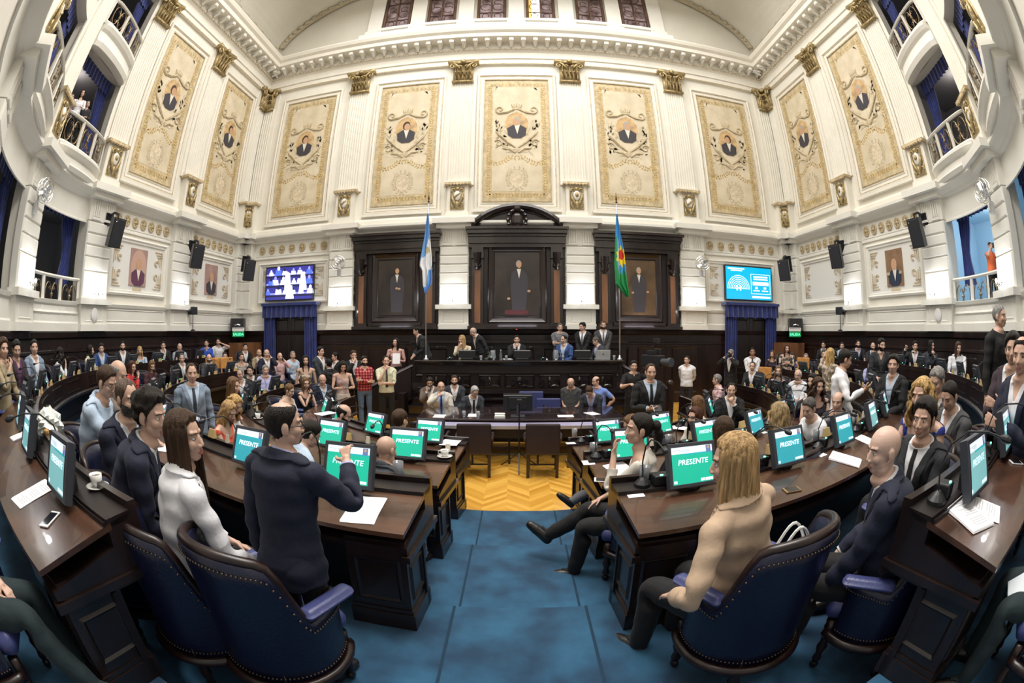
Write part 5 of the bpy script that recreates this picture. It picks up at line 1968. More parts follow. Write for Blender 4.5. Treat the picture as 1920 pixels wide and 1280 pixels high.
# ---- central clerks' table, bench and chairs
t = thing('clerk_table', 'glossy dark table in the well below the rostrum', 'table', (0.06, 8.45, 0))
b = MB()
b.rbox(-1.92, 1.92, -0.68, 0.62, 0.725, 0.765, 0.01)
b.build('tabletop', mat('gloss_table', (0.022, 0.012, 0.014), 0.12, coat=0.5), t)
b = MB()
b.box(-1.8, 1.8, -0.6, 0.54, 0.62, 0.725)
b.box(-1.8, 1.8, 0.3, 0.34, 0.1, 0.62)
b.build('apron', WOOD, t)
for ax in (-1.75, -0.6, 0.6, 1.75):
    for ay in (-0.55, 0.5):
        b = MB()
        b.lathe([(0.03, 0), (0.045, 0.1), (0.035, 0.3), (0.05, 0.55), (0.05, 0.63)], 8, 0, T(ax, ay, 0))
        b.build('leg', WOOD, t)
t = thing('press_bench', 'long narrow lavender-grey counter in front of the dark table', 'counter', (0.10, 7.52, 0))
b = MB()
b.box(-1.95, 1.95, -0.12, 0.17, 0.68, 0.72)
b.build('counter_top', mat('lavender_laminate', (0.33, 0.31, 0.48), 0.35), t)
b = MB()
b.box(-1.95, 1.95, -0.135, -0.12, 0.665, 0.72)
b.build('edge_strip', mat('pale_metal', (0.6, 0.6, 0.62), 0.3, 0.6), t)
b = MB()
b.box(-1.9, 1.9, -0.08, 0.1, 0.50, 0.68)
b.build('apron', WOODP, t)
for ax in (-1.85, -0.9, -0.25, 0.25, 0.9, 1.85):
    b = MB()
    b.tube([(ax, 0, 0), (ax, 0, 0.5)], 0.02, 6)
    b.build('leg', BLACKP, t)
b = MB()
b.tube([(-1.85, 0, 0.18), (1.85, 0, 0.18)], 0.012, 6)
b.build('stretcher', BLACKP, t)
bc = thing('leather_chair', 'x', 'chair')
b = MB()
b.rbox(-0.25, 0.25, -0.23, 0.25, 0.40, 0.49, 0.03)
b.build('seat', LEATHERL, bc, True)
b = MB()
b.rbox(-0.27, 0.27, -0.30, -0.23, 0.40, 0.90, 0.025)
b.build('backrest', BROWNL, bc)
for ax in (-1, 1):
    for ay in (-0.25, 0.21):
        b = MB()
        b.box(ax * 0.23 - 0.024, ax * 0.23 + 0.024, ay - 0.022, ay + 0.022, 0, 0.41)
        b.build('leg', WOOD, bc)
    b = MB()
    b.tube([(ax * 0.28, -0.22, 0.62), (ax * 0.295, 0.0, 0.66), (ax * 0.29, 0.2, 0.64), (ax * 0.28, 0.23, 0.58)], 0.025, 6)
    b.tube([(ax * 0.275, 0.18, 0.42), (ax * 0.285, 0.19, 0.64)], 0.018, 6)
    b.build('armrest', WOOD, bc)
b = MB()
b.tube([(-0.23, -0.02, 0.16), (0.23, -0.02, 0.16)], 0.015, 6)
for ax in (-1, 1):
    b.tube([(ax * 0.23, -0.25, 0.16), (ax * 0.23, 0.21, 0.16)], 0.015, 6)
b.build('stretcher', WOOD, bc)
BCH = Proto(bc)
for x, y, rz, nm in ((-0.70, 6.98, 0.05, 'left of the pair facing the lavender counter'), (0.40, 6.98, -0.05, 'right of the pair facing the lavender counter'), (-1.45, 7.05, 0.0, 'behind the innermost left screen'), (1.5, 7.05, 0.0, 'behind the innermost right screen')):
    BCH.place((x, y, 0), rz, 'dark leather armchair seen from behind, ' + nm, 'dark leather chairs at the counter')
bl = dup(bc, (0.30, 9.5, 0), PI, 'tall blue leather chair, empty, behind the table monitor', 'blue chairs behind the table')
bl2 = dup(bc, (0.68, 9.35, -0.03), PI, 'lower blue leather chair, empty, pushed up to the table', 'blue chairs behind the table')
for o, sc_ in ((bl, 1.12), (bl2, 1.0)):
    o.scale = (1, 1, sc_)
    for c in o.children:
        if c.name.startswith('backrest'):
            c.data = c.data.copy()
            c.data.materials[0] = LEATHERL
# things on the table
zt = 0.766
t = thing('table_monitor', 'black monitor seen from behind on the dark table', 'monitor', (0.0, 8.05, zt))
b = MB()
b.rbox(-0.27, 0.27, -0.02, 0.03, 0.10, 0.42, 0.01)
b.rbox(-0.17, 0.17, -0.05, 0.0, 0.14, 0.36, 0.01)
b.build('housing', BLACKP, t)
b = MB()
b.tube([(0, -0.02, 0.02), (0, -0.04, 0.22)], 0.03, 8)
b.rbox(-0.13, 0.13, -0.11, 0.1, 0, 0.02, 0.008)
b.build('stand', GREYP, t)
b = MB()
b.box(-0.26, 0.26, -0.022, -0.018, 0.385, 0.40)
b.build('trim_strip', MATS['pale_metal'], t)
t = thing('camera_stand', 'thin black stand before the counter with a small camera on top', 'tripod', (0.02, 7.25, 0))
b = MB()
b.tube([(0, 0, 0.12), (0, 0, 1.16)], 0.014, 6)
b.build('pole', BLACKP, t)
for a in (0.5, 2.6, 4.7):
    b = MB()
    b.tube([(0, 0, 0.28), (0.36 * math.cos(a), 0.36 * math.sin(a), 0.01)], 0.011, 6)
    b.build('leg', BLACKP, t)
b = MB()
b.rbox(-0.04, 0.04, -0.07, 0.06, 1.14, 1.21, 0.01)
b.build('camera_head', BLACKP, t)
t = thing('desk_phone', 'white desk telephone on the dark table beside the monitor', 'phone', (-0.33, 8.0, zt))
b = MB()
b.box(-0.1, 0.1, -0.09, 0.09, 0, 0.03, 0, None, 0.01, 0.0)
b.build('base', MATS['white_plastic'], t)
b = MB()
b.rbox(-0.1, 0.1, 0.02, 0.07, 0.035, 0.065, 0.015)
b.build('handset', MATS['white_plastic'], t)
for me, x, y, rz, lb in ((PAPM[0], -1.45, 7.98, PI, 'open white pages in front of the cup-drinking man at the table'), (PAPM[0], -0.82, 8.12, PI, 'white sheets under the pen of the grey-haired man at the table'), (PAPM[2], 0.88, 8.05, PI / 2, 'single white sheet lying alone on the dark table'), (PAPM[0], 1.42, 8.25, PI + .4, 'white papers under the bent writing man at the table')):
    simple('papers', me, (x, y, zt), rz, lb, 'papers', PG)
for x, y, lb in ((-1.18, 7.95, 'water glass on the table beside the open pages'), (-0.98, 7.92, 'second water glass on the table, between the two writing men'), (-0.72, 7.9, 'water glass nearest the desk telephone on the table')):
    GLS.place((x, y, zt), 0, lb, GG)

# ---- the rostrum
t = thing('rostrum_desk', 'long carved black wooden rostrum desk below the portraits', 'desk', (0.08, 11.0, 0))
b = MB()
b.rbox(-2.68, 2.62, -0.10, 0.62, 1.57, 1.62, 0.015)
b.box(-2.62, 2.56, -0.04, 0.58, 1.50, 1.57)
b.build('desk_slab', mat('gloss_black_wood', (0.012, 0.008, 0.010), 0.16, coat=0.5), t)
b = MB()
b.box(-2.5, 2.45, 0, 0.4, 0.82, 1.5)
b.box(-2.56, 2.5, -0.06, 0.4, 1.30, 1.36)
b.box(-2.56, 2.5, -0.10, 0.4, 0.82, 0.90)
b.build('body', WOODP, t)
b = MB()
for x0, x1 in ((-2.4, -1.85), (-1.8, -1.25), (-1.05, -0.5), (-0.4, 0.35), (0.45, 1.0), (1.2, 1.75), (1.8, 2.35)):
    b.rframe(x0, x1, 0.93, 1.27, [(0, 0), (0.01, 0.03), (0.03, 0.035), (0.045, 0.0)], 0, Matrix(((1, 0, 0, 0), (0, -1, 0, 0), (0, 0, 1, 0), (0, 0, 0, 1))))
    xc = (x0 + x1) / 2
    big = x1 - x0 > 0.7
    b.ball((xc, -0.03, 1.12), (0.08 if big else 0.05, 0.05, 0.10), n=10, k=6)
    for s_ in (-1, 1):
        b.tube([(xc + s_ * (0.16 + (0.07 - 0.006 * q) * math.cos(q * 0.7)), -0.03, 1.08 + (0.08 - 0.007 * q) * math.sin(q * 0.7)) for q in range(11)], 0.016, 5)
        b.tube([(xc + s_ * 0.05, -0.02, 0.98), (xc + s_ * 0.14, -0.04, 1.0), (xc + s_ * 0.22, -0.02, 0.97)], 0.02, 5)
b.build('carved_trim', MATS['gloss_black_wood'], t)
b = MB()
for z0, z1, d in ((0.0, 0.28, 0.75), (0.28, 0.52, 0.5), (0.52, 0.68, 0.3), (0.68, 0.82, 0.16)):
    b.box(-2.6 - d * 0.3, 2.55 + d * 0.3, -d, 0.4, z0, z1 - 0.03)
    b.box(-2.62 - d * 0.3, 2.57 + d * 0.3, -d - 0.03, 0.4, z1 - 0.03, z1)
b.build('stepped_base', MATS['gloss_black_wood'], t)
struct_p = MB()
struct_p.box(-3.4, 3.5, 11.42, 13.9, 0, 0.80)
struct(struct_p.build('floor_rostrum', WOODP))
b = MB()
b.box(-3.2, 3.3, 13.15, 13.25, 0.8, 2.08)
b.box(-3.25, 3.35, 13.05, 13.3, 2.0, 2.06)
for x in (-2.6, -1.3, 0, 1.3, 2.6):
    b.rframe(x - 0.5, x + 0.5, 1.0, 1.85, [(0, 0), (0.02, 0.03), (0.05, 0.0)], 0, frame_m((0, 13.15, 0), (1, 0), (0, -1)))
struct(b.build('trim_back_panelling', WOODP))
for s_, nm in ((-1, 'left'), (1, 'right')):
    t = thing('stair_balustrade', 'dark carved stair balustrade climbing to the %s end of the rostrum' % nm, 'railing', (s_ * 3.0, 10.6, 0), 0, 'rostrum stair balustrades')
    b = MB()
    V = [(-s_ * 0.28, 0.5, 1.42), (s_ * 0.75, -0.2, 0.85), (s_ * 0.75, -0.2, 0.1), (-s_ * 0.28, 0.5, 0.6)]
    b.add([(x, y - 0.05, z) for x, y, z in V] + [(x, y + 0.05, z) for x, y, z in V], [(0, 1, 2, 3), (7, 6, 5, 4), (0, 4, 5, 1), (1, 5, 6, 2), (2, 6, 7, 3), (3, 7, 4, 0)])
    b.build('panel', WOODP, t)
    b = MB()
    b.tube([(-s_ * 0.3, 0.5, 1.46), (s_ * 0.78, -0.2, 0.9)], 0.05, 6)
    b.build('handrail', WOODP, t)
    b = MB()
    b.box(s_ * 0.78 - 0.08, s_ * 0.78 + 0.08, -0.3, -0.14, 0, 1.0)
    b.ball((s_ * 0.78, -0.22, 1.07), 0.09)
    b.build('newel_post', WOOD, t)
    for j in range(4):
        b = MB()
        b.box(*sorted((s_ * (0.72 - 0.25 * j), s_ * -0.2)), 0.0, 1.1, 0.2 * j, 0.2 * j + 0.2)
        b.build('stair_step', WOODP, t)
zd = 1.621
for x, nm in ((-1.28, 'in front of the blond woman'), (0.12, 'in front of the presiding officer'), (1.66, 'beside the silver laptop')):
    t = thing('rostrum_monitor', 'low black monitor on the rostrum desk ' + nm, 'monitor', (x, 11.2, zd), 0, 'rostrum monitors')
    b = MB()
    b.rbox(-0.22, 0.22, -0.02, 0.02, 0.05, 0.25, 0.01)
    b.build('housing', BLACKP, t)
    b = MB()
    b.rbox(-0.16, 0.16, -0.06, 0.08, 0, 0.05, 0.01)
    b.build('stand', BLACKP, t)
    b = MB()
    b.box(-0.2, 0.2, -0.024, -0.02, 0.225, 0.24)
    b.build('trim_strip', MATS['pale_metal'], t)
t = thing('laptop', 'open silver laptop seen from behind on the rostrum desk', 'laptop', (2.20, 11.2, zd))
b = MB()
b.rbox(-0.19, 0.19, -0.01, 0.005, 0, 0.25, 0.006, 0, RX(math.radians(8)))
b.build('lid', mat('laptop_silver', (0.55, 0.57, 0.60), 0.35, 0.4), t)
b = MB()
b.rbox(-0.19, 0.19, 0.0, 0.25, 0, 0.018, 0.006)
b.build('keyboard_base', MATS['laptop_silver'], t)
b = MB()
b.ball((0, -0.012 - 0.02, 0.14), (0.02, 0.003, 0.02))
b.build('badge', GREYP, t)
jg = thing('water_jug', 'x', 'jug')
b = MB()
b.lathe([(0.0, 0.0), (0.06, 0), (0.075, 0.08), (0.06, 0.2), (0.065, 0.24), (0.06, 0.24), (0.055, 0.2), (0.07, 0.08), (0.055, 0.01), (0, 0.01)], 16, 0, cap=False)
b.tube([(0.06, 0, 0.2), (0.12, 0, 0.19), (0.12, 0, 0.1), (0.07, 0, 0.07)], 0.009, 6)
b.build('jug', GLASS, jg, True)
b = MB()
b.lathe([(0.0, 0.012), (0.054, 0.012), (0.068, 0.08), (0.058, 0.16), (0.0, 0.16)], 16, 0, cap=False)
b.build('water', MATS['water'], jg, True)
JUG = Proto(jg)
JUG.place((-0.62, 11.18, zd), 2.5, 'glass water jug on the rostrum left of the presiding officer', 'glass jugs on the rostrum')
JUG.place((0.98, 11.2, zd), 0, 'glass water jug on the rostrum beside the man in a blue jacket', 'glass jugs on the rostrum')
t = thing('water_bottle', 'slim clear water bottle on the rostrum beside the jug', 'bottle', (-0.42, 11.15, zd))
b = MB()
b.lathe([(0.0, 0.0), (0.032, 0), (0.034, 0.02), (0.034, 0.16), (0.014, 0.21), (0.014, 0.24), (0, 0.24)], 14, 0, cap=False)
b.build('bottle', mat('blue_glass', (0.75, 0.88, 0.95), 0.05, trans=0.9), t, True)
b = MB()
b.lathe([(0.016, 0.235), (0.016, 0.26)], 10)
b.build('cap', MATS['white_plastic'], t)
for x, lb in ((-0.92, 'water glass on the rostrum near the blond woman'), (-0.28, 'water glass on the rostrum next to the slim bottle'), (1.15, 'water glass on the rostrum before the man in a blue jacket'), (2.48, 'water glass at the far right end of the rostrum')):
    GLS.place((x, 11.12, zd), 0, lb, 'water glasses on the rostrum')
for x, rz, lb in ((-1.75, PI - .9, 'at the left end of the rostrum'), (-0.78, PI + .5, 'bending towards the blond woman on the rostrum'), (0.62, PI - 1.2, 'lying low on the rostrum right of the presiding officer')):
    MIC.place((x, 11.1, zd), rz, 'black gooseneck microphone ' + lb, 'rostrum microphones')
simple('papers', PAPM[1], (-0.25, 11.4, zd), 0.2, 'pile of papers on the rostrum beside the presiding officer', 'papers', PG)
t = thing('gavel_base', 'small dark domed bell on the rostrum right of the centre', 'bell', (0.72, 11.05, zd))
b = MB()
b.lathe([(0.05, 0), (0.05, 0.012), (0.035, 0.03), (0.01, 0.045)], 12)
b.build('dome', CHROME, t)


# ---- flags
def flag(x, xo, label, colour_at, mats, left_edge, right_edge, zt_, zb_):
    t = thing('flag_on_pole', label, 'flag', (x, 11.1, 1.62))
    b = MB()
    b.tube([(0, 0, 0), (0, 0, 4.12)], 0.018, 8)
    b.lathe([(0.07, 0), (0.07, 0.02), (0.03, 0.05), (0.02, 0.12)], 10)
    b.build('pole', mat('pale_pole', (0.55, 0.55, 0.58), 0.3, 0.6), t, True)
    b = MB()
    b.lathe([(0.02, 4.12), (0.035, 4.14), (0.012, 4.18), (0.03, 4.22), (0.02, 4.28), (0.004, 4.42)], 8)
    b.build('finial', mat('dark_bronze', (0.12, 0.07, 0.03), 0.4, 0.7), t, True)
    nu, nv = 44, 80
    V, F, MI = [], [], []
    for s_ in (0, 1):
        for j in range(nv + 1):
            v = j / nv
            xl, xr = np.interp(v, *left_edge), np.interp(v, *right_edge)
            zb = np.interp(v, (0, 1), (zt_, zb_))
            for i in range(nu + 1):
                u = i / nu
                xx = xl + (xr - xl) * u
                dy = 0.045 * math.sin(u * 15 + v * 2.5) * min(1, 0.25 + v) + 0.02 * math.sin(u * 31 + 1)
                zz = zb - (0.0 if v < 0.8 else 0)
                V.append((xx, dy - 0.05 + (0.004 if s_ else 0), zz - 1.62))
    W = nu + 1
    S = W * (nv + 1)
    for j in range(nv):
        for i in range(nu):
            m = colour_at((i + .5) / nu, (j + .5) / nv)
            F.append((j * W + i, j * W + i + 1, (j + 1) * W + i + 1, (j + 1) * W + i))
            F.append((S + j * W + i, S + (j + 1) * W + i, S + (j + 1) * W + i + 1, S + j * W + i + 1))
            MI += [m, m]
    me = bpy.data.meshes.new('flag_cloth')
    me.from_pydata(V, [], F)
    for m in mats:
        me.materials.append(m)
    me.polygons.foreach_set('material_index', MI)
    me.polygons.foreach_set('use_smooth', [True] * len(F))
    link('cloth', me, t)


FBLUE = mat('flag_sky_blue', (0.16, 0.38, 0.75), 0.7)
FWHITE = mat('flag_white', (0.80, 0.82, 0.86), 0.7)
FSUN = mat('flag_sun_gold', (0.62, 0.50, 0.26), 0.7)


def col_ar(u, v):
    if ((u - 0.62) / 0.20) ** 2 + ((v - 0.47) / 0.045) ** 2 < 1:
        return 2
    t_ = v + 0.43 * (u - 1) + (0.04 * math.sin(u * 12))
    return 0 if (t_ < 0.24 or t_ > 0.60 + 0.03 * u) else 1


flag(-2.33, 0, 'pale blue and white striped flag with a gold sun hanging from a tall pole', col_ar, [FBLUE, FWHITE, FSUN],
     ((0, .3, .62, .66, .72, .9, 1), (-0.02, -.08, -.19, -.19, -.12, -.09, -0.02)), ((0, .3, .6, .88, 1), (0.02, .08, .15, .17, 0.03)), 5.42, 3.32)
FG, FY, FR, FB2 = mat('flag_green', (0.02, 0.30, 0.09), 0.7), mat('flag_yellow', (0.85, 0.66, 0.02), 0.7), mat('flag_red', (0.62, 0.03, 0.02), 0.7), mat('flag_blue', (0.06, 0.33, 0.70), 0.7)


def col_ba(u, v):
    du, dv = (u - 0.62) / 0.52, (v - 0.52) / 0.135
    r_ = math.hypot(du, dv)
    a = math.atan2(dv, du)
    if ((u - 0.66) / 0.26) ** 2 + ((v - 0.50) / 0.06) ** 2 < 1 and v < 0.50 + 0.1 * u:
        return 2
    if r_ < 0.86 + 0.14 * math.cos(9 * a):
        return 1
    if u < 0.20 - 0.0 * v and v > 0.28:
        return 0
    if v > 0.70 + 0.04 * math.sin(u * 14):
        return 0
    return 3


flag(2.62, 0, 'blue, green and yellow flag with a red half disc hanging from a tall pole', col_ba, [FG, FY, FR, FB2],
     ((0, .3, .6, .85, 1), (-0.03, -.08, -.12, -.10, 0.18)), ((0, .25, .5, .75, .95, 1), (0.0, .07, .15, .18, .24, 0.22)), 5.42, 3.22)

# ---- television camera on its tripod
t = thing('video_camera', 'black television camera on a tripod right of the rostrum', 'video camera', (2.75, 8.75, 0), 0.5)
b = MB()
b.rbox(-0.10, 0.10, -0.30, 0.22, 1.62, 1.86, 0.02)
b.rbox(-0.06, 0.06, -0.1, 0.1, 1.86, 1.95, 0.01)
b.build('body', BLACKP, t)
b = MB()
b.lathe([(0.07, 0), (0.07, 0.16), (0.09, 0.18), (0.09, 0.26)], 14, 0, T(0, -0.30, 1.73) @ RX(PI / 2))
b.build('lens', GREYP, t)
b = MB()
b.rbox(0.09, 0.2, -0.1, 0.05, 1.88, 1.98, 0.01)
b.tube([(0, 0, 1.95), (0, -0.1, 2.1), (0.0, -0.12, 2.14)], 0.015, 6)
b.rbox(-0.05, 0.05, -0.2, -0.08, 2.1, 2.2, 0.01)
b.build('viewfinder', BLACKP, t)
b = MB()
b.tube([(0.0, 0.2, 1.58), (0.15, 0.5, 1.42)], 0.012, 6)
b.build('pan_bar', GREYP, t)
b = MB()
b.lathe([(0.06, 1.46), (0.08, 1.52), (0.05, 1.62)], 10)
b.build('head', BLACKP, t)
for a in (0.4, 2.5, 4.6):
    b = MB()
    b.tube([(0, 0, 1.48), (0.42 * math.cos(a), 0.42 * math.sin(a), 0.02)], [0.028, 0.018], 6)
    b.build('leg', BLACKP, t)
# ================================================================= PEOPLE: one sculpted body per build, posed by skinning
def rcone(p0, r0, p1, r1, n=12, k=4, sq=1.0):
    p0, p1 = np.array(p0, float), np.array(p1, float)
    d = p1 - p0
    L = np.linalg.norm(d)
    d = d / (L + 1e-9)
    up = np.array([0, 0, 1.0]) if abs(d[2]) < 0.9 else np.array([0, 1.0, 0])
    u = np.cross(d, up)
    u /= np.linalg.norm(u)
    w = np.cross(d, u)
    V, F = [], []
    st = [(p0, r0, -PI / 2 + PI / 2 * i / k) for i in range(1, k + 1)] + [(p1, r1, PI / 2 * i / k) for i in range(0, k)]
    V.append(p0 - d * r0)
    for c, r, a in st:
        for j in range(n):
            t = 2 * PI * j / n
            V.append(c + d * (r * math.sin(a)) + r * math.cos(a) * (math.cos(t) * u + sq * math.sin(t) * w))
    V.append(p1 + d * r1)
    m = len(st)
    for i in range(m - 1):
        for j in range(n):
            F.append((1 + i * n + j, 1 + i * n + (j + 1) % n, 1 + (i + 1) * n + (j + 1) % n, 1 + (i + 1) * n + j))
    for j in range(n):
        F.append((0, 1 + (j + 1) % n, 1 + j))
        F.append((len(V) - 1, 1 + (m - 1) * n + j, 1 + (m - 1) * n + (j + 1) % n))
    return np.array(V), F


def ell(c, r, n=16, k=12):
    b = MB()
    b.ball(c, r, n=n, k=k)
    return b.v[0], b.f


def loft(rings, n=28):
    V, F = [], []
    for z, cy, rx, ry in rings:
        for j in range(n):
            a = 2 * PI * j / n
            c, s = math.cos(a), math.sin(a)
            e = 0.85
            V.append((rx * math.copysign(abs(c) ** e, c), cy + ry * math.copysign(abs(s) ** e, s), z))
    m = len(rings)
    for i in range(m - 1):
        for j in range(n):
            F.append((i * n + j, i * n + (j + 1) % n, (i + 1) * n + (j + 1) % n, (i + 1) * n + j))
    F.append(tuple(range(n))[::-1])
    F.append(tuple(range((m - 1) * n, m * n)))
    return np.array(V), F


NP = np.array
HP = NP([0, -0.005, 1.50])           # where the head warp starts
SH, EL, WR = NP([0.185, -0.02, 1.41]), NP([0.385, -0.025, 1.205]), NP([0.565, 0.0, 1.02])
HA = (WR - EL) / np.linalg.norm(WR - EL)
HW = NP([0, 1.0, 0]) - HA * HA[1]
HW /= np.linalg.norm(HW)
HN = np.cross(HA, HW)                # back-of-hand / palm axis
if HN[2] > 0:
    HN = -HN                         # palm faces down and in
KH, KW = 2.1, 2.0
_q = np.linspace(0, 0.4, 401)
_S = 1 + (KH - 1) * np.clip(_q / 0.05, 0, 1) ** 2 * (3 - 2 * np.clip(_q / 0.05, 0, 1))
_I = np.concatenate([[0], np.cumsum((_S[1:] + _S[:-1]) / 2 * np.diff(_q))])
_Sh = 1 + (KW - 1) * np.clip(_q / 0.03, 0, 1) ** 2 * (3 - 2 * np.clip(_q / 0.03, 0, 1))
_Ih = np.concatenate([[0], np.cumsum((_Sh[1:] + _Sh[:-1]) / 2 * np.diff(_q))])


def warp(V, inv=False):
    V = V.copy()
    z = V[:, 2] - HP[2]
    m = (z > 0) & (np.abs(V[:, 0]) < 0.34)
    if inv:
        q = np.interp(z[m], _I, _q)
        s = 1 / np.interp(q, _q, _S)
        V[m, 2] = HP[2] + q
    else:
        q = z[m]
        s = np.interp(q, _q, _S)
        V[m, 2] = HP[2] + np.interp(q, _q, _I)
    V[m, 0] *= s
    V[m, 1] = HP[1] + (V[m, 1] - HP[1]) * s
    for sd in (-1, 1):
        D = NP([sd, 1, 1.0])
        c, a = WR * D, HA * D
        t = (V - c) @ a
        m = (t > 0) & (V[:, 0] * sd > 0.40) & (V[:, 2] < 1.2)
        P = V[m] - c
        tt = t[m]
        perp = P - tt[:, None] * a
        if inv:
            q = np.interp(tt, _Ih, _q)
            s = 1 / np.interp(q, _q, _Sh)
            V[m] = c + q[:, None] * a + perp * s[:, None]
        else:
            s = np.interp(tt, _q, _Sh)
            V[m] = c + np.interp(tt, _q, _Ih)[:, None] * a + perp * s[:, None]
    return V


def body_prims(kind):
    f = kind == 'f'
    hv = kind == 'h'
    P = []
    if f:
        P.append(loft([(.84, -.01, .13, .09), (.90, -.012, .168, .112), (.97, -.01, .165, .11), (1.06, -.005, .132, .092), (1.13, -.005, .124, .088), (1.22, -.005, .140, .098), (1.32, -.01, .155, .10), (1.40, -.02, .150, .088), (1.45, -.02, .115, .07), (1.50, -.012, .055, .055)]))
        for s in (-1, 1):
            P.append(ell((s * .062, .062, 1.255), (.072, .055, .07)))
            P.append(ell((0, .07, 1.25), (.07, .04, .06)))
            P.append(rcone((s * .08, -.018, 1.428), .048, (s * .165, -.02, 1.405), .046))
    else:
        g = .035 if hv else 0
        P.append(loft([(.84, -.01, .13, .095), (.90, -.01, .165 + g * .6, .115 + g * .5), (.98, 0.0 + g * .4, .163 + g, .112 + g), (1.08, g * .7, .155 + g * 1.2, .108 + g * 1.4), (1.18, g * .5, .160 + g, .112 + g), (1.30, -.005, .178 + g * .6, .122 + g * .4), (1.39, -.018, .182 + g * .4, .112), (1.445, -.02, .145, .082), (1.50, -.012, .068, .064)]))
        for s in (-1, 1):
            P.append(rcone((s * .10, -.018, 1.43), .058, (s * .182, -.02, 1.405), .056))
            P.append(ell((s * .085, .055, 1.33), (.085, .055, .065)))
    ar = .82 if f else (1.12 if hv else 1.0)
    nk = .043 if f else (.066 if hv else .057)
    P.append(rcone((0, -.012, 1.47), nk + .012, (0, .0, 1.585), nk))
    hx = 0.96 if f else (1.08 if hv else 1.0)
    P.append(ell((0, -.006, 1.66), (.074 * hx, .093, .09), 22, 16))
    P.append(ell((0, .028, 1.612), (.060 * hx, .066, .086), 22, 16))
    P.append(rcone((-.028 * hx, .026, 1.578), .036, (-.012, .058, 1.555), .022))
    P.append(rcone((.028 * hx, .026, 1.578), .036, (.012, .058, 1.555), .022))
    P.append(rcone((-.010, .064, 1.553), .019, (.010, .064, 1.553), .019))
    if hv:
        P.append(rcone((-.03, .02, 1.55), .04, (.03, .03, 1.55), .04))
    P.append(rcone((0, .086, 1.642), .009, (0, .102, 1.608), .0112))
    for s in (-1, 1):
        P.append(ell((s * .011, .098, 1.601), (.009, .011, .008), 10, 8))
        P.append(ell((s * .036, .060, 1.610), (.026, .028, .028)))
        P.append(rcone((s * .014, .085, 1.662), .0085, (s * .045, .070, 1.663), .0085))
        P.append(ell((s * .076 * hx, -.004, 1.625), (.010, .020, .033), 12, 10))
        P.append(rcone((s * .074 * hx, .006, 1.605), .006, (s * .074 * hx, .008, 1.60), .008))
    P.append(rcone((-.017, .087, 1.580), .0065, (.017, .087, 1.580), .0065))
    P.append(rcone((-.014, .087, 1.568), .0075, (.014, .087, 1.568), .0075))
    for s in (-1, 1):
        D = NP([s, 1, 1.0])
        P.append(rcone(SH * D, .053 * ar, EL * D, .041 * ar))
        P.append(rcone(EL * D, .041 * ar, (EL + (WR - EL) * .3) * D, .043 * ar))
        P.append(rcone((EL + (WR - EL) * .3) * D, .042 * ar, WR * D, .026 * ar))
        h = .9 if f else 1.0
        # palm with five separate fingers of different length
        P.append(rcone((WR + HA * .02) * D, .024 * h, (WR + HA * .03) * D, .024 * h, sq=1.0))
        for wv in (-.024, -.008, .008, .024):
            P.append(rcone((WR + HA * .015 + HW * wv * .6) * D, .016 * h, (WR + HA * .092 * h + HW * wv) * D, .0125 * h))
        for wv, L, sp in ((.029, .070, .10), (.010, .078, .03), (-.010, .072, -.04), (-.028, .055, -.12)):
            b0 = WR + HA * .092 * h + HW * wv * h
            d = HA + HW * sp
            m = b0 + d * L * .52 * h + HN * .004
            P.append(rcone(b0 * D, .0098 * h, m * D, .0088 * h, 8, 3))
            P.append(rcone(m * D, .0088 * h, (m + (d * .94 + HN * .22) * L * .48 * h) * D, .0076 * h, 8, 3))
        t0 = WR + HA * .028 + HW * .026 * h
        t1 = t0 + (HA * .55 + HW * .75 + HN * .25) * .042 * h
        P.append(rcone(t0 * D, .015 * h, t1 * D, .0115 * h, 8, 3))
        P.append(rcone(t1 * D, .0115 * h, (t1 + (HA * .85 + HW * .4 + HN * .25) * .034 * h) * D, .0092 * h, 8, 3))
        lg = 1.05 if f else (1.12 if hv else 1.0)
        P.append(rcone((s * .092, -.0, .90), .086 * lg, (s * .105, .008, .50), .056 * lg))
        P.append(rcone((s * .105, .008, .50), .054 * lg, (s * .108, -.012, .38), .056 * lg))
        P.append(rcone((s * .108, -.012, .38), .055 * lg, (s * .112, -.02, .09), .036))
        P.append(ell((s * .078, -.065, .90), (.088, .078, .092)))
        P.append(rcone((s * .113, -.035, .045), .04, (s * .122, .085, .040), .036))
        P.append(rcone((s * .122, .085, .038), .038, (s * .124, .15, .032), .028))
    return P


BONES = ['pelvis', 'abdomen', 'chest', 'neck', 'head', 'uaL', 'uaR', 'faL', 'faR', 'haL', 'haR', 'thL', 'thR', 'shL', 'shR', 'ftL', 'ftR']
BI = {b: i for i, b in enumerate(BONES)}


def seg_d(V, a, b):
    a, b = NP(a), NP(b)
    d = b - a
    t = np.clip(((V - a) @ d) / (d @ d), 0, 1)
    return np.linalg.norm(V - a - t[:, None] * d, axis=1)


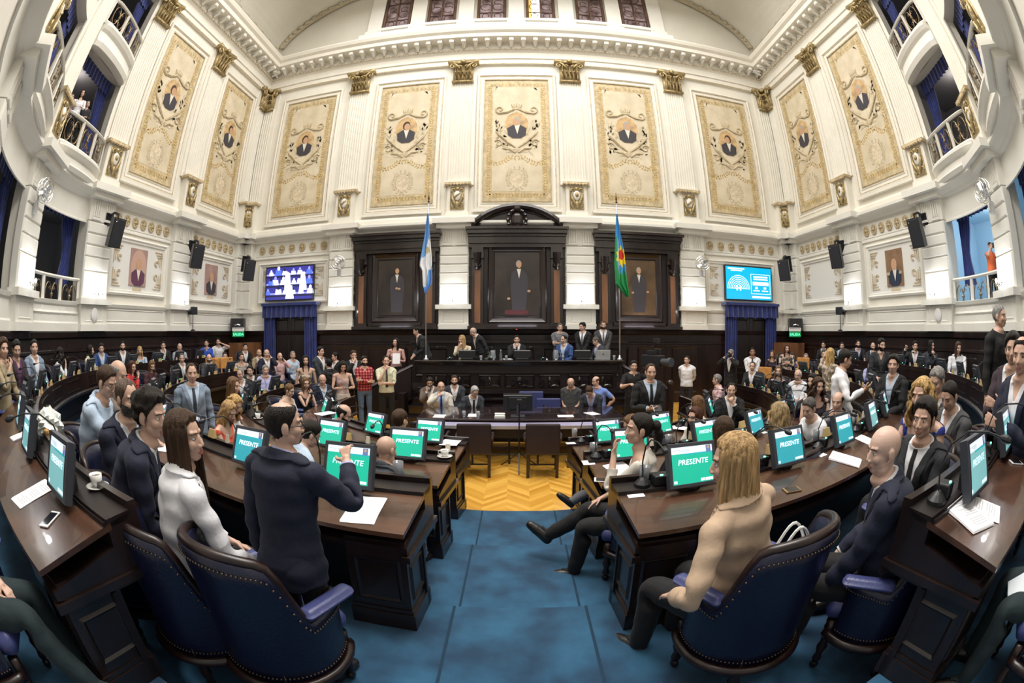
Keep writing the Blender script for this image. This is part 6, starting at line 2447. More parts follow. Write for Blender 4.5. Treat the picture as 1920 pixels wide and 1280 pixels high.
def weights(V):
    X = lambda p, s: NP(p) * NP([s, 1, 1.0])
    n = len(V)
    D = np.full((n, len(BONES)), 9.0)
    D[:, 0] = np.minimum(seg_d(V, (-.06, -.02, .90), (.06, -.02, .90)), seg_d(V, (0, -.01, .90), (0, -.01, 1.0))) - .125
    D[:, 1] = seg_d(V, (0, -.01, 1.02), (0, -.01, 1.16)) - .125
    D[:, 2] = np.minimum(seg_d(V, (0, -.01, 1.20), (0, -.015, 1.38)) - .13, seg_d(V, (-.12, -.02, 1.40), (.12, -.02, 1.40)) - .06)
    D[:, 3] = seg_d(V, (0, -.01, 1.48), (0, 0, 1.55)) - .055
    D[:, 4] = np.minimum(seg_d(V, (0, .01, 1.60), (0, .0, 1.70)) - .085, seg_d(V, (0, .03, 1.57), (0, .06, 1.555)) - .035)
    for i, s in ((0, -1), (1, 1)):
        D[:, 5 + i] = seg_d(V, X(SH, s), X(EL, s)) - .05
        D[:, 7 + i] = seg_d(V, X(EL, s), X(WR, s)) - .036
        D[:, 9 + i] = seg_d(V, X(WR + HA * .02, s), X(WR + HA * .16, s)) - .04
        D[:, 11 + i] = seg_d(V, (s * .092, 0, .86), (s * .105, .008, .52)) - .078
        D[:, 13 + i] = seg_d(V, (s * .105, .008, .49), (s * .112, -.02, .11)) - .048
        D[:, 15 + i] = seg_d(V, (s * .113, -.03, .045), (s * .124, .15, .03)) - .035
        off = V[:, 0] * s < -0.012
        D[off, 11 + i] += 0.2
        D[off, 13 + i] += 0.5
        D[off, 15 + i] += 0.5
    head = (V[:, 2] > 1.60) & (np.abs(V[:, 0]) < .2)
    D[head] += 1
    D[head, 4] -= 1
    dm = D.min(1)
    W = np.clip(1 - (D - dm[:, None]) / 0.062, 0, 1) ** 2
    return W / W.sum(1)[:, None]


def vnormals(V, Tr):
    n = np.cross(V[Tr[:, 1]] - V[Tr[:, 0]], V[Tr[:, 2]] - V[Tr[:, 0]])
    N = np.zeros_like(V)
    for k in range(3):
        np.add.at(N, Tr[:, k], n)
    return N / (np.linalg.norm(N, axis=1)[:, None] + 1e-12)


CANON = {}


def canon(kind, lod):
    key = (kind, lod)
    if key in CANON:
        return CANON[key]
    b = MB()
    for V, F in body_prims(kind):
        # make every primitive face outwards, whatever its winding
        b.add(warp(V), F)
    me = b.mesh('body_source', [])
    import bmesh as _bm
    bm = _bm.new()
    bm.from_mesh(me)
    _bm.ops.recalc_face_normals(bm, faces=bm.faces)
    bm.to_mesh(me)
    bm.free()
    ob = link('body_source', me)
    md = ob.modifiers.new('remesh', 'REMESH')
    md.mode = 'VOXEL'
    md.voxel_size = 0.0085 if lod == 0 else 0.017
    sm = ob.modifiers.new('smooth', 'SMOOTH')
    sm.iterations = 4 if lod == 0 else 2
    sm.factor = 0.5
    dg = bpy.context.evaluated_depsgraph_get()
    ev = bpy.data.meshes.new_from_object(ob.evaluated_get(dg))
    ev.calc_loop_triangles()
    V = np.empty(len(ev.vertices) * 3)
    ev.vertices.foreach_get('co', V)
    V = warp(V.reshape(-1, 3), True)
    Tr = np.empty(len(ev.loop_triangles) * 3, int)
    ev.loop_triangles.foreach_get('vertices', Tr)
    Tr = Tr.reshape(-1, 3)
    bpy.data.objects.remove(ob)
    bpy.data.meshes.remove(me)
    bpy.data.meshes.remove(ev)
    CANON[key] = dict(V=V, T=Tr, N=vnormals(V, Tr), W=weights(V), kind=kind, lod=lod, parts={})
    return CANON[key]


def clip(V, N, W, Tr, f):
    """keep the part of the triangle mesh where f > 0, cutting triangles on the contour"""
    ins = f > 0
    c = ins[Tr].sum(1)
    out = [Tr[c == 3]]
    nv, nn, nw = [], [], []
    cache = {}
    base = len(V)

    def cut(a, b):
        k = (a, b) if a < b else (b, a)
        if k not in cache:
            t = f[a] / (f[a] - f[b])
            cache[k] = base + len(nv)
            nv.append(V[a] + (V[b] - V[a]) * t)
            nn.append(N[a] + (N[b] - N[a]) * t)
            nw.append(W[a] + (W[b] - W[a]) * t)
        return cache[k]
    ex = []
    for tri in Tr[(c == 1) | (c == 2)]:
        a, b, d = tri
        for _ in range(3):
            if (ins[a] and not ins[b] and not ins[d]) or (not ins[a] and ins[b] and ins[d]):
                break
            a, b, d = b, d, a
        if ins[a]:
            ex.append((a, cut(a, b), cut(a, d)))
        else:
            p, q = cut(a, b), cut(a, d)
            ex.append((p, b, d))
            ex.append((p, d, q))
    Tn = np.concatenate(out + ([np.array(ex)] if ex else []))
    if nv:
        V = np.concatenate([V, np.array(nv)])
        N = np.concatenate([N, np.array(nn)])
        W = np.concatenate([W, np.array(nw)])
    used = np.unique(Tn)
    mp = np.full(len(V), -1)
    mp[used] = np.arange(len(used))
    return V[used], N[used], W[used], mp[Tn]


def arm_s(V):
    """0 at the shoulder .. 1 at the wrist along either arm; -1 off the arms"""
    A = np.abs(V) * NP([1, 0, 0]) + V * NP([0, 1, 1])
    L1, L2 = np.linalg.norm(EL - SH), np.linalg.norm(WR - EL)
    t1 = ((A - SH) @ (EL - SH)) / L1
    t2 = ((A - EL) @ (WR - EL)) / L2
    s = np.where(t2 > 0, L1 + t2, np.minimum(t1, L1))
    s = s / (L1 + L2)
    on = (A[:, 0] > 0.2) & (V[:, 2] < 1.5) & (V[:, 2] > 0.75) & (A[:, 0] > 0.19 + (1.42 - V[:, 2]) * 0.42)
    return np.where(on, s, -1.0), on


def skirt(V):
    """jacket tails hang in one smooth oval round the hips"""
    m = (V[:, 2] < 1.12) & (np.abs(V[:, 0]) < .27)
    t = np.clip((1.12 - V[:, 2]) / .2, 0, 1)
    rx, ry = .168 + .022 * t, .120 + .052 * t
    r_ = np.hypot(V[:, 0] / rx, (V[:, 1] + .012) / ry)
    k = np.where(m & (r_ < 1) & (r_ > .3), 1 / np.maximum(r_, .3), 1.0)
    k = 1 + (k - 1) * t
    V = V.copy()
    V[:, 0] *= k
    V[:, 1] = -.012 + (V[:, 1] + .012) * k
    return V


def make_part(C, name, f, off):
    """cached garment: clip the body by f(V) > 0, push it out by off(V, N) and close its rims"""
    if name in C['parts']:
        return C['parts'][name]
    V, N, W, Tr = C['V'], C['N'], C['W'], C['T']
    V, N, W, Tr = clip(V, N, W, Tr, f(V))
    N = N / (np.linalg.norm(N, axis=1)[:, None] + 1e-9)
    o = off(V) if callable(off) else np.full(len(V), off)
    Vo = V + N * o[:, None]
    if 'jacket' in name:
        Vo = skirt(Vo)
    # rim
    E = np.sort(np.concatenate([Tr[:, [0, 1]], Tr[:, [1, 2]], Tr[:, [2, 0]]]), axis=1)
    u, idx, cnt = np.unique(E, axis=0, return_index=True, return_counts=True)
    D = np.concatenate([Tr[:, [0, 1]], Tr[:, [1, 2]], Tr[:, [2, 0]]])
    be = D[idx[cnt == 1]]
    bv = np.unique(be)
    mp = np.full(len(V), -1)
    mp[bv] = len(V) + np.arange(len(bv))
    Vo = np.concatenate([Vo, V[bv] + N[bv] * (o[bv] * 0.15)[:, None]])
    Wo = np.concatenate([W, W[bv]])
    rim = np.concatenate([np.stack([be[:, 1], be[:, 0], mp[be[:, 0]]], 1), np.stack([be[:, 1], mp[be[:, 0]], mp[be[:, 1]]], 1)]) if len(be) else np.zeros((0, 3), int)
    C['parts'][name] = (Vo, Wo, np.concatenate([Tr, rim]))
    return C['parts'][name]


def fold(V, k=1.0):
    """gentle cloth folds"""
    x, y, z = V[:, 0], V[:, 1], V[:, 2]
    return k * (0.004 * np.sin(38 * z + 9 * x + 5 * y) * np.sin(13 * x - 21 * y + 4 * z) + 0.003 * np.sin(61 * z - 17 * np.abs(x) + 8 * y))


def vneck(V, z0, k, y0=0.02):
    """> 0 outside the open front (jackets): the opening widens upwards from z0"""
    return np.maximum.reduce([np.abs(V[:, 0]) - (V[:, 2] - z0) * k, y0 - V[:, 1], (z0 - V[:, 2])])


def collar(V, zb=1.505, zf=1.455):
    return (zb + (V[:, 1] + 0.06) * (zf - zb) / 0.12) - V[:, 2] + np.where(np.abs(V[:, 0]) > 0.2, 9, 0)


def not_hand(V, e):
    s, on = arm_s(V)
    return np.where(on, e - s, 9.0)


def torso_only(V):
    s, on = arm_s(V)
    return np.where(on & (s > 0.05), -1.0, 1.0)


GARM = {
    'jacket': (lambda V: np.minimum.reduce([V[:, 2] - 0.80, collar(V, 1.500, 1.47), not_hand(V, 0.955), vneck(V, 1.13, 0.27)]),
               lambda V: 0.017 + 0.012 * np.clip((1.15 - V[:, 2]) / 0.3, 0, 1) + 0.002 * (np.abs(V[:, 0]) > .2) + fold(V)),
    'lapels': (lambda V: np.minimum.reduce([collar(V, 1.508, 1.475), V[:, 2] - 1.15, vneck(V, 1.13, 0.27), torso_only(V) * 0.3,
                                            np.where(V[:, 1] > 0.02, np.maximum(0, V[:, 2] - 1.13) * 0.27 + 0.055 * np.clip((V[:, 2] - 1.13) / .12, 0, 1) * np.clip((1.50 - V[:, 2]) / .05, .5, 1) - np.abs(V[:, 0]), V[:, 2] - 1.462)]), 0.026),
    'closed_jacket': (lambda V: np.minimum.reduce([V[:, 2] - 0.78, collar(V, 1.50, 1.46), not_hand(V, 0.93)]),
                      lambda V: 0.016 + 0.012 * np.clip((1.1 - V[:, 2]) / 0.3, 0, 1) + fold(V, 1.2)),
    'shirt_front': (lambda V: np.minimum.reduce([collar(V, 1.525, 1.478), V[:, 2] - 0.98, torso_only(V), np.maximum(0.045 + np.maximum(0, V[:, 2] - 1.10) * 0.30 - np.abs(V[:, 0]), V[:, 2] - 1.45), np.maximum(V[:, 1] - 0.0, V[:, 2] - 1.45)]),
                    lambda V: 0.008 + 0.006 * (V[:, 2] > 1.47)),
    'open_shirt_front': (lambda V: np.minimum(GARM['shirt_front'][0](V), vneck(V, 1.36, 0.42)), lambda V: 0.008 + 0.006 * (V[:, 2] > 1.47)),
    'tie': (lambda V: np.minimum.reduce([0.018 + 0.014 * np.clip((1.42 - V[:, 2]) / 0.35, 0, 1) - np.abs(V[:, 0]), V[:, 1] - 0.02, 1.472 - V[:, 2], V[:, 2] - 0.99 - np.abs(V[:, 0])]), 0.015),
    'shirt': (lambda V: np.minimum.reduce([V[:, 2] - 0.93, collar(V, 1.515, 1.462), not_hand(V, 0.97), vneck(V, 1.38, 0.40, 0.03)]),
              lambda V: 0.010 + 0.006 * np.clip((1.12 - V[:, 2]) / 0.15, 0, 1) + 0.004 * (V[:, 2] > 1.465) + fold(V)),
    'rolled_shirt': (lambda V: np.minimum.reduce([V[:, 2] - 0.93, collar(V, 1.515, 1.462), not_hand(V, 0.62), vneck(V, 1.40, 0.40, 0.03)]),
                     lambda V: 0.010 + 0.006 * np.clip((1.12 - V[:, 2]) / 0.15, 0, 1) + fold(V)),
    'polo': (lambda V: np.minimum.reduce([V[:, 2] - 0.90, collar(V, 1.512, 1.462), not_hand(V, 0.40), vneck(V, 1.39, 0.30, 0.03)]),
             lambda V: 0.010 + 0.005 * np.clip((1.12 - V[:, 2]) / 0.15, 0, 1) + fold(V, .7)),
    'blouse': (lambda V: np.minimum.reduce([V[:, 2] - 0.88, collar(V, 1.49, 1.40), not_hand(V, 0.80)]),
               lambda V: 0.010 + fold(V, .8)),
    'sleeveless': (lambda V: np.minimum.reduce([V[:, 2] - 0.86, collar(V, 1.47, 1.36), not_hand(V, 0.06)]), lambda V: 0.007 + fold(V, .5)),
    'sweater': (lambda V: np.minimum.reduce([V[:, 2] - 0.88, collar(V, 1.50, 1.47), not_hand(V, 0.98)]), lambda V: 0.014 + fold(V)),
    'trousers': (lambda V: np.minimum.reduce([np.where(np.abs(V[:, 0]) > .27, -1.0, 1.0), 1.0 - V[:, 2], V[:, 2] - 0.075]),
                 lambda V: 0.010 + 0.010 * np.clip((0.45 - V[:, 2]) / 0.3, 0, 1) + fold(V, .35)),
    'short_trousers': (lambda V: np.minimum.reduce([np.where(np.abs(V[:, 0]) > .27, -1.0, 1.0), 1.0 - V[:, 2], V[:, 2] - 0.20]), lambda V: 0.008 + fold(V, .5)),
    'shoes': (lambda V: np.minimum(0.095 - V[:, 2], np.where(np.abs(V[:, 0]) > .3, -1, 1)), lambda V: 0.009 + 0.0 * V[:, 2]),
    'cuffs': (lambda V: np.where(arm_s(V)[1], np.minimum(arm_s(V)[0] - 0.90, 0.985 - arm_s(V)[0]), -1.0), 0.012),
}


for q_, sg_ in (('L', -1), ('R', 1)):
    for a_, b_ in (('shoe', 'shoes'), ('cuff', 'cuffs')):
        GARM[a_ + q_] = (lambda V, f=GARM[b_][0], sg=sg_: np.minimum(f(V), V[:, 0] * sg), GARM[b_][1])


for a_ in ('jacket', 'closed_jacket'):
    GARM['seated_' + a_] = (lambda V, f=GARM[a_][0]: np.minimum(f(V), V[:, 2] - 0.885), GARM[a_][1])


def scalp(V, style):
    """> 0 where hair grows, in canonical head space"""
    p = V - NP([0, .005, 1.645])
    a = np.arctan2(np.abs(p[:, 0]), -p[:, 1]) / PI          # 0 at the nape .. 1 at the forehead
    line = np.interp(a, [0, .25, .42, .50, .56, .62, .72, .85, 1.0], [-.075, -.070, -.045, -.012, -.030, .010, .042, .062, .066])
    f = p[:, 2] - line + .004 * np.sin(a * 41) * np.sin(p[:, 2] * 90 + 1)
    if style == 'recede':
        f = np.minimum(f, p[:, 2] - np.interp(a, [0, .55, .68, .78, .9, 1.0], [-.08, -.04, .035, .085, .086, .078]))
    if style == 'ring':
        f = np.minimum(f, np.minimum(.052 - p[:, 2], .03 - p[:, 1]))
    if style == 'crown':                                     # bald on top, dark fringe round sides and front corner
        f = np.minimum(f, np.minimum(np.hypot(p[:, 0] / .064, (p[:, 1] + .01) / .092) - np.clip((p[:, 2] - .035) * 14, 0, 1), .075 - p[:, 1]))
    ear = np.hypot((p[:, 1] + .008) / .020, (p[:, 2] + .022) / .034)
    f = np.where(np.abs(p[:, 0]) > .068, np.minimum(f, (ear - 1.05) * .02), f)
    f = np.where(V[:, 2] < 1.50, -1, f)
    return np.where(np.abs(V[:, 0]) > .12, -1, f)


def hair_off(style):
    def g(V):
        p = V - NP([0, .005, 1.645])
        n = np.sin(70 * p[:, 0] + 40 * p[:, 1]) * np.sin(65 * p[:, 2] + 30 * p[:, 1])
        base = {'short': .014, 'recede': .009, 'ring': .007, 'crown': .010, 'crop': .005, 'thick': .024, 'curly': .028, 'long': .016, 'tied': .010}.get(style, .012)
        top = np.clip(p[:, 2] / .08, 0, 1)
        o = base * (0.55 + 0.55 * top) + .0015 * n
        if style == 'curly':
            o = o + .008 * np.sin(95 * p[:, 0] + 3) * np.sin(90 * p[:, 1]) + .006 * np.sin(120 * p[:, 2] + 70 * p[:, 0])
        f = scalp(V, style if style in ('recede', 'ring', 'crown') else 'full')
        return o * np.clip(.22 + f / .020, .22, 1)
    return g


BEARD = lambda V: np.minimum.reduce([1.594 - V[:, 2] - np.clip(np.abs(V[:, 0]) - .03, 0, 1) * -0.5, V[:, 1] - 0.012, V[:, 2] - 1.533, np.maximum(np.hypot(V[:, 0] / .024, (V[:, 2] - 1.574) / .0125) - 1, -1) * .02, .09 - np.abs(V[:, 0]), np.maximum(np.abs(V[:, 0]) - .034, 1.592 - V[:, 2])])
LIPS = lambda V: np.minimum.reduce([(1 - np.hypot(V[:, 0] / .023, (V[:, 2] - 1.574) / .0115)) * .02, V[:, 1] - .07])


def curtain(style):
    """long hair as a closed sheet from the crown round the back of the head"""
    b = MB()
    amax, L, wid, wavy = {'long': (2.35, .36, 1.02, .004), 'straight': (2.25, .44, .96, .003), 'bob': (2.3, .17, 1.12, .006), 'wavy': (2.4, .30, 1.22, .016), 'curls': (2.4, .24, 1.35, .026), 'shoulder': (2.3, .25, 1.08, .006)}[style]
    n, k = 64, 22
    V = []
    R_ = random.Random(5)
    ph = [R_.uniform(0, 6.28) for _ in range(n + 1)]
    ln = [R_.uniform(.86, 1.0) for _ in range(n + 1)]
    for lay in (0, 1):
        for i in range(n + 1):
            th = -amax + 2 * amax * i / n           # 0 at the back
            for j in range(k + 1):
                v = j / k
                if v < 0.42:
                    t = v / 0.42 * PI / 2
                    rr, z = math.sin(t), 0.005 + .098 * math.cos(t)
                    rx, ry = .088 * rr, .106 * rr
                else:
                    q = (v - 0.42) / 0.58
                    z = 0.005 - q * L * ln[i]
                    w = 1 + (wid - 1) * min(1, q * 2.2) - 0.10 * max(0, q - 0.7)
                    rx, ry = .088 * w, .106 * (w - 0.05 * q)
                off = wavy * math.sin(ph[i] * .4 + v * 16 + i * .5) + .0022 * math.sin(i * 2.4) + .0016 * math.sin(i * 5.1 + v * 6)
                s = (1.0 if lay == 0 else (0.90 if v > .3 else .96))
                x = (rx + off) * math.sin(th) * s
                y = -(ry + off) * math.cos(th) * s - .004
                if abs(th) > 1.7:                    # front locks fall beside the face
                    y = min(y, .062 + .02 * (v > .5))
                V.append((x, y, z))
    W = k + 1
    S = W * (n + 1)
    F = []
    for i in range(n):
        for j in range(k):
            F.append((i * W + j, (i + 1) * W + j, (i + 1) * W + j + 1, i * W + j + 1))
            F.append((S + i * W + j, S + i * W + j + 1, S + (i + 1) * W + j + 1, S + (i + 1) * W + j))
        F.append((i * W + k, (i + 1) * W + k, S + (i + 1) * W + k, S + i * W + k))
    for e in (0, n):
        for j in range(k):
            F.append((e * W + j, S + e * W + j, S + e * W + j + 1, e * W + j + 1))
    return NP(V) + NP([0, .005, 1.645]), F


def tri(F):
    out = []
    for q in F:
        for i in range(1, len(q) - 1):
            out.append((q[0], q[i], q[i + 1]))
    return np.array(out)


def head_piece(build):
    b = MB()
    build(b)
    return np.concatenate(b.v), tri(b.f)


def _eye(s):
    return lambda b: b.ball((s * .031, .0752, 1.6375), (.0128, .0112, .0068), 0, n=12, k=8)


def _iris(s):
    return lambda b: b.ball((s * .031, .0815, 1.6378), (.0055, .0056, .0060), 0, n=10, k=6)


def _brow(s):
    return lambda b: b.tube([(s * .013, .095, 1.6595), (s * .03, .0885, 1.662), (s * .049, .073, 1.656)], [.0035, .0042, .0025], 6, flat=.6)


def _glasses(b):
    for s in (-1, 1):
        b.tube([(s * .031 + .022 * math.cos(a), .101 - .004 * abs(math.cos(a)), 1.635 + .017 * math.sin(a)) for a in np.linspace(0, 2 * PI, 17)[:-1]], .0018, 5, closed=True)
        b.tube([(s * .053, .098, 1.638), (s * .074, .05, 1.640), (s * .079, .0, 1.636)], .0018, 5)
    b.tube([(-.009, .103, 1.637), (.009, .103, 1.637)], .0018, 5)


def _bun(b):
    b.ball((0, -.125, 1.66), (.045, .04, .045), n=12, k=8)
    b.tube([(0, -.12, 1.66), (0, -.155, 1.60), (0, -.15, 1.52), (0.01, -.14, 1.46)], [.03, .036, .028, .008], 8)


HEADP = {**{nm + str(q): head_piece(fn(q)) for q in (-1, 1) for nm, fn in (('eye', _eye), ('iris', _iris), ('brow', _brow))}, 'glasses': head_piece(_glasses), 'ponytail': head_piece(_bun)}
for st in ('long', 'straight', 'bob', 'wavy', 'curls', 'shoulder'):
    v_, f_ = curtain(st)
    HEADP['hair_' + st] = (v_, tri(f_))


# ---- posing
def rot_between(a, b):
    a, b = a / np.linalg.norm(a), b / np.linalg.norm(b)
    v = np.cross(a, b)
    c = a @ b
    if c < -0.9999:
        return np.diag([1.0, -1, -1])
    K = NP([[0, -v[2], v[1]], [v[2], 0, -v[0]], [-v[1], v[0], 0]])
    return np.eye(3) + K + K @ K / (1 + c)


def rax(axis, a):
    return NP(Matrix.Rotation(a, 3, Vector(axis)))


def rotx(a):
    return NP(Matrix.Rotation(a, 3, 'X'))


def roty(a):
    return NP(Matrix.Rotation(a, 3, 'Y'))


def rotz(a):
    return NP(Matrix.Rotation(a, 3, 'Z'))


# hand targets in upright-torso space (right hand; the left mirrors x), elbow pole, finger curl, palm direction
ARM = {
    'desk': ((.10, .34, 1.10), (.6, -.3, -.7), .5, (0, -.2, -1)),
    'desk2': ((.20, .36, 1.08), (.6, -.3, -.7), .4, (0, 0, -1)),
    'write': ((.02, .33, 1.07), (.7, -.2, -.6), 1.4, (-.3, -.2, -1)),
    'lap': ((.07, .26, 0.99), (.6, -.5, -.6), .6, (0, 0, -1)),
    'chin': ((.045, .175, 1.445), (.35, .5, -.9), 1.8, (-.2, -1, 0.2)),
    'mouth': ((.035, .185, 1.475), (.4, .4, -.9), 1.8, (-.2, -1, 0)),
    'phone': ((.115, .085, 1.535), (.5, .4, -.8), 1.5, (-1, -.2, 0)),
    'temple': ((.15, .11, 1.585), (.9, .3, -.3), 1.0, (-1, -.3, 0)),
    'cross': ((-.10, .185, 1.20), (.6, .0, -.9), 1.3, (0, -1, .0)),
    'cross2': ((-.07, .205, 1.16), (.6, .0, -.9), 1.3, (0, -1, .0)),
    'down': ((.27, .05, .80), (.4, -.9, 0), .5, (-1, 0, 0)),
    'front': ((.05, .22, .93), (.7, -.4, -.3), .8, (0, -1, 0)),
    'back': ((.05, -.17, .95), (.7, -.6, 0), .6, (0, 1, 0)),
    'hip': ((.23, .0, 1.02), (1, -.5, 0), .8, (-1, 0, -.3)),
    'up': ((.27, .20, 1.58), (.5, .1, -.9), .9, (-.4, 1, 0)),
    'raise': ((.30, .30, 1.62), (.7, .1, -.8), 1.4, (0.2, 1, 0)),
    'raise2': ((.20, .31, 1.43), (.6, -.05, -.9), 1.6, (-.3, 1, .2)),
    'knee': ((.12, .41, 1.03), (.6, -.3, -.6), .4, (0, 0, -1)),
    'camera': ((.10, .21, 1.55), (.7, .1, -.8), 1.2, (-1, -.2, 0)),
    'cup': ((.07, .21, 1.49), (.8, .1, -.6), 1.7, (-.6, -.6, 0)),
    'hold': ((.07, .24, 1.15), (.6, -.2, -.8), 1.2, (-.3, -.4, .6)),
    'clap': ((.03, .27, 1.27), (.6, -.1, -.8), .3, (-1, 0, .2)),
    'gesture': ((.24, .30, 1.30), (.6, -.1, -.8), .5, (-.5, 0, .6)),
    'tripod': ((.2, .36, 1.28), (.6, -.2, -.8), 1.4, (0, -.3, -.6)),
    'reach': ((.16, .50, 1.16), (.6, -.2, -.7), .4, (0, 0, -1)),
    'armrest': ((.27, .18, 1.08), (.7, -.6, -.3), .5, (0, 0, -1)),
}
JOINT = {'pelvis': NP([0, -.01, .93]), 'abdomen': NP([0, -.01, 1.02]), 'chest': NP([0, -.012, 1.18]), 'neck': NP([0, -.012, 1.47]), 'head': NP([0, 0.0, 1.56])}


def solve_pose(sit, lean=8, twist=0, side=0, hyaw=0, hpitch=0, hroll=0, arms=('desk', 'desk'), legs=None, pelvis_z=None):
    r = math.radians
    R, J = {}, {}
    R['pelvis'] = rotx(r(-2 if not sit else 6)) @ rotz(0)
    J['pelvis'] = NP([0, 0, pelvis_z if pelvis_z is not None else (.575 if sit else .93)])
    tw = rotz(r(twist))
    R['abdomen'] = rotz(r(twist * .5)) @ roty(r(side * .5)) @ rotx(r(-lean * .5 + (4 if sit else 0)))
    R['chest'] = tw @ roty(r(side)) @ rotx(r(-lean))

    def follow(child, parent):
        J[child] = R[parent] @ (JOINT[child] - JOINT[parent]) + J[parent]
    follow('abdomen', 'pelvis')
    follow('chest', 'abdomen')
    follow('neck', 'chest')
    R['head'] = rotz(r(twist + hyaw)) @ rotx(r(-hpitch)) @ roty(r(hroll))
    q1, q2 = Matrix(R['chest'].tolist()).to_quaternion(), Matrix(R['head'].tolist()).to_quaternion()
    R['neck'] = NP(q1.slerp(q2, 0.45).to_matrix())
    follow('head', 'neck')
    curls = {}
    for s, sd, nm in ((-1, 'L', arms[0]), (1, 'R', arms[1])):
        D = NP([s, 1, 1.0])
        tgt, pole, curl, palm = ARM[nm] if isinstance(nm, str) else nm
        T_ = R['chest'] @ (NP(tgt) * D - JOINT['chest']) + J['chest']
        S_ = R['chest'] @ (SH * D - JOINT['chest']) + J['chest']
        pl = R['chest'] @ (NP(pole) * D)
        L1, L2 = np.linalg.norm(EL - SH), np.linalg.norm(WR - EL)
        d = T_ - S_
        L = min(np.linalg.norm(d), (L1 + L2) * .995)
        d = d / np.linalg.norm(d)
        a = (L1 * L1 - L2 * L2 + L * L) / (2 * L)
        h = math.sqrt(max(0, L1 * L1 - a * a))
        pp = pl - d * (pl @ d)
        pp /= np.linalg.norm(pp) + 1e-9
        E_ = S_ + d * a + pp * h
        W_ = S_ + d * L
        R['ua' + sd] = rot_between(R['chest'] @ ((EL - SH) * D), E_ - S_) @ R['chest']
        J['ua' + sd] = S_
        f0 = R['ua' + sd] @ ((WR - EL) * D)
        Rf = rot_between(f0, W_ - E_) @ R['ua' + sd]
        ax = (W_ - E_) / np.linalg.norm(W_ - E_)
        pn = Rf @ (HN * D)
        want = R['chest'] @ (NP(palm) * D)
        want = want - ax * (want @ ax)
        pn = pn - ax * (pn @ ax)
        ang = 0.0
        if np.linalg.norm(want) > .05:
            ang = math.atan2(np.cross(pn, want) @ ax, pn @ want)
        ang = max(-2.4, min(2.4, ang))
        R['fa' + sd] = rax(ax, ang * .55) @ Rf
        J['fa' + sd] = E_
        R['ha' + sd] = rax(ax, ang) @ Rf
        J['ha' + sd] = W_
        curls[s] = curl
    legs = legs or ((((-.10, 1, -.05), (0, .06, -1)), ((.10, 1, -.05), (0, .06, -1))) if sit else (((-.03, .0, -1), (0, 0, -1)), ((.03, .0, -1), (0, 0, -1))))
    for s, sd, (td, sdv) in ((-1, 'L', legs[0]), (1, 'R', legs[1])):
        hip, knee, ank = NP([s * .092, 0, .90]), NP([s * .105, .008, .50]), NP([s * .112, -.02, .09])
        J['th' + sd] = R['pelvis'] @ (hip - JOINT['pelvis']) + J['pelvis']
        td = NP(td, float) if False else np.array(td, float)
        R['th' + sd] = rot_between(knee - hip, td)
        J['sh' + sd] = J['th' + sd] + R['th' + sd] @ (knee - hip)
        sdv = np.array(sdv, float)
        k0 = R['th' + sd] @ (ank - knee)
        R['sh' + sd] = rot_between(k0, sdv) @ R['th' + sd]
        J['ft' + sd] = J['sh' + sd] + R['sh' + sd] @ (ank - knee)
        # feet lie flat unless the shin is far from upright
        q = rotz(math.atan2(-(td[0]), max(td[1], .25)) * .8)
        flat = sdv[2] / np.linalg.norm(sdv) < -.8
        R['ft' + sd] = q if flat else R['sh' + sd] @ rotx(r(-15))
    return R, J, curls


CJ = dict(JOINT)
for s, sd in ((-1, 'L'), (1, 'R')):
    D = NP([s, 1, 1.0])
    CJ.update({'ua' + sd: SH * D, 'fa' + sd: EL * D, 'ha' + sd: WR * D, 'th' + sd: NP([s * .092, 0, .90]), 'sh' + sd: NP([s * .105, .008, .50]), 'ft' + sd: NP([s * .112, -.02, .09])})


def bend_fingers(V, curls):
    V = V.copy()
    for s in (-1, 1):
        D = NP([s, 1, 1.0])
        a, n, w, c = HA * D, HN * D, HW * D, WR * D
        P = V - c
        t = P @ a
        m = (t > 0.085) & (V[:, 0] * s > .45) & (np.abs(P @ w) < .06) & (V[:, 2] < 1.1)
        if not m.any():
            continue
        k = curls[s] / 0.08
        if k < 1e-3:
            continue
        tt = t[m] - 0.085
        hh = P[m] @ n
        ang = k * tt
        # bend about an axis on the palm side
        r_ = 1 / k
        na = (r_ - hh) * np.sin(ang)
        nn = r_ - (r_ - hh) * np.cos(ang)
        V[m] = c + (P[m] @ w)[:, None] * w + (0.085 + na)[:, None] * a + nn[:, None] * n
    return V


def skin_pose(V, W, R, J, curls):
    V = bend_fingers(V, curls)
    out = np.zeros_like(V)
    for i, b in enumerate(BONES):
        w = W[:, i]
        m = w > 1e-4
        if m.any():
            out[m] += w[m][:, None] * ((V[m] - CJ[b]) @ R[b].T + J[b])
    return out


def relax(V, Tr, W, it=3):
    m = (W.max(1) < .88) & (W[:, 4] < .05) & (W[:, 9] + W[:, 10] < .05)
    if not m.any():
        return V
    E = np.concatenate([Tr[:, [0, 1]], Tr[:, [1, 2]], Tr[:, [2, 0]]])
    cnt = np.bincount(E[:, 0], minlength=len(V)).astype(float) + np.bincount(E[:, 1], minlength=len(V))
    for _ in range(it):
        A = np.zeros_like(V)
        for k in range(3):
            A[:, k] = np.bincount(E[:, 0], V[E[:, 1], k], len(V)) + np.bincount(E[:, 1], V[E[:, 0], k], len(V))
        A /= np.maximum(cnt, 1)[:, None]
        V = np.where(m[:, None], .45 * V + .55 * A, V)
    return V


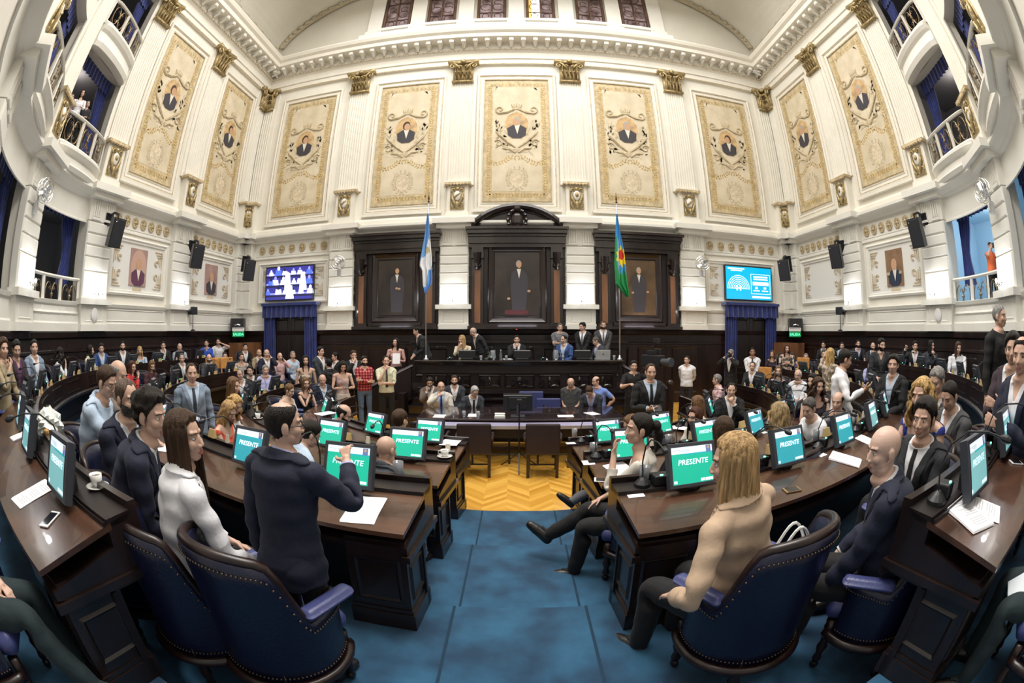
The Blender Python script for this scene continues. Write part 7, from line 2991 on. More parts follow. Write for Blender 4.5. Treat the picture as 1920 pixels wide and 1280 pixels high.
def np_mesh(name, V, Tr, m):
    me = bpy.data.meshes.new(name)
    me.vertices.add(len(V))
    me.vertices.foreach_set('co', np.ascontiguousarray(V, np.float32).ravel())
    me.loops.add(len(Tr) * 3)
    me.loops.foreach_set('vertex_index', np.ascontiguousarray(Tr, np.int32).ravel())
    me.polygons.add(len(Tr))
    me.polygons.foreach_set('loop_start', np.arange(0, len(Tr) * 3, 3, dtype=np.int32))
    me.polygons.foreach_set('use_smooth', np.ones(len(Tr), bool))
    me.update(calc_edges=True)
    me.materials.append(m)
    return me


COLR = {'darkteal': (.010, .022, .026), 'navy': (.007, .010, .030), 'black': (.005, .005, .006), 'charcoal': (.015, .016, .021), 'grey': (.14, .145, .16), 'lightgrey': (.36, .39, .44), 'greyblue': (.20, .255, .34), 'paleblue': (.46, .57, .72), 'white': (.74, .74, .78), 'cream': (.66, .60, .46), 'beige': (.50, .36, .25), 'tan': (.34, .27, .17), 'ivory': (.64, .60, .54), 'red': (.48, .03, .03), 'coral': (.70, .10, .05), 'royal': (.03, .09, .48), 'blue': (.03, .07, .22), 'midblue': (.17, .26, .62), 'lavender': (.45, .45, .72), 'pink': (.62, .42, .44), 'dustpink': (.50, .30, .27), 'maroon': (.07, .018, .024), 'purple': (.12, .04, .11), 'orange': (.75, .16, .05), 'palegreen': (.62, .62, .46), 'brown': (.10, .055, .03), 'denim': (.10, .16, .27), 'darkgrey': (.055, .056, .06), 'slate': (.035, .042, .055), 'plum': (.035, .02, .03), 'cobalt': (.02, .04, .26), 'greybrown': (.15, .12, .10)}
HAIRC = {'dark': (.012, .008, .006), 'black': (.006, .005, .005), 'brown': (.055, .028, .014), 'lightbrown': (.16, .085, .04), 'blond': (.52, .33, .13), 'ash': (.34, .24, .12), 'darkblond': (.46, .29, .13), 'grey': (.25, .24, .23), 'silver': (.45, .44, .43), 'white': (.65, .64, .62), 'auburn': (.075, .025, .013), 'greying': (.10, .09, .085), 'greybrown': (.12, .08, .06)}
SKINC = {0: (.60, .385, .295), 1: (.50, .30, .215), 2: (.37, .195, .125), 3: (.66, .45, .37)}


def skin_mat(i):
    return mat('skin_%d' % i, SKINC[i], 0.46, noise=(14, 0.06), spec=0.4)


def cloth_mat(c, kind='plain'):
    nm = 'cloth_%s_%s' % (kind, c)
    if nm in MATS:
        return MATS[nm]
    col = COLR[c]
    if kind == 'plain':
        m = mat(nm, col, 0.82, noise=(9, 0.10), bump=(16, 0.25), sheen=0.03)
    elif kind == 'print':
        m = mat(nm, col, 0.82, noise=(14, 0.4), bump=(14, 0.3), col2=(.55, .45, .38))
        r_ = [n for n in m.node_tree.nodes if n.type == 'VALTORGB'][0]
        r_.color_ramp.interpolation = 'CONSTANT'
        r_.color_ramp.elements[1].position = 0.52
        r_.color_ramp.elements[0].position = 0.0
    elif kind == 'plaid':
        m = mat(nm, col, 0.82, bump=(14, 0.3))
        nt = m.node_tree
        tc = nt.nodes.new('ShaderNodeTexCoord')
        mx = None
        for ax, rotv in (('X', (0, 0, 0)), ('Z', (0, PI / 2, 0))):
            wv = nt.nodes.new('ShaderNodeTexWave')
            wv.bands_direction = ax
            wv.inputs['Scale'].default_value = 4.6
            nt.links.new(tc.outputs['Object'], wv.inputs['Vector'])
            if mx is None:
                mx = wv.outputs['Fac']
            else:
                a = nt.nodes.new('ShaderNodeMath')
                a.operation = 'ADD'
                nt.links.new(mx, a.inputs[0])
                nt.links.new(wv.outputs['Fac'], a.inputs[1])
                mx = a.outputs[0]
        rp = nt.nodes.new('ShaderNodeValToRGB')
        for p, c4 in ((0.0, (.05, .006, .01, 1)), (.35, (.30, .015, .025, 1)), (.62, (.42, .05, .06, 1)), (.9, (.62, .22, .22, 1))):
            e = rp.color_ramp.elements.new(p)
            e.color = c4
        rp.color_ramp.elements.remove(rp.color_ramp.elements[-1])
        d2 = nt.nodes.new('ShaderNodeMath')
        d2.operation = 'MULTIPLY'
        d2.inputs[1].default_value = .5
        nt.links.new(mx, d2.inputs[0])
        nt.links.new(d2.outputs[0], rp.inputs[0])
        nt.links.new(rp.outputs[0], nt.nodes['Principled BSDF'].inputs['Base Color'])
    return MATS[nm]


def hair_mat(c):
    return mat('hair_' + c, HAIRC[c], 0.45, noise=(7, 0.5), stretch=(9, 9, 0.7), spec=0.28, bump=(26, 0.5))


EYEW = mat('eye_white', (.62, .60, .58), 0.25)
EYEF = mat('eye_far', (.10, .075, .06), 0.3)
IRIS = mat('eye_iris', (.025, .014, .010), 0.15)
SHOE = mat('shoe_leather', (.012, .010, .010), 0.35)
LIPM = {0: mat('lips_natural', (.42, .19, .15), 0.45), 1: mat('lips_rose', (.42, .13, .12), 0.4)}
HEADC = NP([0, .005, 1.645])
PEOPLE = []


def person(label, head, yaw, floor, kind='m', lod=1, sit=True, hair='short', hc='dark', top='suit', tc='charcoal', shirt='white', tie=None, legs_c='black', skin=0, beard=False, glasses=False, smax=1.13, smin=.98, pat='plain', shoes=None, seat_z=None, **pose):
    C = canon(kind, lod)
    R, J, curls = solve_pose(sit, **pose)
    hl = R['head'] @ (HEADC - JOINT['head']) + J['head']
    sc = min(max((head[2] - floor) / hl[2], smin), smax)
    if not sit:
        base = floor
    else:
        base = head[2] - sc * hl[2]
        base = max(floor - .10, min(floor + .12, base))
    cy, sy = math.cos(yaw), math.sin(yaw)
    lx, ly = hl[0] * sc, hl[1] * sc
    loc = (head[0] - (lx * cy - ly * sy), head[1] - (lx * sy + ly * cy), base)

    def posed(V, W, Tr, rel=True):
        P = skin_pose(V, W, R, J, curls)
        if rel:
            P = relax(P, Tr, W)
        return P * sc
    o = link('person', np_mesh('person_body', posed(C['V'], C['W'], C['T']), C['T'], skin_mat(skin)))
    o.location = loc
    o.rotation_euler = (0, 0, yaw)
    tag(o, label, 'person')

    def garment(name, key, m):
        V, W, Tr = make_part(C, key, *GARM[key])
        c = link(name, np_mesh(name, posed(V, W, Tr), Tr, m), o)
        return c

    def headobj(name, key, m):
        V, Tr = HEADP[key]
        P = ((V - JOINT['head']) @ R['head'].T + J['head']) * sc
        return link(name, np_mesh(name, P, Tr, m), o)

    def headpart(name, key, f, off, m):
        V, W, Tr = make_part(C, key, f, off)
        return link(name, np_mesh(name, posed(V, W, Tr, False), Tr, m), o)
    cm = cloth_mat(tc, pat)
    if top == 'suit':
        garment('jacket', ('seated_' if sit else '') + 'jacket', cm)
        garment('lapels', 'lapels', cm)
        garment('shirt', 'shirt_front' if tie else 'open_shirt_front', cloth_mat(shirt))
        if tie:
            garment('tie', 'tie', cloth_mat(tie))
        for q in ('L', 'R'):
            garment('shirt_cuff', 'cuff' + q, cloth_mat(shirt))
    elif top == 'shirttie':
        garment('shirt', 'rolled_shirt', cm)
        garment('tie', 'tie', cloth_mat(tie))
    elif top == 'blazer':
        garment('jacket', ('seated_' if sit else '') + 'closed_jacket', cm)
        garment('collar', 'lapels', cm)
    else:
        garment({'polo': 'polo_shirt', 'blouse': 'blouse', 'sleeveless': 'top', 'sweater': 'sweater', 'rolled_shirt': 'shirt'}.get(top, 'shirt'), top, cm)
    garment('trousers', 'trousers' if legs_c != 'capri' else 'short_trousers', cloth_mat(legs_c if legs_c != 'capri' else 'charcoal'))
    for q in ('L', 'R'):
        garment('shoe', 'shoe' + q, shoes or SHOE)
    hm = hair_mat(hc)
    base_style = {'long': 'long', 'straight': 'long', 'bob': 'long', 'wavy': 'long', 'curls': 'long', 'shoulder': 'long', 'pony': 'tied'}.get(hair, hair)
    if hair != 'bald':
        st = base_style if base_style in ('recede', 'ring', 'crown') else 'full'
        ch_ = headpart('hair', 'hair_' + base_style, lambda V: scalp(V, st), hair_off(base_style), hm)
        if hair in ('long', 'straight', 'bob', 'wavy', 'curls', 'shoulder'):
            headobj('long_hair', 'hair_' + hair, hm)
        if hair == 'pony':
            headobj('ponytail', 'ponytail', hm)
    bm_ = hair_mat('brown' if hc in ('blond', 'ash', 'darkblond', 'auburn', 'lightbrown') else ('grey' if hc in ('white', 'silver') else hc))
    for q in (-1, 1):
        e_ = headobj('eye', 'eye%d' % q, EYEW if lod == 0 else EYEF)
        if lod == 0:
            headobj('iris', 'iris%d' % q, IRIS).parent = e_
        headobj('eyebrow', 'brow%d' % q, bm_)
    headpart('lips', 'lips', LIPS, .0015, LIPM[1 if kind == 'f' else 0])
    if beard:
        headpart('beard', 'beard', BEARD, lambda V: .006 + .002 * np.sin(V[:, 0] * 300) * np.sin(V[:, 2] * 260), hair_mat(beard if isinstance(beard, str) else hc))
    if glasses:
        headobj('glasses', 'glasses', mat('glasses_frame', (.015, .015, .018), 0.3))
    pel = NP([J['pelvis'][0], J['pelvis'][1]]) * sc
    wrist = {s: J['ha' + sd] * sc for s, sd in ((-1, 'L'), (1, 'R'))}
    hand = {s: (J['ha' + sd] + R['ha' + sd] @ ((HA * .07 + HN * .02) * NP([s, 1, 1.0]))) * sc for s, sd in ((-1, 'L'), (1, 'R'))}
    Mw = T(*loc) @ RZ(yaw)
    info = dict(o=o, label=label, hand={s: Mw @ Vector(hand[s]) for s in hand}, yaw=yaw, loc=loc, sc=sc, floor=floor)
    PEOPLE.append(info)
    return info
OFFK = {1: .88, 2: .86, 3: 1.05, 4: .74}
# ================================================================= WHO SITS AND STANDS WHERE
def seat_cross(px, py, k, far):
    v = ray(px, py)
    az = math.atan2(v[0], v[1])
    P = row_curve(k, OFFK[k], None)
    P += [(P[-1][0], P[-1][1] + .3 * j, 1.0, 0.0) for j in range(1, 14)]
    sd = 1 if px > 960 else -1
    P = [(x * sd, y, nx * sd, ny) for x, y, nx, ny in P]
    hits = []
    for a, b in zip(P[:-1], P[1:]):
        f0 = math.atan2(a[0] - CAMX, a[1]) - az
        f1 = math.atan2(b[0] - CAMX, b[1]) - az
        if f0 * f1 <= 0 and abs(f0) < 1 and abs(f1) < 1:
            t = f0 / (f0 - f1) if f0 != f1 else 0
            q = [a[i] + (b[i] - a[i]) * t for i in range(4)]
            hits.append((math.hypot(q[0] - CAMX, q[1]), q))
    hits.sort(key=lambda h: h[0])
    if not hits:
        p = min(P, key=lambda p: abs(math.atan2(p[0] - CAMX, p[1]) - az))
        hits = [(math.hypot(p[0], p[1]), p)]
    return hits[-1 if far else 0]


def row_normal(x, y, k):
    sd = 1 if x > 0 else -1
    p = min(row_curve(k, OFFK[k]), key=lambda p: math.hypot(p[0] * sd - x, p[1] - y))
    return (p[2] * sd, p[3])


SEATED = []


def W(label, px, py, where, by=0, hy=0, hp=6, hair='short.dark', top='suit.charcoal', arms='desk', trou='black', kind='m', lod=1, sit=True, **kw):
    """where: (row, 'n'|'f') on that row's line of chairs, (row, d) on that tier d metres away, or (floor height, d, 's')"""
    st, hc = (hair + '.dark').split('.')[:2]
    tp = top.split('.')
    a = arms.split(',')
    a = (a * 2)[:2]
    chair = None
    if len(where) == 3:
        fl, d = where[0], where[1]
        x, y, z = at_d(px, py, d)
        yaw = math.atan2(x, -y) if True else 0
        yaw = math.atan2(-(CAMX - x), -y) + math.radians(by)
    else:
        k = where[0]
        fl = TZ[k]
        if isinstance(where[1], str):
            d, q = seat_cross(px, py, k, where[1] == 'f')
            n = (q[2], q[3])
        else:
            d = where[1]
            n = None
        x, y, z = at_d(px, py, d)
        n = n or row_normal(x, y, k)
        yaw = math.atan2(n[0], -n[1]) + math.radians(by)
        chair = k if sit else None
    if kw.pop('LEGX', 0):
        kw['legs'] = (((-.08, 1, -.05), (0, .15, -1)), ((-.06, 1, .12), (-.05, .85, -.7)))
    lean = kw.pop('lean', 10 if sit else 2)
    i = person(label, (x, y, z), yaw, fl, kind=kind, lod=lod, sit=sit, hair=st, hc=hc, top=tp[0], tc=tp[1], shirt=tp[2] if len(tp) > 2 else 'white', tie=tp[3] if len(tp) > 3 else None, legs_c=trou, hyaw=hy, hpitch=hp, arms=tuple(a), lean=lean, **kw)
    if chair is not None:
        SEATED.append((i, chair))
    return i


F_ = 'f'
# --- outermost row, left of the aisle
L4 = (4, F_)
W('man in beige jacket at the left edge, chin resting on his hand', 6, 652, L4, -20, -25, 5, 'thick.brown', 'blazer.tan', 'desk,chin')
W('dark-haired man in plum jacket looking down, second from the left edge', 31, 653, L4, -30, -25, 18, 'short.dark', 'suit.plum.purple')
W('smiling man in pale grey-blue jacket against the left wainscot', 64, 650, L4, -30, -25, 2, 'short.dark', 'suit.greyblue.white')
W('woman with long dark curls and white top, resting chin on hand', 113, 662, L4, 25, 20, 8, 'curls.dark', 'blouse.white', 'desk,chin', kind='f')
W('woman with straight dark hair in a cream cardigan', 170, 656, L4, 10, 10, 5, 'long.dark', 'blazer.cream', kind='f')
W('man in blue jacket and open light shirt leaning over, left outer row', 190, 652, L4, -30, -15, 14, 'short.dark', 'suit.blue.paleblue')
W('bearded man in dark suit upright, beside the bluish-bloused blond woman', 230, 648, L4, -35, -5, 2, 'short.dark', 'suit.charcoal.white', beard=True)
W('blond woman in pale blue blouse, left outer row', 262, 657, L4, -30, -10, 8, 'bob.blond', 'blouse.paleblue', kind='f')
W('man in dark suit covering his mouth with his hand, left outer row', 306, 647, L4, -30, -5, 6, 'short.dark', 'suit.black.white', 'desk,mouth')
W('bald man in light grey jacket, left outer row', 337, 650, L4, -30, -5, 5, 'bald', 'suit.lightgrey.white', kind='h')
W('man in royal blue shirt near the left exit sign', 387, 643, L4, -40, -20, 3, 'short.dark', 'shirt.royal')
W('man in white shirt with raised elbow, leaning on his fist under the left exit sign', 409, 640, L4, -40, -20, 3, 'short.dark', 'polo.white', 'temple,desk')
# --- third row, left
L3 = (3, F_)
W('woman in red jacket with hand at her mouth, third row left', 248, 687, (3, 'f'), 0, -25, 8, 'shoulder.auburn', 'blazer.red', 'desk,mouth', kind='f', glasses=True)
W('long-haired woman in maroon cardigan reading pages, third row left', 285, 688, (3, 'f'), -10, -30, 24, 'long.lightbrown', 'blazer.maroon', 'hold', kind='f')
W('grey-haired man in dark suit resting behind the standing grey-suited man', 341, 671, L3, -30, -20, 8, 'recede.greying', 'suit.black.white', 'lap')
W('bald bearded man in dark jacket and open white shirt, third row left', 392, 671, L3, -40, -5, 4, 'bald', 'suit.darkgrey.white', beard='greying')
W('bearded man in navy jacket with open white collar, third row left', 422, 667, L3, -40, -10, 4, 'short.dark', 'suit.blue.white', beard=True)
W('short-haired smiling woman in patterned top, left row near the wooden cabinet', 453, 671, (3, 13.0), -40, 0, 4, 'short.brown', 'blouse.ivory', kind='f', pat='print')
W('person with dark headband behind the short-haired smiling woman', 460, 664, (4, 14.2), -40, 0, 4, 'short.black', 'suit.black.white')
W('bald man in beige jacket beside the man on the phone in navy', 486, 661, (3, 14.0), -40, 0, 2, 'bald', 'suit.tan.white')
W('bald man in navy jacket holding a hand to his ear, near the left door', 500, 662, (3, 12.4), -40, -10, 2, 'ring.grey', 'suit.navy.white', 'phone,desk', kind='h', trou='denim')
W('bald man in pink shirt on the phone by the left blue curtain', 525, 671, (3, 12.9), -30, -15, 6, 'bald', 'shirt.pink', 'phone,lap')
W('balding man in pale blue shirt in front of the left door', 549, 665, (2, 13.4), -30, -10, 4, 'crop.grey', 'shirt.paleblue', 'lap')
# --- standing group, left of the rostrum
S0 = lambda d, f=0.0: (f, d, 's')
ST = dict(sit=False)
W('woman with long dark hair standing in a patterned top before the left door', 573, 675, S0(10.6), 5, 0, 2, 'long.black', 'sleeveless.tan', 'down', kind='f', pat='print', **ST)
W('smiling man in grey suit standing by the right drape of the left door', 601, 658, S0(12.2), 45, 10, 2, 'short.dark', 'suit.slate.white', 'front', **ST)
W('dark-suited man with back half turned, in the crowd left of the rostrum', 616, 682, S0(10.4), -140, -10, 4, 'short.black', 'suit.black.white', 'down', **ST)
W('dark-haired man in black suit and white shirt leaning in the left crowd', 628, 668, S0(12.3), -50, -20, 6, 'short.black', 'suit.black.white', 'down', **ST)
W('woman in pink patterned top looking at her phone, left crowd', 643, 690, S0(9.8), 15, 0, 28, 'long.dark', 'sleeveless.pink', 'hold', kind='f', pat='print', trou='ivory', **ST)
W('man in black suit standing with a hand over his mouth', 663, 665, S0(11.6), 10, 5, 8, 'short.brown', 'suit.black.white', 'down,mouth', **ST)
W('bearded man in red plaid shirt and jeans standing with arms crossed', 683, 676, S0(10.7), 10, 12, 2, 'short.dark', 'shirt.red', 'cross,cross2', trou='denim', pat='plaid', beard=True, **ST)
W('man in pale shirt and dark tie standing with a fist at his chin', 724, 676, S0(10.2), 5, 5, 4, 'recede.dark', 'shirttie.palegreen.white.darkgrey', 'cross2,chin', **ST)
W('woman in dusty pink blouse holding papers on the rostrum stairs', 742, 653, S0(11.9, 0.45), -10, -15, -6, 'shoulder.dark', 'blouse.dustpink', 'hold,hold', kind='f', **ST)
W('dark-suited man bending behind the pale blue and white flag pole', 781, 637, S0(11.7, 0.8), -75, -10, 14, 'short.black', 'suit.charcoal.white', 'desk,desk', lean=28, **ST)
# --- rostrum
D0 = lambda d, f=0.8: (f, d, 's')
W('blond woman in cream blouse speaking at the rostrum microphone', 866, 655, D0(11.75, .98), -20, -25, 6, 'long.darkblond', 'blouse.cream', 'desk,mouth', kind='f')
W('white-haired man bending down behind the blond woman on the rostrum', 887, 640, D0(12.3), -60, -20, 26, 'ring.silver', 'suit.charcoal.white', 'down', lean=30, kind='h', **ST)
W('dark-haired man presiding in black suit at the middle of the rostrum', 969, 649, D0(11.75, .98), 0, 0, 8, 'short.dark', 'suit.black.white.black', 'desk,chin')
W('man in blue jacket and light shirt seated right on the rostrum', 1057, 645, D0(11.75, .98), -25, -20, 4, 'recede.dark', 'suit.blue.paleblue', 'desk')
W('bald man in light grey jacket standing with crossed arms behind the rostrum', 1050, 613, D0(12.6), 10, 5, 5, 'crop.greying', 'blazer.grey', 'cross,cross2', **ST)
W('dark-haired man in black suit and grey tie standing behind the rostrum', 1092, 612, D0(12.5), -15, -25, 8, 'thick.black', 'suit.black.white.grey', 'front', **ST)
W('bearded man in dark grey suit standing rightmost behind the rostrum', 1131, 609, D0(12.4), 5, 5, 4, 'crop.brown', 'suit.darkgrey.white.grey', 'front', beard='brown', **ST)
W('grey-suited man half hidden behind the silver laptop', 1117, 646, D0(11.9, .95), -60, -20, 25, 'crop.greying', 'suit.slate.lavender', 'desk')
# --- the table in the well and the bench before the rostrum
W('dark-haired man in grey suit looking at his phone, legs crossed, behind the clerks', 806, 716, S0(10.1), -10, 5, 22, 'short.dark', 'suit.greybrown.white', 'lap,chin', skin=1, beard=True, trou='greybrown')
W('bald man in cream jacket and blue tie drinking from a white cup', 827, 727, S0(9.45), 0, 5, 2, 'bald', 'suit.ivory.paleblue.cobalt', 'desk,cup', glasses=True)
W('young bearded man in dark suit and open white shirt behind the clerks', 852, 712, S0(10.1), 0, 0, 2, 'short.brown', 'suit.slate.white', 'lap', beard='brown')
W('grey-haired man in dark grey suit writing at the table', 890, 738, S0(9.0), 15, 10, 30, 'short.silver', 'suit.slate.white.black', 'write,desk', lean=24, glasses=True)
W('bald man in dark grey polo shirt looking down behind the table', 1070, 717, S0(10.0), -5, 0, 35, 'ring.grey', 'polo.darkgrey', 'lap', lean=14, kind='h')
W('brown-haired man in grey suit bent over his papers at the table', 1105, 733, S0(9.1), -15, -5, 48, 'short.brown', 'suit.slate.lavender', 'write,desk', lean=32)
W('balding man in blue short-sleeved shirt with a hand on his hip', 1117, 714, S0(10.0), -30, -25, 12, 'ring.brown', 'polo.midblue', 'hip,lap', kind='h')
W('man in black clothes operating the television camera', 1188, 692, S0(9.5), 15, 0, 4, 'short.black', 'polo.black', 'up,tripod', **ST)
W('tall man in black suit and black tie standing right of the table', 1220, 696, S0(6.7, 0.0), 15, 0, 6, 'recede.brown', 'suit.black.paleblue.black', 'front,hold', **ST)
# --- right of the rostrum
W('man in white shirt standing with hands behind his back by the right wainscot', 1288, 674, S0(11.8), -8, -15, 2, 'crop.dark', 'shirt.white', 'back', trou='charcoal', **ST)
W('grey-haired man in pale pink shirt turning in his seat, hand on hip', 1344, 711, (1, 'f'), -10, -25, 4, 'short.grey', 'shirt.pink', 'desk,hip', smax=1.15)
W('balding man in black suit seen in profile beside the pink-shirted man', 1371, 730, (1, 7.4), 100, 0, 6, 'recede.dark', 'suit.black.white', 'chin,desk', kind='h')
W('grey-haired photographer in dark jacket holding a camera to his face', 1370, 671, S0(12.0, .17), -25, -10, 2, 'short.grey', 'suit.black.white', 'camera,camera', **ST)
W('bald man in white shirt and dark tie standing before the right door', 1411, 659, S0(13.2), 0, 0, 4, 'crop.black', 'shirttie.white.white.black', 'front', skin=2, **ST)
W('smiling man in dark jacket with open white shirt and blue scarf, right rows', 1411, 686, (2, 'f'), 40, 10, 2, 'recede.dark', 'suit.charcoal.white', 'desk')
W('brown-haired woman in dark blouse at the front end of the right outer row', 1448, 668, (3, F_), 40, 0, 4, 'shoulder.lightbrown', 'blouse.plum', kind='f')
W('dark-haired woman clapping at the front end of the right outer row', 1475, 665, (4, 13.0), 60, 10, 4, 'shoulder.auburn', 'blouse.greybrown', 'clap', kind='f', pat='print')
W('long-haired woman in brown patterned dress next to the clapping woman', 1486, 677, (3, F_), 30, 0, 10, 'long.brown', 'blouse.brown', kind='f', pat='print')
W('laughing woman with light brown hair and glasses in a dark top', 1459, 702, (2, F_), 45, 10, -6, 'shoulder.lightbrown', 'blouse.black', 'desk', kind='f', glasses=True)
W('white-haired man with glasses in white shirt, arms folded', 1496, 706, (2, F_), 40, -5, 8, 'ring.white', 'shirt.white', 'cross,cross2', glasses=True, kind='h')
W('bald man in dark suit beside the tan wooden chair on the right', 1511, 671, (3, F_), 40, 10, 4, 'crop.grey', 'suit.charcoal.white')
W('grey-haired man in black suit with his elbow on the desk, right rows', 1545, 663, (3, F_), 40, 10, 4, 'thick.greying', 'suit.black.white', 'reach,desk')
W('dark-haired man in dark suit nearest the right exit sign, outer row', 1544, 646, (4, F_), 35, 0, 4, 'short.dark', 'suit.charcoal.white')
W('short-haired man in pale shirt, second from the right exit sign', 1579, 648, (4, F_), 35, 5, 4, 'short.brown', 'shirt.paleblue')
W('laughing bearded man in dark suit with blue scarf, right outer row', 1609, 644, (4, F_), 45, 15, 0, 'short.dark', 'suit.charcoal.lavender', beard=True)
W('bald bearded man in dark suit, right outer row', 1637, 649, (4, F_), 45, 15, 6, 'bald', 'suit.charcoal.paleblue', 'desk,chin', beard=True)
W('bearded man with thick black hair in dark jacket leaning over, right outer row', 1653, 646, (4, 9.7), 75, 25, 6, 'thick.black', 'suit.charcoal.darkgrey', beard=True)
W('blond long-haired woman in patterned dress seen from behind, right rows', 1557, 677, S0(8.6, .34), 150, 0, 6, 'long.blond', 'blouse.tan', 'up,down', kind='f', pat='print', **ST)
W('tall dark-haired man in white shirt standing among the right rows', 1585, 672, S0(5.9, .34), 95, 10, 16, 'short.dark', 'shirt.white', 'front,gesture', trou='charcoal', skin=1, **ST)
W('bald man in lavender shirt with hand at his mouth, right rows', 1636, 678, (3, F_), 45, 25, 4, 'crop.grey', 'shirt.lavender', 'chin,desk')
W('long-haired man in black suit with pale blue shirt facing left, third row right', 1675, 682, (3, 6.6), 60, 20, 2, 'thick.dark', 'suit.black.paleblue')
W('dark-haired woman in white top seated low behind the white-haired man', 1523, 713, (2, 7.2), 60, 0, 10, 'shoulder.dark', 'blouse.white', kind='f')
W('brown-haired woman with bare shoulder turning away, right second row', 1534, 722, (2, 6.4), 110, 20, 10, 'curls.brown', 'sleeveless.plum', kind='f')
W('man in white shirt raising a hand, far right outer row', 1716, 648, (4, F_), 50, 15, 2, 'thick.dark', 'suit.charcoal.white', 'desk,raise')
W('dark long-haired woman in grey-blue jacket turned away, far right outer row', 1746, 647, (4, F_), 80, 30, 6, 'shoulder.black', 'blazer.slate', 'chin,desk', kind='f')
W('woman with straight brown hair in a white jacket, far right outer row', 1797, 651, (4, F_), 60, 20, 14, 'long.brown', 'blazer.white', 'reach,desk', kind='f')
W('grey-haired man in black sweater standing at the right wainscot', 1874, 591, S0(5.6, .75), 55, 15, 2, 'crop.grey', 'sweater.black', 'down', smax=1.15, **ST)
W('smiling dark-haired man in plum jacket at the right picture edge', 1899, 652, (4, 4.4), 60, 25, 4, 'thick.dark', 'suit.plum.white', 'clap')
W('balding man in dark navy suit clasping his hands at the right picture edge', 1916, 664, (4, 3.6), 55, 20, 4, 'crown.dark', 'suit.navy.white', 'clap')
# --- nearer, right of the aisle
W('woman with blond bob in dark top seen from behind, second row right', 1459, 778, (2, 3.95), 20, 0, 6, 'bob.ash', 'blouse.slate', 'desk', kind='f', lod=0)
W('grey-haired man in white polo shirt leaning over the second row right', 1517, 764, (2, 'n'), 60, 15, 24, 'short.greying', 'polo.white', 'reach', lean=28)
W('balding dark-haired man in black jacket beside the white polo shirt', 1571, 751, (2, 5.6), 70, 10, 10, 'ring.dark', 'suit.charcoal.purple', 'chin,desk', kind='h')
W('woman with long light brown hair behind the smiling brown-haired woman', 1307, 757, (1, 6.0), 20, 0, 12, 'long.lightbrown', 'blouse.cream', kind='f')
W('smiling woman with long auburn hair in white blouse, innermost right row', 1302, 790, (1, 'n'), 75, 15, 4, 'long.auburn', 'blazer.ivory', 'desk', kind='f')
W('woman with straight dark brown hair seen from behind, second row right', 1356, 806, (2, 3.55), -5, 0, 8, 'straight.brown', 'blouse.ivory', 'desk', kind='f', lod=0)
W('brown-haired man with head bowed behind the dark-haired ponytail woman', 1184, 796, (1, 'n'), 62, 10, 20, 'short.lightbrown', 'suit.greybrown.white', 'desk', trou='grey', LEGX=1)
W('dark-haired woman with tied hair and pearl earring, hand at her lips', 1197, 826, (2, 'n'), 62, 18, -2, 'pony.dark', 'blouse.ivory', 'mouth,desk', kind='f', lod=0, smin=1.05, LEGX=1)
W('blond woman in beige jacket sitting in the nearest right tub chair', 1375, 868, (3, 1.9), 22, 36, 8, 'long.darkblond', 'blazer.beige', 'armrest,lap', kind='f', lod=0, lean=10, side=-9, smin=1.06, smax=1.1)
W('bald man in navy jacket and white collar with hands on his knees', 1657, 840, (3, 2.3), 32, 28, 8, 'bald', 'suit.navy.white', 'knee,desk2', kind='h', lod=0, skin=3, lean=24, smin=1.03)
W('dark-haired man in black suit and tie facing left, right rows', 1733, 782, (3, 2.95), 72, 15, 4, 'thick.dark', 'suit.charcoal.white.black', 'desk,lap', lod=0)
W('woman with curly blond hair in a blue dress, third row right', 1729, 738, (3, 3.6), 70, 5, 8, 'curls.blond', 'sleeveless.cobalt', 'hold,desk', kind='f', lod=0)
W('dark-haired man in dark grey jacket looking down, behind the curly blond woman', 1780, 740, (3, 4.05), 55, 10, 28, 'crop.dark', 'suit.darkgrey.white', lod=1)
W('grey-haired man behind the dark-haired man looking down, third row right', 1757, 712, (3, 4.7), 60, 5, 22, 'short.grey', 'suit.slate.white')
# --- nearer, left of the aisle
W('balding man in navy suit raising his right hand, nearest the aisle on the left', 533, 793, (.51, 1.92, 's'), 140, -42, 2, 'crown.dark', 'suit.navy.lavender', 'down,raise2', lod=0, glasses=True, smin=.86, lean=8, **ST)
W('woman with long brown hair in a white jacket, back turned', 345, 815, (3, 2.15), -18, -48, 0, 'straight.brown', 'blazer.white', 'desk,desk2', kind='f', lod=0, lean=16)
W('curly-haired young man in navy suit leaning forward and smiling', 282, 774, (3, 2.6), -34, -28, 10, 'curly.dark', 'suit.navy.white', 'desk', lod=0, lean=30)
W('bearded balding man in dark navy jacket smiling, left rows', 238, 744, (3, 3.25), -62, -8, 8, 'recede.greybrown', 'suit.navy.white', 'desk', lod=0, lean=20, beard='greying')
W('man with glasses in pale blue jacket bending, back turned, third row left', 200, 714, (3, 4.1), -35, -15, 22, 'short.brown', 'blazer.paleblue', 'desk,reach', lean=26, glasses=True, lod=0)
W('bald man beside the pale blue jacket, gesturing with a white cuff', 222, 699, (3, 4.7), -30, -10, 20, 'ring.grey', 'suit.greybrown.white', 'desk,reach')
W('man in pale grey suit and dark tie standing and smiling in the left rows', 359, 698, (.34, 5.3, 's'), 12, 0, 4, 'recede.brown', 'suit.greyblue.paleblue.slate', 'down', smin=.86, trou='greyblue', **ST)
W('curly blond woman bent over her desk, second row left', 441, 757, (2, 5.45), -40, -15, 30, 'curls.blond', 'blouse.white', 'desk', kind='f')
W('blond woman in coral top looking down, second row left', 431, 792, (2, 'n'), -45, -15, 30, 'shoulder.darkblond', 'sleeveless.coral', 'desk', kind='f', lod=0)
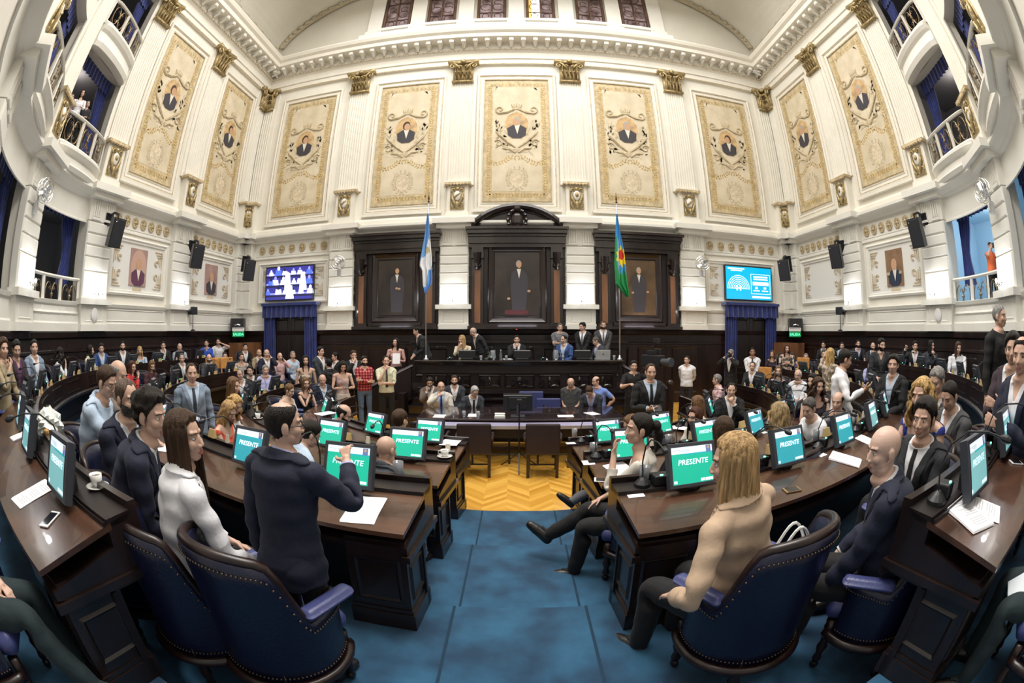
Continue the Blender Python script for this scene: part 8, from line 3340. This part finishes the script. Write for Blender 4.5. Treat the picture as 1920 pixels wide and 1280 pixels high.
W('woman with long light hair in sleeveless black top, back turned', 438, 722, (2, 6.2), -20, -20, 8, 'long.lightbrown', 'sleeveless.black', 'desk', kind='f')
W('older man with glasses in dark suit in profile, second row left', 451, 705, (2, F_), -60, -30, 6, 'recede.grey', 'suit.charcoal.white', 'desk', glasses=True)
W('dark-haired man with raised hand showing a white cuff, second row left', 469, 700, (2, 10.3), -50, -20, 8, 'short.dark', 'suit.black.white', 'desk,up')
W('grey-haired man in pale lavender shirt facing the camera, second row left', 498, 698, (2, F_), -45, 0, 4, 'short.grey', 'shirt.lavender', 'desk', kind='h')
W('brown-haired person seen from behind before the long-haired glasses woman', 543, 731, (1, 'f'), -20, 0, 20, 'short.lightbrown', 'blouse.ivory', 'desk', smax=1.12)
W('long-haired woman with glasses and black top, chin on her hand', 574, 732, (1, 'f'), -20, -25, 6, 'long.lightbrown', 'sleeveless.black', 'desk,chin', kind='f', glasses=True, smax=1.12)
W('bald man in navy jacket reading papers, left rows below the standing group', 605, 724, (1, 'f'), -40, -20, 16, 'bald', 'suit.navy.paleblue', 'hold', kind='h', smax=1.12)
W('balding bearded man in light blue shirt bent over his monitor, innermost left row', 645, 775, (1, 'n'), -40, -10, 30, 'ring.dark', 'shirt.paleblue', 'desk', lean=34, beard=True)
W('man in striped pale blue shirt hidden behind the raised-arm man', 583, 812, (2, 'n'), -20, -10, 34, 'short.dark', 'shirt.paleblue', 'desk', lean=30)
W('dark-haired man in black jacket seen from behind, innermost left row', 750, 786, (1, 'n'), -10, 0, 8, 'short.brown', 'blazer.black', 'desk', lod=0)
W('bald man seen from behind with a hand at his face, second row left', 725, 840, (2, 'n'), -12, -8, 12, 'bald', 'blazer.slate', 'desk,chin', kind='h', lod=0, trou='denim', lean=24, smin=.9)
# --- the picture's lower corners
LX = (((-.1, 1, -.1), (.05, .25, -1)), ((.0, 1, .12), (-.35, .55, -.9)))
i = person('person in dark green trousers seated at the lower left corner, hand on lap', (-2.2, .16, 1.98), math.radians(-38), TZ[4], kind='f', lod=0, hair='long', hc='brown', top='blouse', tc='greyblue', arms=('lap', 'lap'), legs_c='darkteal', lean=2, legs=(((-.05, 1, -.05), (0, .3, -1)), ((.1, 1, .05), (.1, .55, -1))))
SEATED.append((i, 4))
i = person('person in dark teal trousers at the lower right corner, holding a tablet', (2.25, .16, 1.98), math.radians(30), TZ[4], kind='m', lod=0, hair='short', hc='dark', top='suit', tc='navy', arms=('hold', 'lap'), legs_c='darkteal', lean=2)
SEATED.append((i, 4))
# --- the galleries
for px, py, d, by, hair, top, kd, lab in ((107, 195, 10.3, 20, 'bald', 'suit.black.white', 'm', 'bald man in dark suit standing first at the left gallery railing'),
                                         (121, 222, 10.9, 0, 'short.dark', 'blouse.pink', 'f', 'dark-haired woman with a raised hand, second at the left gallery railing'),
                                         (133, 239, 10.6, 0, 'shoulder.black', 'blouse.white', 'f', 'dark-haired woman in white, third at the left gallery railing'),
                                         (145, 255, 11.1, 0, 'short.black', 'shirt.charcoal', 'm', 'dark-haired man, last at the left gallery railing'),
                                         (55, 78, 10.0, 0, 'short.dark', 'shirt.charcoal', 'm', 'spectator in dark shirt at the far left gallery bay'),
                                         (58, 98, 10.6, 0, 'shoulder.dark', 'blouse.purple', 'f', 'spectator in purple at the far left gallery bay')):
    W(lab, px, py, (6.35 if px > 80 else 6.2, d, 's'), by, 0, 10, hair, top, 'desk', kind=kd, smin=.85, smax=1.1, **ST)
W('photographer in orange shirt with a long lens on the pale blue balcony', 1860, 487, (2.9, 10.9, 's'), 30, 10, 10, 'crop.dark', 'polo.orange', 'camera,camera', smin=.8, **ST)
W('woman in purple top leaning on the pale blue balcony railing', 1882, 462, (2.9, 10.8, 's'), 25, 0, 5, 'long.dark', 'blouse.purple', 'desk', kind='f', smin=.8, **ST)
# ---- tub chairs: one under every seated member on the tiers, and a few standing empty
BRK = set('beside behind by in with at over next before near against and below under seen sitting leaning holding standing clasping facing turning resting leaning raising bent reading looking covering hidden gesturing upright on showing whose'.split())
STOPW = set('the a an in with by behind of and before at on to his her next seen'.split())
used_ = set()
for i, k in SEATED:
    o = i['o']
    ws = i['label'].replace(',', '').split()
    best = None
    for n in range(min(10, len(ws)), 3, -1):
        if (n == len(ws) or ws[n] in BRK) and ws[n - 1] not in STOPW and ' '.join(ws[:n]) not in used_:
            best = ws[:n]
            break
    if best is None:
        best = ws[:10]
        print('CHAIRLABEL', ' '.join(ws))
    used_.add(' '.join(best))
    dx_, dy_, dr_ = (0.08, -0.02, -0.06) if 'beige jacket sitting' in i['label'] else (0, 0, 0)
    CHAIR.place((o.location.x + dx_, o.location.y + dy_, max(TZ[k], o.location.z)), i['yaw'] + dr_, 'navy leather tub chair under the ' + ' '.join(best), 'navy leather tub chairs')
CHAIR.place((-1.14, 1.47, TZ[3]), math.radians(-20), 'navy leather tub chair pushed back behind the standing raised-arm man', 'navy leather tub chairs')
for x, y, k, lab in ((-3.35, 1.95, 3, 'empty navy tub chair nearest the plastic bag'), (-3.95, 2.35, 3, 'empty navy tub chair just beyond the plastic bag'), (3.9, 2.2, 3, 'empty navy tub chair behind the outermost right desk, high curved back'), (-5.2, 5.3, 2, 'empty navy tub chair behind the standing grey-suited man'), (5.2, 6.0, 2, 'empty navy tub chair beside the pink-shirted man turning round')):
    n = row_normal(x, y, k)
    CHAIR.place((x, y, TZ[k]), math.atan2(n[0], -n[1]), lab, 'navy leather tub chairs')


# ---- what people hold
def who(s):
    return [p for p in PEOPLE if s in p['label']][0]


def held(name, who_, side, label, cat, geo, m, off=(0, 0, 0), rot=(0, 0, 0), parts=()):
    p = who(who_)
    M = T(*p['hand'][side]) @ RZ(p['yaw']) @ T(*off)
    t = thing(name, label, cat, M.translation, 0)
    t.rotation_euler = (RZ(p['yaw']) @ RX(rot[0]) @ RY(rot[1]) @ RZ(rot[2])).to_euler()
    for nm, g, mm in ((geo[0], geo[1], m),) + tuple(parts):
        b = MB()
        g(b)
        b.build(nm, mm, t)
    return t


def _cup(b):
    b.lathe([(0.0, 0.0), (0.022, 0.0), (0.038, 0.06), (0.035, 0.06), (0.02, 0.008), (0, 0.008)], 14, cap=False)
    b.tube([(0.035, 0, 0.05), (0.056, 0, 0.045), (0.05, 0, 0.02), (0.028, 0, 0.02)], 0.004, 5)


def _phone(b):
    b.rbox(-0.036, 0.036, -0.005, 0.005, -0.07, 0.07, 0.004)


def _sheet(b):
    b.box(-0.10, 0.10, -0.002, 0.002, -0.14, 0.14)


def _cambody(b):
    b.rbox(-0.07, 0.07, -0.035, 0.035, -0.05, 0.05, 0.012)
    b.rbox(-0.03, 0.03, -0.03, 0.03, 0.045, 0.075, 0.01)


def _lens(b):
    b.lathe([(0.034, 0.03), (0.036, 0.10), (0.042, 0.11), (0.042, 0.17), (0.036, 0.175)], 14, 0, RX(-PI / 2))


held('coffee_cup', 'drinking from a white cup', 1, 'white cup raised to the lips of the man in the cream jacket', 'cup', ('cup', _cup), PORC, (-0.05, 0.0, 0.0), (0.5, 0, 0))
held('phone', 'looking at his phone', 1, 'dark phone held up by the seated man in the grey suit', 'phone', ('case', _phone), BLACKP, (-0.02, 0.02, 0.02), (0.3, 0, 0))
held('phone', 'looking at her phone', 1, 'dark phone held by the woman in the pink patterned top', 'phone', ('case', _phone), BLACKP, (-0.03, 0.02, 0.03), (0.8, 0, 0))
held('phone', 'bald man in pink shirt', -1, 'dark phone at the ear of the bald man in the pink shirt', 'phone', ('case', _phone), BLACKP, (0.0, 0.0, 0.03), (0, 0, 1.4))
held('papers', 'dusty pink blouse', 1, 'white papers held by the woman on the rostrum stairs', 'papers', ('sheets', _sheet), WHITEP, (-0.08, 0.05, 0.06), (0.25, 0, 0))
held('notebook', 'tall man in black suit and black tie', 1, 'small notebook held by the tall man in the black suit', 'notebook', ('cover', lambda b: b.rbox(-0.06, 0.06, -0.006, 0.006, -0.08, 0.08, 0.004)), BLACKP, (-0.05, 0.05, 0.0), (1.1, 0, 0), (('pages', lambda b: b.box(-0.055, 0.064, -0.004, 0.004, -0.076, 0.076), WHITEP),))
held('papers', 'maroon cardigan reading', 1, 'pages in the hands of the woman in the maroon cardigan', 'papers', ('sheets', _sheet), WHITEP, (-0.08, 0.05, 0.03), (0.9, 0, 0))
held('papers', 'reading papers, left rows', 1, 'white sheets held by the bald man in the navy jacket', 'papers', ('sheets', _sheet), WHITEP, (-0.08, 0.05, 0.03), (1.0, 0, 0))
held('papers', 'curly blond woman bent', -1, 'white sheet standing in front of the curly blond woman', 'papers', ('sheets', _sheet), WHITEP, (0.25, 0.12, 0.16), (0.3, 0, 0.5))
held('camera', 'grey-haired photographer', 1, 'black photo camera at the face of the grey-haired photographer', 'camera', ('body', _cambody), BLACKP, (-0.09, 0.03, 0.03), (0, 0, 0), (('lens', _lens, GREYP),))
held('camera', 'photographer in orange shirt', 1, 'black long-lens camera of the orange-shirted photographer', 'camera', ('body', _cambody), BLACKP, (-0.09, 0.03, 0.03), (0, 0, 0), (('lens', _lens, GREYP),))
held('tablet', 'holding a tablet', 1, 'pale tablet held at the lower right corner', 'tablet', ('case', lambda b: b.rbox(-0.09, 0.09, -0.005, 0.005, -0.12, 0.12, 0.004)), mat('tablet_white', (0.7, 0.75, 0.8), 0.3), (-0.06, 0.04, 0.04), (1.0, 0, 0), (('display', lambda b: b.box(-0.075, 0.075, -0.0065, -0.005, -0.1, 0.1), mat('tablet_screen', (0.5, 0.7, 0.8), 0.3, emit=0.5)),))
held('earring', 'tied hair and pearl earring', -1, 'small pearl earring of the dark-haired woman', 'earring', ('pearl', lambda b: b.ball((0, 0, 0), 0.009)), PORC)
p = who('tied hair and pearl earring')
h = Vector(at_d(1219, 842, math.hypot(p['loc'][0], p['loc'][1]) - 0.02))
bpy.data.objects['earring'].location = h
p = who('hands on his knees')
t = thing('white_bag', 'white bag with looped straps beside the bald man, next to the beige jacket', 'bag', (0, 0, 0))
x, y, z = at_d(1490, 1012, 2.02)
t.location = (x, y, z - 0.12)
b = MB()
b.rbox(-0.13, 0.13, -0.05, 0.05, -0.10, 0.10, 0.04)
b.build('bag', mat('white_plastic'), t)
for q in (-0.03, 0.03):
    b = MB()
    b.tube([(-0.09 + 0.18 * u, q, 0.09 + 0.11 * math.sin(PI * u)) for u in np.linspace(0, 1, 10)], 0.008, 6)
    b.build('strap', mat('white_plastic'), t)
